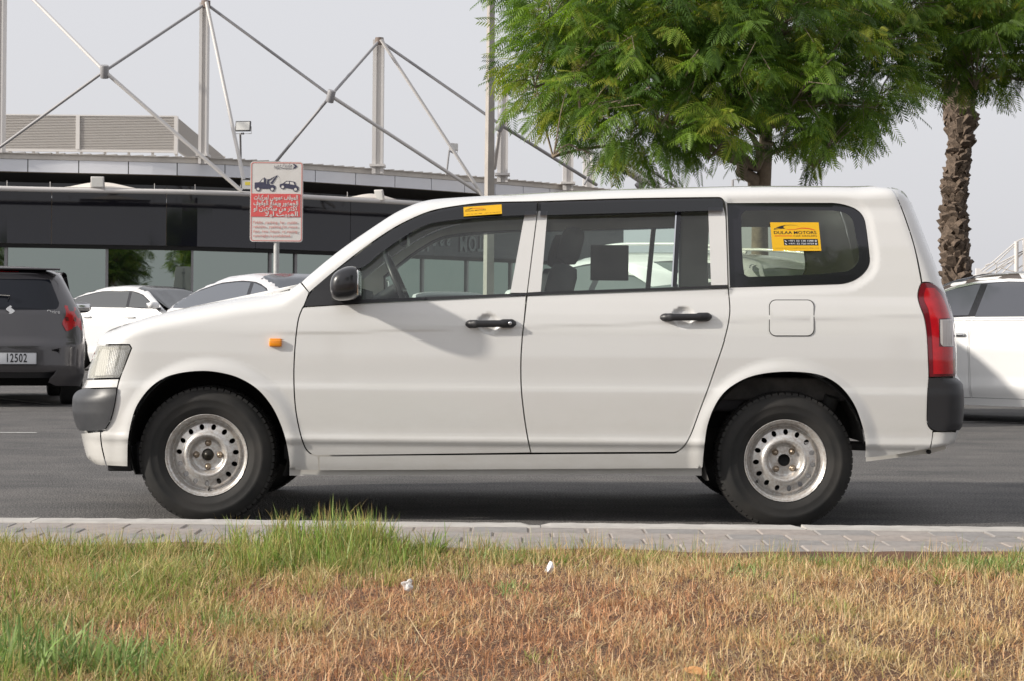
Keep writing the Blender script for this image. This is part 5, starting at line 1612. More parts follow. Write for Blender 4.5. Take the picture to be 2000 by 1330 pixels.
M['lamp_case'] = principled('floodlight_case', (0.07, 0.07, 0.075), 0.5)
M['yellow_led'] = principled('yellow_diode', (0.75, 0.62, 0.08), 0.4)
def floodlight(x, y, z, w, h, rz, tilt, label, pole=None, case=None, diode=False, grp='floodlights on the showroom roof edge'):
    r = empty('floodlight', (x, y, z), rz, label, 'floodlight', grp)
    Mt = Matrix.Rotation(tilt, 4, 'X')
    b = MB().rbox((-w/2, -.03, -h/2), (w/2, .03, h/2), .012, Mt).build('housing', case or M['lamp_case'], r)
    MB().box((-w/2+.025, -.035, -h/2+.025), (w/2-.025, -.031, h/2-.025), Mt).build('front_glass', M['lamp_glass'], r)
    if diode: MB().box((-w*.18, -.040, -h*.05), (w*.30, -.036, h*.25), Mt).build('diode_panel', M['yellow_led'], r)
    fins = MB()
    for k in range(7): fins.box((-w/2+.03+k*(w-.06)/7, .03, -h/2+.02), (-w/2+.04+k*(w-.06)/7, .07, h/2-.02), Mt)
    fins.build('cooling_fins', case or M['lamp_case'], r)
    MB().tube([(-w/2-.01, 0, 0), (-w/2-.01, .02, -h/2-.05), (w/2+.01, .02, -h/2-.05), (w/2+.01, 0, 0)], .009, 6).build('bracket', M['steel'], r)
    if pole: MB().tube([(0, .02, -h/2-.05)] + [tuple(Vector(p) - Vector((x, y, z))) for p in pole], .028, 8).build('pole', M['steel_d'], r)
    return r
def F_(px, py, Y): return P(px, py, Y)
a = PO(475, 247.5, 25.9); floodlight(a.x, a.y, a.z, .38, .25, R(-8), R(-8), 'dark square floodlight on a thin pole above the parking sign', [PO(467, 262, 26), PO(464, 300, 26.2), PO(462, 322, 26.3)])
a = tube_pt(190.5); a = P(190.5, 356.5, a.y-.05); floodlight(a.x, a.y, a.z, .31, .26, 0, R(8), 'pale grey floodlight on the long tube, at the left of the showroom', None, M['steel'])
a = PO(483, 362, 25.6); floodlight(a.x, a.y, a.z, .30, .26, R(10), R(-6), 'black floodlight with a yellow patch just left of the parking sign', None, None, True)
a = PO(741, 382, 27.4); floodlight(a.x, a.y, a.z, .24, .28, R(-25), R(20), 'tilted pale floodlight on the long tube right of the parking sign', None, M['steel'])
a = PO(886, 288, 28.6); floodlight(a.x, a.y, a.z, .26, .20, R(40), R(0), 'small grey lamp on a short post in front of the second mast', [PO(875, 296, 28.6), PO(868, 344, 28.6)], M['steel'])
a = PO(1161, 315, 27.5); floodlight(a.x, a.y, a.z, .20, .32, R(30), R(-20), 'narrow floodlight by the far masts, half behind the leaves', [PO(1148, 345, 27.5), PO(1138, 362, 27.5)], M['steel'])

# masts and the space frame that hangs between them
def col(px, ytop, ybot, Y, wpx, name='mast', lean=0.0, gap=0.35, tw=None):
    """a box column: two flanges with a recessed web"""
    Y = Y*KD
    a, b = P(px, ytop, Y), P(px-(ybot-ytop)*0.0095, ybot, Y)
    b.z = max(b.z, ZT-.1)
    w = wpx*Y/FPX; x = 0.5*(a.x+b.x)
    r = MB()
    r.box((x-w/2, Y-.16, ZT-.2), (x-w/2+w*gap, Y+.16, a.z))
    r.box((x-w/2+w*gap, Y-.10, ZT-.2), (x+w/2-w*.22, Y+.12, a.z-.02))
    r.box((x+w/2-w*.22, Y-.16, ZT-.2), (x+w/2, Y+.16, a.z))
    r.box((x-w*.7, Y-.25, ZT-.02), (x+w*.7, Y+.25, ZT+.04))
    return bobj(r, name, M['steel'])
col(4, -40, 285, 26.0, 13)
col(400, 8, 300, 26.2, 16)
col(740, 80, 330, 27.6, 21)
col(983, 150, 352, 29.0, 21)
col(1110, 270, 364, 30.6, 20)
col(1150, 296, 366, 33.0, 22)
def rod(p, q, r=.040, nm='truss_rod', m=None):
    return bobj(MB().tube([p, q], r, 10), nm, m or M['steel'])
def hub(px, py, Y, d, r=.10, L=.30, m=None):
    Y = Y*KD
    c = P(px, py, Y); d = Vector(d).normalized()
    return bobj(MB().tube([c - d*L/2, c - d*(L/2-.02), c + d*(L/2-.02), c + d*L/2], [r*.93, r, r, r*.93], 18), 'truss_hub', m or M['steel_d'])
T1, T2, T3 = PO(402, 8, 26.0), PO(741, 80, 27.4), PO(980, 155, 28.8)
H1, H2, H3 = PO(204, 140, 24.9), PO(646, 188, 26.2), PO(977, 244, 27.6)
hub(204, 141, 24.9, (.05, -.35, 1)); hub(646, 189, 26.2, (.25, -.3, 1)); hub(977, 246, 27.6, (.4, -.3, 1))
G0 = PO(5, -60, 25.8)
E1, E2, E3 = PO(472, 374, 25.2), PO(940, 380, 27.8), PO(1165, 362, 29.5)
rod(G0, H1); rod(H1, E1, .046); rod(T1, H1, .036, m=M['steel_d']); rod(H1, PO(-30, 310, 25.6), .036, m=M['steel_d'])
rod(T1, H2, .036, m=M['steel_d']); rod(H2, E2, .046); rod(T2, H2, .036, m=M['steel_d']); rod(H2, PO(538, 318, 26.6), .036, m=M['steel_d'])
rod(T2, H3, .038, m=M['steel_d']); rod(H3, E3, .046, m=M['steel_d']); rod(T3, H3, .05); rod(H3, PO(966, 330, 28.5), .05)
rod(T1 + Vector((.05, -.2, 0)), PO(476, 352, 25.3), .044); rod(T2 + Vector((.05, -.2, 0)), PO(944, 385, 27.6), .044)
H4, H5 = PO(1178, 306, 29), PO(1257, 360, 31)
hub(1178, 306, 29, (1, .2, .9), .14, .5); hub(1257, 356, 31, (1, .2, .9), .12, .5)
rod(PO(1120, 278, 29.5), PO(1300, 372, 29.5), .055); rod(PO(1178, 290, 30), PO(1290, 362, 31), .05); rod(PO(1130, 300, 29), PO(1178, 340, 29), .05); rod(H4, H5, .06, m=M['steel_d'])
rod(H4, PO(1280, 366, 30.4), .05); rod(PO(1163, 306, 33), H4, .05); rod(PO(1210, 295, 30), PO(1330, 372, 32), .045, m=M['steel_d'])
# caps on the masts
for c in (T1, T2):
    bobj(MB().tube([c + Vector((0, 0, -.10)), c + Vector((0, 0, .07))], .11, 12), 'mast_cap', principled('rusty_cap', (.16, .12, .10), .6))

# louvred plant screen on the roof
scr = empty('rooftop_plant_screen', (-10, 47.2, ZT), 0, 'beige horizontally ribbed plant screen on the showroom roof at the left', 'plant screen')
M['louvre'] = principled('louvre_beige', (0.46, 0.435, 0.41), 0.55)
YS = 28.0*KD
za, zb = P(150, 228, YS).z, P(150, 293, YS).z
x1 = P(345, 228, YS).x; x0 = P(-260, 228, YS).x
x2, Y2 = PO(437, 272, 34.5).x, 34.5*KD
zt0, zb0 = za, zb
sb0 = Vector((-10, 47.2, ZT))
nb = 21
for k in range(nb):
    z = zb + (za-zb)*(k+.5)/nb; h = (za-zb)/nb
    mb = MB(); prof = [(0, -h*.46), (-.035, -h*.30), (-.035, h*.15), (0, h*.46), (.02, h*.46), (.02, -h*.46)]
    V = [(x0, YS+p, z+q) for p, q in prof] + [(x1, YS+p, z+q) for p, q in prof]
    d = Vector((x2-x1, Y2-YS)).normalized(); nn = Vector((d.y, -d.x))
    V += [(x1+nn.x*-p*1.0 if False else x1 - nn.x*p, YS - nn.y*p, z+q) for p, q in prof] + [(x2 - nn.x*p, Y2 - nn.y*p, z+q) for p, q in prof]
    F = []
    for b in (0, 12):
        F += [(b+i, b+(i+1) % 6, b+6+(i+1) % 6, b+6+i) for i in range(6)]
    V = [(v[0]-sb0.x, v[1]-sb0.y, v[2]-sb0.z) for v in V]
    mb.add(V, F).build('louvre_slat', M['louvre'], scr)
def scr_box(lo, hi, nm='screen_post'):
    MB().box((lo[0]-sb0.x, lo[1]-sb0.y, lo[2]-sb0.z), (hi[0]-sb0.x, hi[1]-sb0.y, hi[2]-sb0.z)).build(nm, M['steel'], scr)
for px in (-60, 153):
    x = P(px, 250, YS).x; scr_box((x-.05, YS-.07, zb), (x+.05, YS-.036, za))
scr_box((x1-.05, YS-.06, zb-.1), (x1+.04, YS+.05, za+.02)); scr_box((x2-.05, Y2-.06, zb-.1), (x2+.05, Y2+.05, za+.02))
scr_box((x0, YS-.05, za), (x1, YS+.05, za+.035), 'screen_rail'); scr_box((x0, YS-.05, zb-.06), (x1, YS+.05, zb), 'screen_rail')
for i in range(14):
    x = x0 + (x1-x0)*i/13; scr_box((x-.03, YS, ZT-.02), (x+.03, YS+.06, zb-.05), 'screen_foot')
# ------------------------------------------------------------ light pole, parking sign, far things
M['pole'] = principled('weathered_pole', (0.42, 0.385, 0.35), 0.6, noise=(5, 0.7, (0.31, 0.285, 0.265)))
def light_pole():
    Y = 15.4*KD
    a, b = P(958.5, -60, Y), P(955.5, 400, Y)
    r = empty('light_pole', (b.x, Y, 0), 0, 'tall tapered square lamp post behind the wagon, at the edge of the tree crown', 'lamp post')
    x = b.x
    mb = MB(); V = []
    top = 8.4
    for z, w in ((0.0, .125), (3.2, .105), (top, .055)):
        xx = (a.x-b.x)/(a.z-b.z)*(z-b.z)*0.3
        V += [(xx-w/2+w*.0, -w/2, z), (xx+w/2, -w/2, z), (xx+w/2, w/2, z), (xx-w/2, w/2, z)]
    F = [(i*4+k, i*4+(k+1) % 4, (i+1)*4+(k+1) % 4, (i+1)*4+k) for i in range(2) for k in range(4)] + [(8, 9, 10, 11), (3, 2, 1, 0)]
    Rz = Matrix.Rotation(R(28), 4, 'Z')
    V = [tuple(Rz @ Vector(v)) for v in V]
    mb.add(V, F).build('shaft', M['pole'], r)
    MB().rbox((-.16, -.16, 0), (.16, .16, .03), .008).build('base_plate', M['pole'], r)
    MB().tube([(0, 0, top-.1), (0, -.5, top+.25), (0, -1.5, top+.35)], .035, 8).build('arm', M['pole'], r)
    MB().rbox((-.14, -2.1, top+.28), (.14, -1.45, top+.40), .04).build('lamp_head', M['steel_d'], r)
light_pole()

def shape_ar(s):
    """joins Arabic letters by their presentation forms and lays them out right to left"""
    T = {'ا': (0xFE8D, 0xFE8E, 0, 0), 'أ': (0xFE83, 0xFE84, 0, 0), 'ب': (0xFE8F, 0xFE90, 0xFE91, 0xFE92), 'ت': (0xFE95, 0xFE96, 0xFE97, 0xFE98), 'ث': (0xFE99, 0xFE9A, 0xFE9B, 0xFE9C),
         'ج': (0xFE9D, 0xFE9E, 0xFE9F, 0xFEA0), 'ر': (0xFEAD, 0xFEAE, 0, 0), 'س': (0xFEB1, 0xFEB2, 0xFEB3, 0xFEB4), 'ع': (0xFEC9, 0xFECA, 0xFECB, 0xFECC), 'ف': (0xFED1, 0xFED2, 0xFED3, 0xFED4),
         'ق': (0xFED5, 0xFED6, 0xFED7, 0xFED8), 'ك': (0xFED9, 0xFEDA, 0xFEDB, 0xFEDC), 'ل': (0xFEDD, 0xFEDE, 0xFEDF, 0xFEE0), 'م': (0xFEE1, 0xFEE2, 0xFEE3, 0xFEE4), 'ن': (0xFEE5, 0xFEE6, 0xFEE7, 0xFEE8),
         'ه': (0xFEE9, 0xFEEA, 0xFEEB, 0xFEEC), 'و': (0xFEED, 0xFEEE, 0, 0), 'ي': (0xFEF1, 0xFEF2, 0xFEF3, 0xFEF4), 'د': (0xFEA9, 0xFEAA, 0, 0), 'ة': (0xFE93, 0xFE94, 0, 0),
         '\u0001': (0xFEF7, 0xFEF8, 0, 0), '\u0002': (0xFEFB, 0xFEFC, 0, 0)}
    s = s.replace('لأ', '\u0001').replace('لا', '\u0002')
    out = []
    for i, ch in enumerate(s):
        if ch not in T: out.append(ch); continue
        f = T[ch]
        prev = i > 0 and s[i-1] in T and T[s[i-1]][2] != 0
        nxt = f[2] != 0 and i+1 < len(s) and s[i+1] in T
        out.append(chr(f[3] if prev and nxt else f[1] if prev else f[2] if nxt else f[0]))
    return ''.join(reversed(out))

def parking_sign():
    Y = 23.6
    def pp(x, y): return P(x, y, Y)
    c = pp(540, 395)
    r = empty('parking_sign', (c.x, Y, 0), 0, 'white and red two-hour parking sign with a tow truck picture on a grey post', 'sign')
    rr_ = Vector((cr, 0, sr))     # upright sign, no roll
    k = Y/FPX
    w, h = 103*k, 157*k
    cz = c.z
    M['sign_white'] = principled('sign_white', (0.68, 0.66, 0.64), 0.45, noise=(6, .5, (.60, .57, .54)))
    M['sign_red'] = principled('sign_faded_red', (0.66, 0.085, 0.085), 0.5, noise=(9, .6, (.60, .15, .14)))
    M['sign_pink'] = principled('sign_faded_pink', (0.62, 0.24, 0.22), 0.5)
    M['sign_navy'] = principled('sign_navy', (0.05, 0.05, 0.09), 0.5)
    MB().prism(rrect(-w/2, cz-h/2, w/2, cz+h/2, 6*k), 'y', 0, .02).build('sign_board', M['sign_white'], r)
    ob, ib = rrect(-w/2+1.5*k, cz-h/2+1.5*k, w/2-1.5*k, cz+h/2-1.5*k, 5*k), rrect(-w/2+3.2*k, cz-h/2+3.2*k, w/2-3.2*k, cz+h/2-3.2*k, 4*k)
    V2, F, _ = fill2d(np.array(ob), [np.array(ib)], 1.0)
    b_ = mesh_obj('sign_border', new_mesh('sign_border', [(v[0], -.003, v[1]) for v in V2], F[:, ::-1].tolist(), M['sign_pink']), r)
    def zz(py): return cz + (395-py)*k
    def xx(px): return (px-540)*k
    MB().box((xx(490.5), -.006, zz(424.5)), (xx(586.5), -.0025, zz(379.5))).build('red_band', M['sign_red'], r)
    TX = Matrix.Rotation(R(90), 4, 'X')
    def line(txt, px, py, size, mat, nm='sign_text', sx=1.0, bold=0.0, width=None, align='CENTER'):
        o = text_mesh(nm, txt, size, mat, r, None, .0005, bold=bold, align='LEFT')
        me = o.data
        xs = [v.co.x for v in me.vertices]
        if not xs: return o
        x0, x1 = min(xs), max(xs); sxx = (width/(x1-x0)) if width else sx
        for v in me.vertices: v.co.x = (v.co.x-(x0+x1)/2)*sxx
        me.transform(Matrix.Translation((xx(px), -.0085, zz(py))) @ TX)
        return o
    for t, py, wpx, px in ((shape_ar('الموقف عمومي لمركبات'), 387, 86, 539), (shape_ar('الجمهور ويمنع الوقوف'), 398, 87, 539), (shape_ar('لأكثر من ساعتين او'), 408.5, 87, 539), (shape_ar('المبيت ليلا'), 419, 64, 550)):
        line(t, px, py, 12.5*k, M['sign_white'], 'arabic_text', width=wpx*k, bold=.002)
    for t, py, wpx, px in (('Public  parking  for  public', 435.5, 86, 538), ('vehicles,  parking for more', 444, 87, 538), ('than  two  hours  or staying', 453, 87, 538), ('overnight is prohibited.', 461.5, 74, 532)):
        line(t, px, py, 7.6*k, M['sign_pink'], 'english_text', width=wpx*k)
    line(shape_ar('بلدية دبي'.replace('ل', 'ل')), 552, 323.5, 7*k, M['sign_navy'], 'header_text', width=34*k)
    line('Dubai Municipality', 552, 329, 4.6*k, M['sign_navy'], 'header_text', width=34*k)
    mb = MB()
    def poly(pts, y=-.004): 
        q = [(xx(a), zz(b)) for a, b in pts]; mb.prism(q, 'y', y-.001, y)
    poly([(571, 321), (575, 321), (580, 325.5), (575, 330), (571, 330), (575, 325.5)])
    # tow truck and hanging car
    poly([(497, 368), (497, 358), (506, 357), (512, 350), (519, 350), (519.5, 360), (521, 361), (522, 351), (525, 351), (525, 360), (528, 362), (534, 362), (538, 365), (538, 370), (497, 370)])
    mb.build('tow_truck_picture', M['sign_navy'], r); mb = MB()
    poly([(527, 359), (541, 343), (542, 344), (531, 361)]); poly([(524, 352), (541, 343), (541, 344), (525, 354)]); poly([(515, 348), (517, 348), (517, 350), (515, 350)])
    mb.build('crane_picture', M['sign_navy'], r); mb = MB()
    poly([(546, 366), (546, 361), (553, 358.5), (559, 354), (567, 354), (576, 356), (577.5, 362), (583, 366), (583, 372), (575, 371)])
    mb.build('towed_car_picture', M['sign_navy'], r); mb = MB()
    for cx_, cy_, rr2 in ((504, 370.5, 4.6), (531.5, 370.5, 4.6), (552, 366, 4.6), (577, 370.5, 4.6)):
        poly([(cx_+rr2*math.cos(t), cy_+rr2*math.sin(t)) for t in np.linspace(0, 2*math.pi, 14, endpoint=False)], -.0055); mb.build('picture_wheel', M['sign_navy'], r); mb = MB()
    mw = MB()
    for cx_, cy_ in ((504, 370.5), (531.5, 370.5), (552, 366), (577, 370.5)):
        mw.prism([(xx(cx_+2.8*math.cos(t)), zz(cy_+2.8*math.sin(t))) for t in np.linspace(0, 2*math.pi, 12, endpoint=False)], 'y', -.0085, -.0075)
    for pts in ([(508.5, 357), (512.5, 351.5), (515, 351.5), (515, 357)], [(556, 359), (560, 355.5), (564, 355.5), (564, 360)], [(566, 355.6), (573, 357), (575, 362), (566, 360.5)]):
        mw.prism([(xx(a), zz(b)) for a, b in pts], 'y', -.0068, -.0062)
    mw.prism([(xx(541.5), zz(344)), (xx(542), zz(344)), (xx(546.5), zz(361)), (xx(546), zz(361))], 'y', -.0068, -.0062)
    mw.build('picture_white', M['sign_white'], r)
    MB().tube([(0, .045, 0), (0, .045, cz+h*.42)], .037, 12).build('post', principled('galvanised_post', (.5, .5, .49), .45, noise=(20, .7, (.36, .36, .35))), r)
    for z in (cz-h*.28, cz+h*.28):
        MB().rbox((-.06, .015, z-.02), (.06, .09, z+.02), .005).build('clamp', M['steel_d'], r)
parking_sign()

# small far things
M['far_grey'] = principled('far_grey', (.30, .33, .40), .6)
a = PO(1820, 508, 40)
r = empty('far_sign', (a.x, a.y, 0), 0, 'small blue-grey sign board far off just behind the wagon tailgate', 'sign')
MB().box((-.16, -.02, PO(0, 535, 40).z), (.10, .02, PO(0, 500, 40).z)).build('board', M['far_grey'], r); MB().tube([(0, .05, 0), (0, .05, PO(0, 520, 40).z)], .04, 8).build('post', M['steel_d'], r)
a = PO(1431, 352, 46)
r = empty('distant_lamp_post', (a.x, a.y, 0), 0, 'thin distant lamp post with a short arm seen under the tree crown', 'lamp post')
MB().tube([(0, 0, 0), (0, 0, a.z), (.30, 0, a.z+.02), (.9, 0, a.z+.02)], .05, 6).build('shaft_and_arm', M['steel_d'], r)
MB().rbox((.6, -.1, a.z-.03), (1.0, .1, a.z+.05), .02).build('lamp_head', M['steel_d'], r)
# red and white barrier boards
M['hoarding_red'] = principled('hoarding_red', (.62, .12, .13), .6); M['hoarding_white'] = principled('hoarding_white', (.75, .74, .74), .6)
r = empty('red_and_white_hoarding', (PO(1910, 525, 48).x, 48*KD, 0), 0, 'far red and white site hoarding beyond the palm', 'hoarding')
for x0, x1, y0, y1, m in ((1876, 1880, 533, 545, 'red'), (1882, 1884, 526, 545, 'white'), (1884, 1887, 525, 545, 'red'), (1887, 1889, 525, 545, 'white'), (1906, 1914, 525, 545, 'white'), (1914, 1926, 531, 545, 'white')):
    a, b = PO(x0, y0, 48), PO(x1, y0, 48); z1 = a.z; z0 = max(0, PO(x0, y1, 48).z) * 0
    MB().box((a.x-PO(1910, 525, 48).x, -.05, z0), (b.x-PO(1910, 525, 48).x, .05, z1)).build('board_panel', M['hoarding_'+m], r)
# cable-stayed roof far to the right
M['pale_steel'] = principled('pale_far_steel', (.62, .60, .58), .5)  # one even pale tone for the far steel
r = empty('distant_cable_roof', (PO(1985, 540, 60).x, 60*KD, 0), 0, 'pale steel mast and stay-rod roof structure far off above the right-hand saloon', 'roof structure')
def dl(pts, w, nm='stay_rod', Y=60):
    o = PO(1985, 540, 60)
    MB().tube([PO(a, b, Y) - Vector((o.x, 60*KD, 0)) for a, b in pts], w, 6).build(nm, M['pale_steel'], r)
for pts, w in (([(1985, 473), (1985, 560)], .13), ([(1999, 466), (1999, 560)], .05)): dl(pts, w, 'mast')
for pts in ([(1895, 545), (1940, 512), (1985, 473)], [(1902, 545), (1945, 515), (1985, 477)], [(1918, 545), (1985, 498), (2010, 484)], [(1940, 512), (1946, 517), (1946, 545)], [(1930, 545), (1985, 503), (2010, 488)],
            [(1946, 545), (1978, 515), (2010, 482)], [(1962, 545), (2012, 508)], [(1972, 545), (2012, 520)], [(1948, 517), (2010, 485)], [(1924, 520), (1932, 516)], [(1905, 545), (1985, 508)], [(1985, 473), (2010, 462)], [(1985, 540), (2012, 528)], [(1955, 524), (2010, 540)]):
    dl(pts, .035)
# ------------------------------------------------------------ trees
def leaf_mat(name, cols, trans=0.35, rough=0.4):
    m, n, l, out = nt(name)
    at = n.new('ShaderNodeAttribute'); at.attribute_name = 'tone'; at.attribute_type = 'GEOMETRY'
    rp = n.new('ShaderNodeValToRGB'); e = rp.color_ramp.elements
    while len(e) < len(cols): e.new(0.5)
    for i, c in enumerate(cols):
        e[i].position = c[0]; e[i].color = (*c[1], 1)
    l.new(at.outputs['Fac'], rp.inputs[0])
    b = n.new('ShaderNodeBsdfPrincipled'); b.inputs['Roughness'].default_value = rough; b.inputs['Specular IOR Level'].default_value = 0.35
    t = n.new('ShaderNodeBsdfTranslucent')
    mt = n.new('ShaderNodeMix'); mt.data_type = 'RGBA'; mt.blend_type = 'MULTIPLY'; mt.inputs[0].default_value = 1; mt.inputs[7].default_value = (1.25, 1.35, 0.45, 1)
    l.new(rp.outputs[0], b.inputs['Base Color']); l.new(rp.outputs[0], mt.inputs[6]); l.new(mt.outputs[2], t.inputs[0])
    mx = n.new('ShaderNodeMixShader'); mx.inputs[0].default_value = trans
    l.new(b.outputs[0], mx.inputs[1]); l.new(t.outputs[0], mx.inputs[2]); l.new(mx.outputs[0], out.inputs['Surface'])
    return m
def tone_mesh(name, V, F, tone, mat, smooth=False):
    me = bpy.data.meshes.new(name)
    me.vertices.add(len(V)); me.vertices.foreach_set('co', np.ascontiguousarray(V, np.float32).ravel())
    F = np.asarray(F, np.int32); k = F.shape[1]
    me.loops.add(F.size); me.loops.foreach_set('vertex_index', F.ravel())
    me.polygons.add(len(F)); me.polygons.foreach_set('loop_start', np.arange(0, F.size, k, dtype=np.int32)); me.polygons.foreach_set('loop_total', np.full(len(F), k, np.int32))
    me.update(calc_edges=True)
    a = me.attributes.new('tone', 'FLOAT', 'POINT'); a.data.foreach_set('value', np.ascontiguousarray(tone, np.float32))
    me.materials.append(mat)
    if smooth: me.polygons.foreach_set('use_smooth', [True]*len(F))
    return me
M['leaf'] = leaf_mat('feathery_leaves', [(0.0, (.032, .066, .018)), (.40, (.085, .160, .028)), (.75, (.20, .31, .045)), (1.0, (.36, .30, .06))], .42)
M['bark'] = principled('tree_bark', (.30, .24, .18), .9, noise=(10, .8, (.16, .125, .095)), bump=(40, .6, .01))

nprs = np.random.RandomState(11)
def norm(a): return a/np.maximum(1e-9, np.linalg.norm(a, axis=-1, keepdims=True))
def frond_template(npair=8, L=1.0):
    """feather leaf in the xy plane along +x, unit length: kite shaped pinnae, each a folded strip"""
    V, F, w = [], [], []
    V += [(0, -.008, 0), (0, .008, 0), (1, 0, -.10)]; F.append((0, 1, 2))
    for i in range(npair):
        t = .16 + .80*i/(npair-1)
        ln = .36*(1-.55*abs(t-.45)**1.2)
        for s in (-1, 1):
            a = R(62 - 26*t)
            d = np.array([math.cos(a), s*math.sin(a), -.10]); p = np.array([t, 0, -.10*t*t])
            q = np.array([-d[1], d[0], 0])*.027
            b = len(V)
            m_ = p + d*ln*.55 + np.array([0, 0, -.00]); e_ = p + d*ln + np.array([0, 0, -.07*ln*3])
            V += [tuple(p), tuple(m_ - q), tuple(m_ + q + np.array([0, 0, .012])), tuple(e_)]
            F += [(b, b+1, b+2), (b+1, b+3, b+2)]
    return np.array(V), np.array(F)
FT_V, FT_F = frond_template()
def fronds(Pn, Dn, Un, Ln, Tn):
    """place feather leaves: base points, directions, up vectors, lengths, tones"""
    X = norm(Dn); Y = norm(np.cross(Un, X)); Z = np.cross(X, Y)
    V = Pn[:, None, :] + Ln[:, None, None]*(FT_V[None, :, 0:1]*X[:, None, :] + FT_V[None, :, 1:2]*Y[:, None, :] + FT_V[None, :, 2:3]*Z[:, None, :])
    n, m = len(Pn), len(FT_V)
    F = (FT_F[None] + (np.arange(n)*m)[:, None, None]).reshape(-1, 3)
    tone = np.repeat(Tn, m)
    return V.reshape(-1, 3), F, tone

def crown(blobs, ntw, Yc, Yr, gap, seed):
    rs = np.random.RandomState(seed)
    wts = np.array([b[2]**2 * (b[3] if len(b) > 3 else 1.0) for b in blobs], float); wts /= wts.sum()
    idx = rs.choice(len(blobs), ntw, p=wts)
    Pn, Dn, Un, Ln, Tn, tips = [], [], [], [], [], []
    for i in idx:
        bx, by, br = blobs[i][:3]
        d = rs.normal(size=3); d /= np.linalg.norm(d)
        r = br*(rs.uniform(.35, 1.0))**(1/2.2)
        Y = Yc + d[1]*Yr*min(1.0, br/110.0)*rs.uniform(.4, 1.0)
        qx, qy = bx + d[0]*r, by - d[2]*r
        if 1452 < qx < 1532 and qy > 215 and Y < 12.95*KD: continue      # the trunk stands clear of the leaves
        if gap is not None and gap(qx, qy, rs): continue
        c = np.array(P(qx, qy, Y))
        tw = norm(np.array([d[0], d[1]*.8, d[2]*.5 - .12]) + rs.normal(size=3)*.35)
        ln = rs.uniform(.16, .38)
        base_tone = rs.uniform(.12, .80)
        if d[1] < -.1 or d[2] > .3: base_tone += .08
        k = rs.randint(6, 11)
        side = norm(np.cross(tw, [0, 0, 1.0]) + 1e-6)
        for j in range(k):
            t = (j+1)/k
            p = c + tw*ln*t
            s = 1 if j % 2 else -1
            dd = norm(tw*(.35+.65*t) + side*s*(1.05-.65*t) + np.array([0, 0, -.30-.35*rs.rand()]) + rs.normal(size=3)*.22)
            Pn.append(p); Dn.append(dd); Un.append(norm(np.array([0, 0, 1.0]) + rs.normal(size=3)*.35)); Ln.append(rs.uniform(.15, .28)); Tn.append(np.clip(base_tone + rs.normal()*.10, 0, .88) if rs.rand() > .012 else .98)
        tips.append((c - tw*.05, c + tw*ln))
    V, F, tone = fronds(np.array(Pn), np.array(Dn), np.array(Un), np.array(Ln), np.array(Tn))
    return V, F, tone, tips

def limb(mb, a, b, ra, rb, seed, n=7, wob=.08):
    rs = random.Random(seed); a, b = Vector(a), Vector(b); L = (b-a).length
    pts, rr_ = [], []
    for i in range(n+1):
        t = i/n; p = a.lerp(b, t)
        w = wob*L*math.sin(math.pi*t)
        pts.append(p + Vector((rs.uniform(-w, w), rs.uniform(-w, w), rs.uniform(-w, w)*.5 + .10*L*math.sin(math.pi*t)))); rr_.append(ra + (rb-ra)*t)
    mb.tube(pts, rr_, 9)
    return pts

def make_tree(name, label, base, trunk_pts, trunk_r, blobs, ntw, Yc, Yr, seed, limbs, gap=None):
    root = empty(name, base, 0, label, 'tree')
    O = Vector(base)
    V, F, tone, tips = crown(blobs, ntw, Yc, Yr, gap, seed)
    V = V - np.array(base)
    co = mesh_obj('crown', tone_mesh('crown', V, F, tone, M['leaf']), root); co['kind'] = 'stuff'
    mb = MB()
    mb.tube([Vector(p)-O for p in trunk_pts], trunk_r, 14)
    mb.build('trunk', M['bark'], root)
    for i, (a, b, ra, rb) in enumerate(limbs):
        mb = MB(); pts = limb(mb, Vector(a)-O, Vector(b)-O, ra, rb, seed*31+i)
        mb.build('limb', M['bark'], root)
    tw = MB()
    rs = random.Random(seed+5)
    ends = [Vector(l[1])-O for l in limbs]
    for k, (a, b) in enumerate(tips):
        if k % 3: continue
        a, b = Vector(a)-O, Vector(b)-O
        e = min(ends, key=lambda q: (q-a).length)
        if (e-a).length < 1.1: tw.tube([e, e.lerp(a, .5)+Vector((0, 0, .05)), a, b], [.012, .008, .005, .003], 4, caps=False)
        else: tw.tube([a + (e-a).normalized()*.5, a, b], [.007, .005, .003], 4, caps=False)
    t_ = tw.build('twigs', M['bark'], root, fix=False); t_['kind'] = 'stuff'
    return root

def gap1(x, y, rs):
    # thin lower fringe: the further below this line the fewer twigs
    line_ = float(np.interp(x, [950, 1000, 1080, 1160, 1210, 1290, 1340, 1450, 1560, 1640, 1700, 1760, 1790, 1840, 1900, 1960, 2040], [210, 240, 262, 285, 330, 330, 300, 318, 325, 318, 262, 215, 195, 185, 200, 185, 175]))
    n_ = math.sin(x*.061)*math.cos(y*.053+x*.02) + math.sin(x*.023+y*.047)
    return (y > line_ - 50 and rs.rand() < min(1, .25 + (y-line_+50)/60)) or (n_ > 1.05 and y > 60 and rs.rand() < .85)
TB = (PO(1490, 400, 12.9).x, 12.9*KD, 0.0)
blobs1 = [(1075, 45, 70), (1045, 160, 55), (1065, 232, 50), (1130, 115, 115), (1135, 225, 66), (1250, 55, 130), (1245, 190, 118), (1290, 265, 55, .6), (1228, 336, 34, 1.3), (1175, 345, 18, 1.5), (1400, 90, 150), (1395, 235, 110), (1385, 300, 50, .6), (1500, 50, 150),
          (1540, 190, 120), (1520, 290, 62, .7), (1590, 318, 50, .8), (1650, 338, 34, .7), (1630, 250, 66, .7), (1660, 120, 115), (1710, 195, 62), (1560, -50, 150), (1300, -50, 150), (1120, -30, 110), (1080, 303, 22, .6), (1335, 335, 30, .7), (1445, 335, 34, .5)]
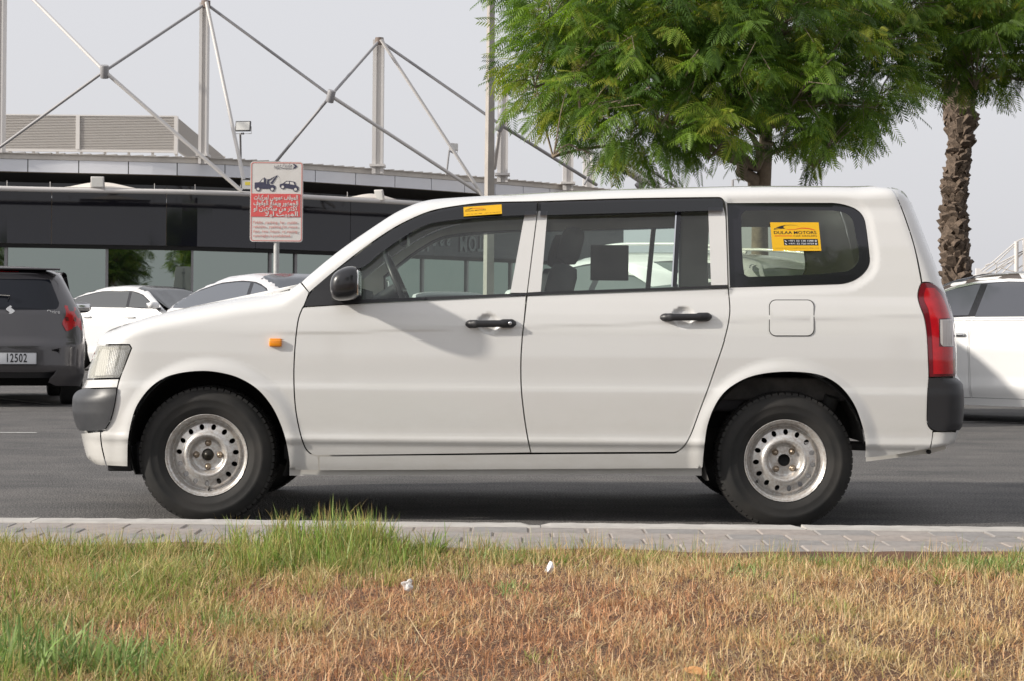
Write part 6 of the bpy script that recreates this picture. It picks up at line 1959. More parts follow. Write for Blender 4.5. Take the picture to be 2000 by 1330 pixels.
fk = PO(1493, 250, 12.6)
limbs1 = []
rs_ = random.Random(4)
for b in blobs1:
    if b[2] < 45 and b[0] > 1100: continue
    e = P(b[0], b[1]+b[2]*.2, 11.6*KD + rs_.uniform(-1.2, 1.2))
    limbs1.append((fk if b[1] < 260 else PO(1478, 330, 12.8), e, .045, .014))
limbs1.append((PO(1475, 372, 12.9), PO(1415, 285, 12.2), .085, .05))
limbs1.append((PO(1415, 285, 12.2), PO(1290, 250, 11.2), .05, .02))
limbs1.append((PO(1150, 300, 11.0), PO(1082, 300, 10.6), .010, .006))
tree1 = make_tree('feathery_tree', 'large feathery-leaved green tree with a forked pale trunk directly behind the wagon roof', TB,
    [TB, (TB[0]-.02, 12.9*KD, .8), PO(1484, 420, 12.9), PO(1491, 365, 12.85), PO(1494, 310, 12.75), PO(1497, 235, 12.6)], [.16, .12, .095, .090, .085, .07], blobs1, 2200, 11.5*KD, 2.1, 21, limbs1, gap1)
TB2 = (PO(2240, 400, 13.5).x, 13.5*KD, 0.0)
blobs2 = [(1790, 55, 95), (1830, -40, 110), (1885, 75, 85), (1905, 165, 50), (1955, 30, 110), (1975, 130, 62), (1780, 150, 55), (1995, 190, 30), (1730, 20, 90), (1845, 165, 48), (2080, 60, 130), (2060, -60, 150), (2180, 0, 140), (1940, -90, 130), (1865, 215, 22), (1935, 195, 30)]
limbs2 = [(PO(2230, 200, 13.3), P(b[0], b[1]+10, 12.4*KD + rs_.uniform(-.8, .8)), .05, .014) for b in blobs2 if b[2] > 45]
make_tree('feathery_tree', 'feathery green tree reaching in from the right in front of the palm head', TB2, [TB2, (TB2[0], 13.5*KD, 1.5), PO(2230, 200, 13.3)], [.15, .11, .08], blobs2, 1050, 12.3*KD, 1.6, 33, limbs2, gap1)

# palm
def palm():
    Y = 14.6*KD
    b0 = P(1868, 560, Y); base = (b0.x+.02, Y, 0)
    root = empty('date_palm', base, 0, 'date palm with a rough brown trunk of cut leaf bases at the right', 'palm tree')
    path = [(1866, 800, 37), (1867, 640, 37), (1868, 545, 35), (1865, 480, 32), (1862, 420, 28), (1866, 360, 26), (1874, 300, 24), (1878, 272, 25), (1876, 245, 36), (1873, 222, 40), (1872, 195, 34), (1872, 150, 24)]
    pts = [Vector(base)*0 + Vector((P(a, b, Y).x-base[0], 0, max(0, P(a, b, Y).z))) for a, b, r in path]
    rr_ = [r*Y/FPX*.68 for a, b, r in path]
    M['palm_bark'] = principled('palm_trunk', (.10, .072, .055), .95, noise=(16, .8, (.05, .036, .028)), bump=(50, .9, .02))
    M['palm_boot'] = principled('palm_leaf_base', (.19, .14, .105), .9, noise=(24, .9, (.07, .052, .04)), bump=(90, .8, .008))
    MB().tube(pts, rr_, 18).build('trunk', M['palm_bark'], root)
    zs = [p.z for p in pts]
    # leaf base wedge
    protos = []
    rs = random.Random(8)
    for k in range(4):
        w, h, d = .062*rs.uniform(.8, 1.25), .085*rs.uniform(.8, 1.2), .05*rs.uniform(.8, 1.3)
        V = [(-w, 0, -h*.7), (w, 0, -h*.7), (w*.75, d*.6, -h*.1), (-w*.75, d*.6, -h*.1), (-w*.62, d*1.25, h*.75), (w*.55, d*1.35, h*.62), (w*.35, d*.75, h*1.05), (-w*.4, d*.7, h*.95), (-w*.8, -.02, h*.4), (w*.8, -.02, h*.4)]
        F = [(0, 1, 2, 3), (3, 2, 5, 4), (4, 5, 6, 7), (1, 9, 6, 5, 2), (0, 3, 4, 7, 8), (7, 6, 9, 8)]
        o = MB().add(V, F).build('leaf_base', M['palm_boot'], None); protos.append(o.data); bpy.data.objects.remove(o)
    z = pts[1].z*.8; k = 0; cnt = 0
    while z < zs[-1] - .15:
        x = float(np.interp(z, zs, [p.x for p in pts])); r = float(np.interp(z, zs, rr_))
        n = 9
        for j in range(n):
            a = 2*math.pi*(j + .5*(k % 2) + rs.uniform(-.12, .12))/n
            if math.sin(a) > .45: continue
            o = mesh_obj('leaf_base', protos[rs.randrange(4)], root); cnt += 1
            o.location = (x + r*.97*math.cos(a), r*.97*math.sin(a), z + rs.uniform(-.02, .02))
            big = 1.0 + .25*(z > P(1870, 275, Y).z)
            o.scale = (rs.uniform(.8, 1.4)*big, rs.uniform(.5, 1.6), big*rs.uniform(.7, 1.3))
            o.rotation_euler = (rs.uniform(-.35, .35), rs.uniform(-.5, .5), a - math.pi/2 + rs.uniform(-.4, .4))
        z += .088; k += 1
    # fronds, most of them above the picture
    tv = pts[-1]
    for i in range(22):
        az = 2*math.pi*i/22 + rs.uniform(-.1, .1); el = R(rs.choice((75, 62, 50)))
        V, F, tn = [], [], []
        L = 2.6; prev = None
        axis = []
        for j in range(15):
            t = j/14; e = el - 1.2*t*t
            if not axis: p = Vector(tv)
            else: p = axis[-1] + Vector((math.cos(az)*math.cos(e), math.sin(az)*math.cos(e), math.sin(e)))*L/14
            axis.append(p)
        for j in range(1, 14):
            p = axis[j]; d = (axis[j+1]-axis[j-1]).normalized(); s = d.cross(Vector((0, 0, 1))).normalized(); u = s.cross(d)
            for jj in (0, .5):
                pp = p + d*L/28*jj*2
                for sg in (-1, 1):
                    q = pp + (s*sg*.85 + d*.75 - u*.12 + Vector((0, 0, -.10))).normalized()*.42*math.sin(math.pi*(j+1)/16)**.6
                    b = len(V); V += [tuple(pp - d*.012), tuple(pp + d*.012), tuple(q)]; F.append((b, b+1, b+2)); tn += [.35 + .2*rs.random()]*3
        for j in range(14):
            b = len(V); s = Vector((0, 0, .018)); V += [tuple(axis[j]-s), tuple(axis[j]+s), tuple(axis[j+1]+s*.5)]; F.append((b, b+1, b+2)); tn += [.6]*3
        mesh_obj('palm_frond', tone_mesh('palm_frond', np.array(V), F, tn, M['leaf']), root)
    return root
palm_o = palm()

def copy_tree(o, loc, rz, label, sc=1.0):
    r = o.copy(); C.objects.link(r); r.location = loc; r.rotation_euler = (0, 0, rz); r.scale = (sc, sc, sc); r['label'] = label
    for ch in list(o.children):
        c = ch.copy(); C.objects.link(c); c.parent = r
    return r
copy_tree(tree1, (-12.5, -16, 0), R(250), 'feathery tree of the opposite verge mirrored in the showroom glass near the parking sign post', 1.3)
copy_tree(tree1, (-24.0, -20, 0), R(20), 'tall feathery tree of the opposite verge mirrored behind the others at the left', 1.5)
# trees of the verge on the camera's side, mirrored in the showroom and the car windows
copy_tree(tree1, (-27.5, -9.5, 0), R(150), 'feathery tree of the opposite verge mirrored at the left of the showroom glass', 1.0)
copy_tree(tree1, (-19.5, -12.5, 0), R(40), 'feathery tree of the opposite verge mirrored in the middle of the showroom glass', 1.05)
copy_tree(tree1, (4.6, -4.5, 0), R(200), 'feathery tree of the opposite verge mirrored in the wagon rear door window', 1.15)

copy_tree(tree1, (-2.5, -7.5, 0), R(95), 'feathery tree of the opposite verge mirrored in the wagon front door window', 1.1)
copy_tree(tree1, (11.0, -5.5, 0), R(310), 'feathery tree of the opposite verge mirrored in the wagon quarter window', 1.1)
# ------------------------------------------------------------ verge and grass
def hash_noise(x, y, s, seed=0):
    """smooth value noise"""
    x = x/s + 31.7*seed; y = y/s + 17.3*seed
    xi, yi = np.floor(x).astype(int), np.floor(y).astype(int); fx, fy = x-xi, y-yi
    fx = fx*fx*(3-2*fx); fy = fy*fy*(3-2*fy)
    def h(a, b):
        v = np.sin(a*127.1 + b*311.7 + seed*74.7)*43758.5453; return v - np.floor(v)
    return (h(xi, yi)*(1-fx) + h(xi+1, yi)*fx)*(1-fy) + (h(xi, yi+1)*(1-fx) + h(xi+1, yi+1)*fx)*fy
YE = KY - KW - 0.70           # where the turf meets the paving
YE0 = YE
SE = KY - KW - 0.640
def yex(x):
    return YE + .02 - .17*hash_noise(x, x*0+2.0, .33, 6) - .05*hash_noise(x, x*0+5.0, .08, 7)
def gz(x, y):
    return 0.142 + 0.022*(hash_noise(x, y, .35, 3)-.5) + 0.010*(hash_noise(x, y, .11, 5)-.5) + .006*np.clip((y-(YE-.2))/.15, 0, 1) - 0.035*np.clip((y-SE)/.04, 0, 1)
nx_, ny_ = 260, 110
gx, gy = np.meshgrid(np.linspace(-3.6, 3.6, nx_), np.linspace(2.6, SE+.05, ny_))
V = np.stack([gx.ravel(), gy.ravel(), gz(gx, gy).ravel()], 1)
I = np.arange(nx_*ny_).reshape(ny_, nx_)
F = np.stack([I[:-1, :-1].ravel(), I[:-1, 1:].ravel(), I[1:, 1:].ravel(), I[1:, :-1].ravel()], 1)
me = np_mesh('verge_soil', V, F, None, M['soil']); me.polygons.foreach_set('use_smooth', [True]*len(F))
tag(mesh_obj('verge_soil', me), None, None, None, 'structure')
sheet('verge', -60, -40, 60, YE-.05, 0.105, M['soil'])

def grass_mat(name, trans=.3):
    m, n, l, out = nt(name)
    at = n.new('ShaderNodeAttribute'); at.attribute_name = 'col'; at.attribute_type = 'GEOMETRY'
    b = n.new('ShaderNodeBsdfPrincipled'); b.inputs['Roughness'].default_value = .55; b.inputs['Specular IOR Level'].default_value = .3
    t = n.new('ShaderNodeBsdfTranslucent'); mx = n.new('ShaderNodeMixShader'); mx.inputs[0].default_value = trans
    l.new(at.outputs['Color'], b.inputs['Base Color']); l.new(at.outputs['Color'], t.inputs[0])
    l.new(b.outputs[0], mx.inputs[1]); l.new(t.outputs[0], mx.inputs[2]); l.new(mx.outputs[0], out.inputs['Surface'])
    return m
M['grass'] = grass_mat('grass_blades')
def blades(name, X, Y, L, W, lean, az, curl, col, mat, Z0=None, seg=4, tipcol=None, label=None):
    """every blade a bent tapering strip"""
    if name not in ('tall_grass_tuft', 'edge_stalks'):
        q = Y < yex(X) + .015
        X, Y, L, W, lean, az, curl, col = [a_[q] for a_ in (X, Y, L, W, lean, az, curl, col)]
        tipcol = None if tipcol is None else tipcol[q]
    n = len(X); Z = gz(X, Y) - .004 if Z0 is None else Z0
    rs = np.random.RandomState(len(name)+n % 97)
    p = np.stack([X, Y, Z], 1); h = np.stack([np.cos(az), np.sin(az)], 1)
    el = math.pi/2 - lean
    sv = np.stack([-h[:, 1], h[:, 0], np.zeros(n)], 1)
    tw = rs.uniform(-1.2, 1.2, n)
    sv = sv*np.cos(tw)[:, None] + np.stack([h[:, 0], h[:, 1], np.zeros(n)], 1)*np.sin(tw)[:, None]
    V = np.empty((n, 2*seg+1, 3)); cc_ = np.empty((n, 2*seg+1, 4)); cc_[..., 3] = 1
    for j in range(seg+1):
        t = j/seg
        w = W*(1 - .75*t**1.5)
        if j < seg:
            V[:, 2*j] = p - sv*w[:, None]/2; V[:, 2*j+1] = p + sv*w[:, None]/2
        else: V[:, 2*seg] = p
        c = col if tipcol is None else col*(1-t**1.5) + tipcol*t**1.5
        if j < seg: cc_[:, 2*j, :3] = c; cc_[:, 2*j+1, :3] = c
        else: cc_[:, 2*seg, :3] = c
        e = el - curl*(t+.5/seg)
        d = np.stack([h[:, 0]*np.cos(e), h[:, 1]*np.cos(e), np.sin(e)], 1)
        p = p + d*(L/seg)[:, None]
        fl = gz(p[:, 0], p[:, 1]) + .002
        p[:, 2] = np.maximum(p[:, 2], fl) if Z0 is None else p[:, 2]
    F = []
    b = (np.arange(n)*(2*seg+1))[:, None]
    tris = []
    for j in range(seg-1):
        tris += [[2*j, 2*j+1, 2*j+3], [2*j, 2*j+3, 2*j+2]]
    tris.append([2*seg-2, 2*seg-1, 2*seg])
    F = (b[:, :, None] + np.array(tris)[None]).reshape(-1, 3)
    me = np_mesh(name, V.reshape(-1, 3), F, None, mat)
    a = me.color_attributes.new('col', 'FLOAT_COLOR', 'POINT'); a.data.foreach_set('color', cc_.reshape(-1).astype(np.float32))
    me.polygons.foreach_set('use_smooth', [True]*len(me.polygons))
    return tag(mesh_obj(name, me), label, None, None, 'stuff')

rs = np.random.RandomState(5)
def pxX(px, Y): return (px-1000)/FPX*Y
def green_mask(x, y):
    px = 1000 + x/y*FPX
    YE = YE0/KD; y = y/KD
    g = .04 + .42*hash_noise(x, y, .20, 1) + .30*hash_noise(x, y, .08, 2)
    g += .42*np.clip(1 - np.abs(px-620)/330, 0, 1)*np.clip((y-2.85)/.3, 0, 1)
    g += .30*np.clip((950-px)/700, 0, 1)
    g += (.30 + .35*hash_noise(x, y*0+3, .16, 21))*np.clip((y-(YE-.26))/.14, 0, 1)
    g += .38*np.clip((px-1800)/160, 0, 1)*np.clip((y-2.9)/.3, 0, 1)
    g -= .30*np.exp(-((px-900)/420.0)**2)*np.clip((3.12-y)/.25, 0, 1)
    g -= .10*np.clip((px-900)/300, 0, 1)*np.clip((3.2-y)/.3, 0, 1)
    return g
def scatter(n, x0, x1, y0, y1):
    return rs.uniform(x0, x1, n), y0 + (y1-y0)*rs.uniform(0, 1, n)
def pick(cols, n, jit=.15, idx=None):
    c = np.array(cols)[rs.randint(0, len(cols), n) if idx is None else idx]
    return np.clip(c*(1 + rs.normal(size=(n, 1))*jit), .005, .95)
# matted straw
X, Y = scatter(150000, -2.7, 2.7, 3.2, YE+.03)
k = rs.rand(len(X)) < (.45 + .55*hash_noise(X, Y, .07, 8)); X, Y = X[k], Y[k]
n = len(X); pz = 1000 + X/Y*FPX; reds = .62*hash_noise(X, Y, .34, 12) + .30*hash_noise(X, Y, .09, 13) + .28*np.exp(-((pz-880)/420.0)**2)*np.clip((5.3-Y)/.5, 0, 1)
right = np.clip((1000 + X/Y*FPX - 1150)/500, 0, 1)
red = (reds - .16*right + rs.normal(size=n)*.14) > .50
col = np.where(red[:, None], pick([(.60, .32, .17), (.72, .43, .24), (.46, .22, .11), (.78, .54, .33)], n, .25), pick([(.74, .53, .28), (.64, .46, .23), (.80, .62, .38), (.58, .36, .17)], n, .22))
blades('dry_grass', X, Y, rs.uniform(.018, .060, n), rs.uniform(.0014, .0032, n), rs.uniform(.75, 1.6, n), rs.uniform(0, 6.28, n), rs.uniform(-2.6, 3.0, n), col, M['grass'], label='matted dry straw-coloured and reddish grass of the verge')
# hummocks of straw
for nm_, cnt_, pals in (('straw_clumps', 2600, [(.66, .50, .27), (.58, .40, .20), (.72, .58, .34), (.50, .40, .17)]), ('rusty_clumps', 1300, [(.58, .33, .17), (.48, .25, .12), (.66, .42, .24)])):
    Xc, Yc_ = scatter(cnt_, -2.7, 2.7, 3.3, YE); hm = hash_noise(Xc, Yc_, .24, 17 if cnt_ > 2000 else 23)
    k = rs.rand(len(Xc)) < np.clip((hm-.38)*3.2, 0, 1); Xc, Yc_ = Xc[k], Yc_[k]
    Xs, Ys, Ls, Az, Ln, Cs = [], [], [], [], [], []
    for xc, yc2 in zip(Xc, Yc_):
        m_ = rs.randint(18, 46); r = rs.normal(size=(m_, 2))*rs.uniform(.012, .028)
        Xs.append(xc+r[:, 0]); Ys.append(yc2+r[:, 1]*1.3); Ls.append(rs.uniform(.028, .062)*rs.uniform(.5, 1.2, m_))
        Az.append(np.arctan2(r[:, 1], r[:, 0]) + rs.normal(size=m_)*.9); Ln.append(np.abs(rs.normal(size=m_))*.5 + .15)
        Cs.append(np.clip(np.array(pals[rs.randint(len(pals))])*(1+rs.normal(size=(m_, 1))*.2), .01, .95))
    X, Y, L_, A_, N_ = map(np.concatenate, (Xs, Ys, Ls, Az, Ln)); n = len(X)
    blades(nm_, X, Y, L_, rs.uniform(.0014, .0030, n), N_, A_, rs.uniform(.2, 3.2, n), np.concatenate(Cs), M['grass'], seg=5, label='hummocks of dry curled grass in the verge')
# standing thin straw
X, Y = scatter(30000, -2.7, 2.7, 3.2, YE+.02); g = green_mask(X, Y)
k = rs.rand(len(X)) < np.clip(-.15 + 1.3*g, 0, 1); X, Y = X[k], Y[k]; n = len(X)
col = pick([(.60, .45, .22), (.52, .34, .15), (.42, .38, .14), (.58, .50, .28)], n, .2)
blades('standing_straw', X, Y, rs.uniform(.03, .085, n), rs.uniform(.0010, .0022, n), np.abs(rs.normal(size=n))*.45, rs.uniform(0, 6.28, n), rs.uniform(-.6, 1.8, n), col, M['grass'], label='thin dry stalks standing in the verge grass')
# green blades
X, Y = scatter(60000, -2.7, 2.7, 3.2, YE+.02); g = green_mask(X, Y)
k = rs.rand(len(X)) < np.clip((g-.46)*1.6, 0, .8); X, Y, g = X[k], Y[k], g[k]; n = len(X)
col = pick([(.22, .30, .06), (.30, .37, .09), (.17, .26, .05), (.40, .42, .13), (.34, .36, .17)], n, .2)
tip = np.where(rs.rand(n, 1) < .5, pick([(.45, .34, .12)], n, .2), col*1.15)
px = 1000 + X/Y*FPX
hgt = (.66 + .35*np.clip(g-.5, 0, .6) - .18*(px > 1150))*(1 + .30*np.clip((Y-(YE-.16))/.1, 0, 1)*(px < 1150))
blades('green_grass', X, Y, rs.uniform(.030, .080, n)*hgt, rs.uniform(.0016, .0034, n), np.abs(rs.normal(size=n))*.42, rs.uniform(0, 6.28, n), rs.uniform(-.5, 1.6, n), col, M['grass'], tipcol=tip, label='green grass growing through the dry verge')
# clumps of mixed green and straw
Xc, Yc_ = scatter(9000, -2.7, 2.7, 3.3, YE+.04); g = green_mask(Xc, Yc_)
k = rs.rand(len(Xc)) < np.clip((g-.40)*.85, .003, .6); Xc, Yc_, g = Xc[k], Yc_[k], g[k]
Xs, Ys, Ls, Az, Ln, Cs, Ts = [], [], [], [], [], [], []
pal = np.array([(.17, .27, .045), (.25, .35, .07), (.13, .22, .04), (.36, .40, .12), (.46, .40, .17)])
for xc, yc2, gg in zip(Xc, Yc_, g):
    m_ = rs.randint(14, 48); r = rs.normal(size=(m_, 2))*rs.uniform(.010, .026)
    Xs.append(xc+r[:, 0]); Ys.append(yc2+r[:, 1]*1.4)
    pxx = 1000 + xc/yc2*FPX
    l0 = rs.uniform(.032, .092)*(1.15 if pxx < 1000 else .62)
    Ls.append(l0*rs.uniform(.5, 1.2, m_)); Az.append(np.arctan2(r[:, 1], r[:, 0]) + rs.normal(size=m_)*.7); Ln.append(np.abs(rs.normal(size=m_))*.30 + .12)
    base = pal[rs.randint(5)]*(1-.0) if gg > .5 else pal[3+rs.randint(2)]
    Cs.append(np.clip(base*(1+rs.normal(size=(m_, 1))*.2), .01, .9)); Ts.append(np.where(rs.rand(m_, 1) < .45, np.array([(.62, .44, .2)]), Cs[-1]*1.15))
X, Y, L_, A_, N_ = map(np.concatenate, (Xs, Ys, Ls, Az, Ln)); n = len(X)
blades('green_clumps', X, Y, L_, rs.uniform(.0016, .0036, n), N_, A_, rs.uniform(0, 1.9, n), np.concatenate(Cs), M['grass'], tipcol=np.concatenate(Ts), seg=5, label='clumps of green grass with dry tips standing in the verge')
# tall tuft by the kerb
cl = [(rs.uniform(465, 880), rs.uniform(5.25, YE+.06)) for _ in range(58)] + [(rs.uniform(540, 760), rs.uniform(5.55, YE+.10)) for _ in range(34)]
Xs, Ys, Hs = [], [], []
for a, b in cl:
    m_ = rs.randint(22, 64); r = rs.normal(size=(m_, 2))*.022
    Xs.append(pxX(a, b)+r[:, 0]); Ys.append(b+r[:, 1]*.8)
    hh = (.088 + .066*math.exp(-((a-635)/105.0)**2))*rs.uniform(.65, 1.2) + (.012 if 480 < a < 520 else 0)
    Hs.append(np.full(m_, hh)*rs.uniform(.5, 1.15, m_))
X, Y, H_ = np.concatenate(Xs), np.concatenate(Ys), np.concatenate(Hs); n = len(X)
col = pick([(.17, .28, .045), (.25, .37, .07), (.13, .22, .04), (.36, .46, .12), (.30, .36, .15)], n, .2)
tip = np.where(rs.rand(n, 1) < .4, pick([(.55, .38, .16)], n, .2), col*1.2)
blades('tall_grass_tuft', X, Y, H_, rs.uniform(.0018, .0042, n), np.abs(rs.normal(size=n))*.36, rs.uniform(0, 6.28, n), rs.uniform(-.3, 1.3, n), col, M['grass'], tipcol=tip, seg=6, label='tall green grass tuft leaning over the paving in front of the front wheel')
# broad blades bottom left, and a patch at the right edge
Xs, Ys, Ls, Ws = [], [], [], []
for a, b, s_, m_, l0, w0 in ((60, 2.27, 150, 420, .10, .0062), (250, 2.26, 110, 190, .09, .005), (30, 2.45, 90, 90, .08, .005), (1960, 3.34, 90, 420, .055, .0048), (1880, 3.30, 80, 200, .045, .004), (1460, 3.18, 60, 120, .04, .0035), (1000, 2.98, 30, 150, .035, .003), (290, 3.22, 60, 200, .05, .003), (190, 3.02, 40, 160, .05, .003), (400, 3.26, 50, 200, .05, .003), (980, 3.38, 70, 260, .055, .003), (270, 2.98, 30, 160, .055, .0035), (450, 2.62, 60, 160, .05, .003), (1600, 3.38, 200, 520, .045, .003)):
    b *= KD; Xs.append(pxX(a + rs.normal(size=m_)*s_*.6, b)); Ys.append(b + rs.normal(size=m_)*.075); Ls.append(np.full(m_, l0)*rs.uniform(.5, 1.3, m_)); Ws.append(np.full(m_, w0)*rs.uniform(.6, 1.3, m_))
X, Y, L_, Wd_ = map(np.concatenate, (Xs, Ys, Ls, Ws)); n = len(X)
Y = np.minimum(Y, YE+.03)
col = pick([(.20, .31, .08), (.30, .41, .14), (.16, .26, .08), (.38, .47, .20)], n, .18)
blades('broad_grass', X, Y, L_, Wd_, np.abs(rs.normal(size=n))*.6, rs.uniform(0, 6.28, n), rs.uniform(-.2, 1.5, n), col, M['grass'], seg=6, label='broad fresh green grass blades in patches of the verge')
# long pale straws lying on top
X, Y = scatter(1100, -2.7, 2.7, 3.3, YE-.02); n = len(X)
blades('straw', X, Y, rs.uniform(.06, .15, n), rs.uniform(.002, .0036, n), rs.uniform(.9, 1.5, n), rs.uniform(0, 6.28, n), rs.uniform(-.4, .6, n), pick([(.72, .58, .36), (.66, .50, .30)], n, .12), M['grass'], seg=6, label='long pale straws lying on the verge')
# stray stalks over the paving
X = rs.uniform(-2.7, 2.7, 5200); Y = yex(X) + rs.uniform(-.05, .07, len(X)); k = rs.rand(len(X)) < np.clip(hash_noise(X, Y*0, .12, 4)*1.5-.35, 0, 1); X, Y = X[k], Y[k]; n = len(X)
blades('edge_stalks', X, Y, rs.uniform(.04, .10, n), rs.uniform(.0012, .0022, n), np.abs(rs.normal(size=n))*.4, rs.uniform(0, 6.28, n), rs.uniform(-.5, 1.0, n), pick([(.55, .36, .18), (.30, .38, .09), (.24, .32, .07), (.62, .48, .25)], n, .15), M['grass'], label='stray stalks at the edge of the paving')

# ------------------------------------------------------------ litter
def crumple(seed, r, sz):
    bm = bmesh.new(); bmesh.ops.create_icosphere(bm, subdivisions=3, radius=1.0)
    rs = random.Random(seed)
    ns = [(Vector((rs.gauss(0, 1), rs.gauss(0, 1), rs.gauss(0, 1))).normalized(), rs.uniform(.3, .8)) for _ in range(16)]
    for v in bm.verts:
        d = v.co.normalized(); s = 1.0
        for q, t in ns:
            dd = d.dot(q)
            if dd > t: s -= (dd-t)*.8
        v.co = Vector((d.x*s*sz[0], d.y*s*sz[1], d.z*s*sz[2]))
    me = bpy.data.meshes.new(seed if isinstance(seed, str) else 'scrap'); bm.to_mesh(me); bm.free(); return me
q = PG(796, 1153, .150)
me = crumple(3, 1, (.031, .025, .023)); me.materials.append(glass('cloudy_plastic', (.9, .9, .9), .10, haze=.60, hazec=(.92, .92, .92)))
o = mesh_obj('plastic_scrap', me); o.location = (q.x, q.y, .168); tag(o, 'crumpled clear plastic scrap lying on the dry grass left of the middle', 'litter')
q = PG(1073, 1112, .158)
V = [(-.006, 0, -.012), (.008, .002, -.014), (.013, -.003, .004), (.009, 0, .019), (.001, .004, .022), (-.007, .002, .008), (.003, -.008, .002), (-.016, 0, -.010), (-.012, .002, -.004)]
F = [(0, 1, 6), (1, 2, 6), (2, 3, 6), (3, 4, 6), (4, 5, 6), (5, 0, 6), (0, 5, 8, 7)]
o = mesh_obj('paper_scrap', new_mesh('paper_scrap', V, F, principled('white_tissue', (.85, .85, .90), .8))); o.location = (q.x, q.y, .162)
sm = o.modifiers.new('thick', 'SOLIDIFY'); sm.thickness = .0012
tag(o, 'small white folded paper scrap standing in the grass near the centre', 'litter')
q = PG(1358, 1316, .150)
V, F = [], []
for i in range(9):
    t = i/8; w = .011*math.sin(math.pi*min(1, t*.92+.06))
    V += [((t-.5)*.055, -w, .002+.006*math.sin(3*t)), ((t-.5)*.055, 0, .007*math.sin(3*t)), ((t-.5)*.055, w, .004+.006*math.sin(3*t))]
for i in range(8): F += [(i*3, i*3+3, i*3+4, i*3+1), (i*3+1, i*3+4, i*3+5, i*3+2)]
o = mesh_obj('fallen_leaf', new_mesh('fallen_leaf', V, F, principled('dead_leaf', (.48, .24, .09), .7), True)); o.location = (q.x, q.y, .152); o.rotation_euler = (.5, .1, -.5)
tag(o, 'curled orange-brown dead leaf at the bottom right of the middle', 'leaf')
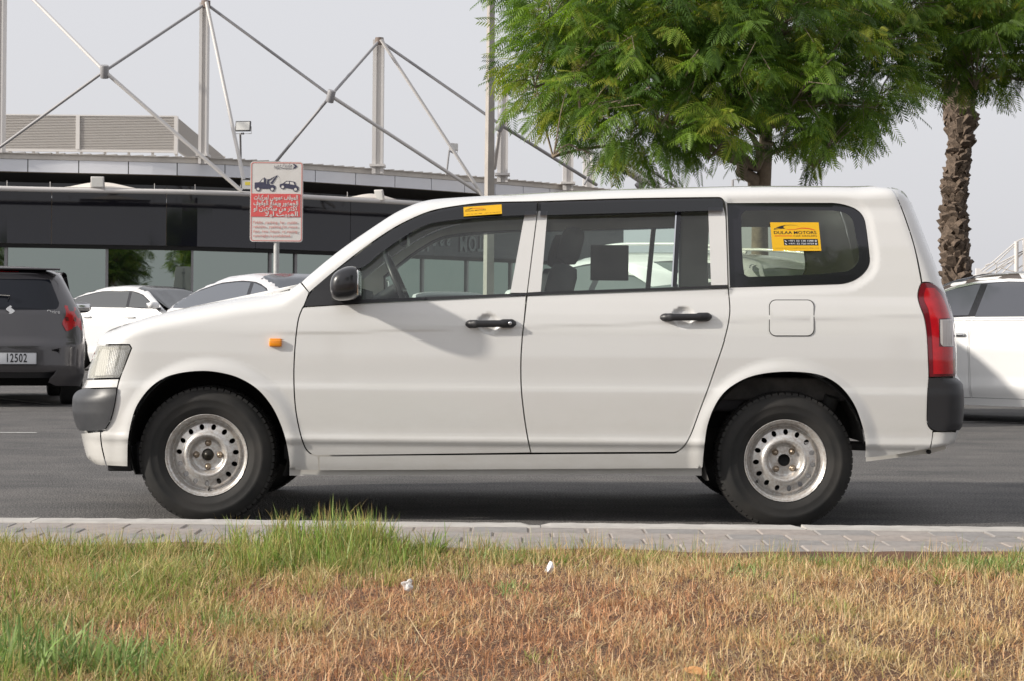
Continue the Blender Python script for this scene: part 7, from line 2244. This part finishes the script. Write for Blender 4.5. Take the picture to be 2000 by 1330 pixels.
# ------------------------------------------------------------ dealer stickers on the wagon
M['sticker'] = principled('yellow_sticker', (.80, .46, .008), .45)
M['st_red'] = principled('sticker_red', (.62, .03, .02), .5)
M['st_brown'] = principled('sticker_brown', (.20, .10, .02), .5)
def sticker(px0, py0, px1, py1, lean, off, label, big, parent):
    """flat print on the glass; local frame from its four corners"""
    Y = float(px_pt((px0+px1)/2, (py0+py1)/2, 0).y) + YC + off
    tl, tr, bl = P(px0, py0, Y), P(px1, py0 + (px1-px0)*(0 if big else -.07), Y), P(px0+lean, py1, Y)
    # tilt with the pane
    q0, q1 = px_pt((px0+px1)/2, py0, 0), px_pt((px0+px1)/2, py1, 0)
    dy = (q1.y - q0.y)
    bl = Vector((bl.x, bl.y, bl.z))
    ux = (tr-tl); uz = (tl-bl)
    w, h = ux.length, uz.length
    ux.normalize(); uz.normalize()
    uz = (uz*h + Vector((0, -dy, 0))).normalized()
    n_ = ux.cross(uz).normalized()      # towards the glass? flip if needed
    if n_.y > 0: n_ = -n_
    c = (tl+tr)*.5*.5 + (bl + (bl + (tr-tl)))*.5*.5
    c = Vector((c.x, Y, c.z))
    Mt = Matrix(((ux.x, uz.x, n_.x, c.x), (ux.y, uz.y, n_.y, c.y-YC), (ux.z, uz.z, n_.z, c.z), (0, 0, 0, 1)))
    root = MB().prism([(-w/2, -h/2), (w/2, -h/2), (w/2, h/2), (-w/2, h/2)], 'z', -.0003, 0.0003, Mt).build('sticker', M['sticker'], parent)
    root['label'] = label
    def T(txt, x, y, size, width, mat, bold=0.0, nm='print'):
        o = text_mesh(nm, txt, size, mat, None, None, 0.0, bold=bold, align='LEFT')
        me = o.data; xs = [v.co.x for v in me.vertices]; ys = [v.co.y for v in me.vertices]
        x0, x1 = min(xs), max(xs); s = width/(x1-x0); ym = (min(ys)+max(ys))/2
        for v in me.vertices: v.co.x = (v.co.x-x0)*s + x; v.co.y = v.co.y - ym + y
        me.transform(Matrix.Translation((0, 0, .0011))); me.transform(Mt); o.parent = root
    def Z(pts, mat, z=.0007, nm='print'):
        V = [(x, y, z) for x, y in pts]
        me = new_mesh(nm, [tuple(Mt @ Vector(v)) for v in V], [tuple(range(len(V)))], mat); mesh_obj(nm, me, root)
    def strip(up, lo, mat): Z(up + lo[::-1], mat)
    if big:
        # 2000 px wide enlargement of the print: x 240..1700, y 215..1100
        def X(a): return (a-985)/1450.0*w
        def Yv(b): return (655-b)/885.0*h
        Z([(X(410), Yv(375)), (X(560), Yv(325)), (X(700), Yv(295)), (X(860), Yv(290)), (X(700), Yv(310)), (X(645), Yv(345)), (X(645), Yv(380)), (X(700), Yv(412)), (X(560), Yv(412)), (X(500), Yv(392))], M['ink'])
        Z([(X(860), Yv(290)), (X(1000), Yv(298)), (X(1180), Yv(365)), (X(1140), Yv(350)), (X(1000), Yv(306)), (X(860), Yv(300)), (X(720), Yv(308)), (X(760), Yv(296))], M['ink'])
        Z([(X(350), Yv(440)), (X(370), Yv(400)), (X(500), Yv(402)), (X(600), Yv(412)), (X(480), Yv(420))], M['ink'])
        Z([(X(680), Yv(415)), (X(800), Yv(432)), (X(950), Yv(430)), (X(1180), Yv(382)), (X(1300), Yv(380)), (X(1430), Yv(400)), (X(1600), Yv(455)), (X(1540), Yv(458)), (X(1400), Yv(420)), (X(1290), Yv(408)), (X(1180), Yv(404)), (X(950), Yv(445)), (X(800), Yv(446))], M['st_red'])
        T('DULAA MOTORS', X(345), Yv(530), h*.150, X(1610)-X(345), M['ink'], .0001)
        Z([(X(355), Yv(625)), (X(885), Yv(625)), (X(885), Yv(645)), (X(355), Yv(645))], M['st_red'])
        T('CAR DEALERS', X(915), Yv(634), h*.085, X(1615)-X(915), M['st_brown'])
        Z([(X(610), Yv(730)), (X(1630), Yv(730)), (X(1640), Yv(930)), (X(618), Yv(930))], M['ink'])
        T('+971 52 138 1588', X(750), Yv(788), h*.078, X(1505)-X(750), M['plate'], .0001)
        T('+971 52 720 9759', X(755), Yv(878), h*.078, X(1510)-X(755), M['plate'], .0001)
        for yy in (790, 880):
            Z([(X(640), Yv(yy-25)), (X(660), Yv(yy-22)), (X(672), Yv(yy)), (X(700), Yv(yy+8)), (X(708), Yv(yy+24)), (X(690), Yv(yy+32)), (X(655), Yv(yy+12))], M['plate'], .0011)
            Z([(X(1572+30*math.cos(t)), Yv(yy+30*math.sin(t))) for t in np.linspace(0, 6.28, 13)[:-1]], M['plate'], .0011)
            Z([(X(1572+14*math.cos(t)), Yv(yy+14*math.sin(t))) for t in np.linspace(0, 6.28, 9)[:-1]], M['ink'], .0014)
        T('www.dulaamotors.com | sales@dulaamotors.com | Dubai - U.A.E', X(355), Yv(1015), h*.040, X(1640)-X(355), M['st_brown'])
    else:
        def X(a): return (a-942)/74.0*w
        def Yv(b): return (412-b)/21.0*h
        Z([(X(908), Yv(408)), (X(916), Yv(406)), (X(924), Yv(404.6)), (X(918), Yv(407.6))], M['ink'])
        Z([(X(918), Yv(407.4)), (X(928), Yv(405.4)), (X(940), Yv(406.2)), (X(948), Yv(408)), (X(938), Yv(407.2)), (X(928), Yv(406.4))], M['st_red'])
        T('DULAA MOTORS', X(908), Yv(410.8), h*.20, X(948)-X(908), M['st_brown'], .0001)
        T('+971 52 138 1588    +971 52 720 9759', X(909), Yv(418.6), h*.12, X(976)-X(909), M['st_brown'])
    return root
sticker(1505, 434, 1600, 492, 3, -.0005, 'yellow car dealer sticker with a black and red car logo and phone numbers', True, qw[0])
sticker(905, 404.5, 979.5, 424.5, 1, -.030, 'small yellow dealer sticker on the front wind visor', False, fdoor[0])
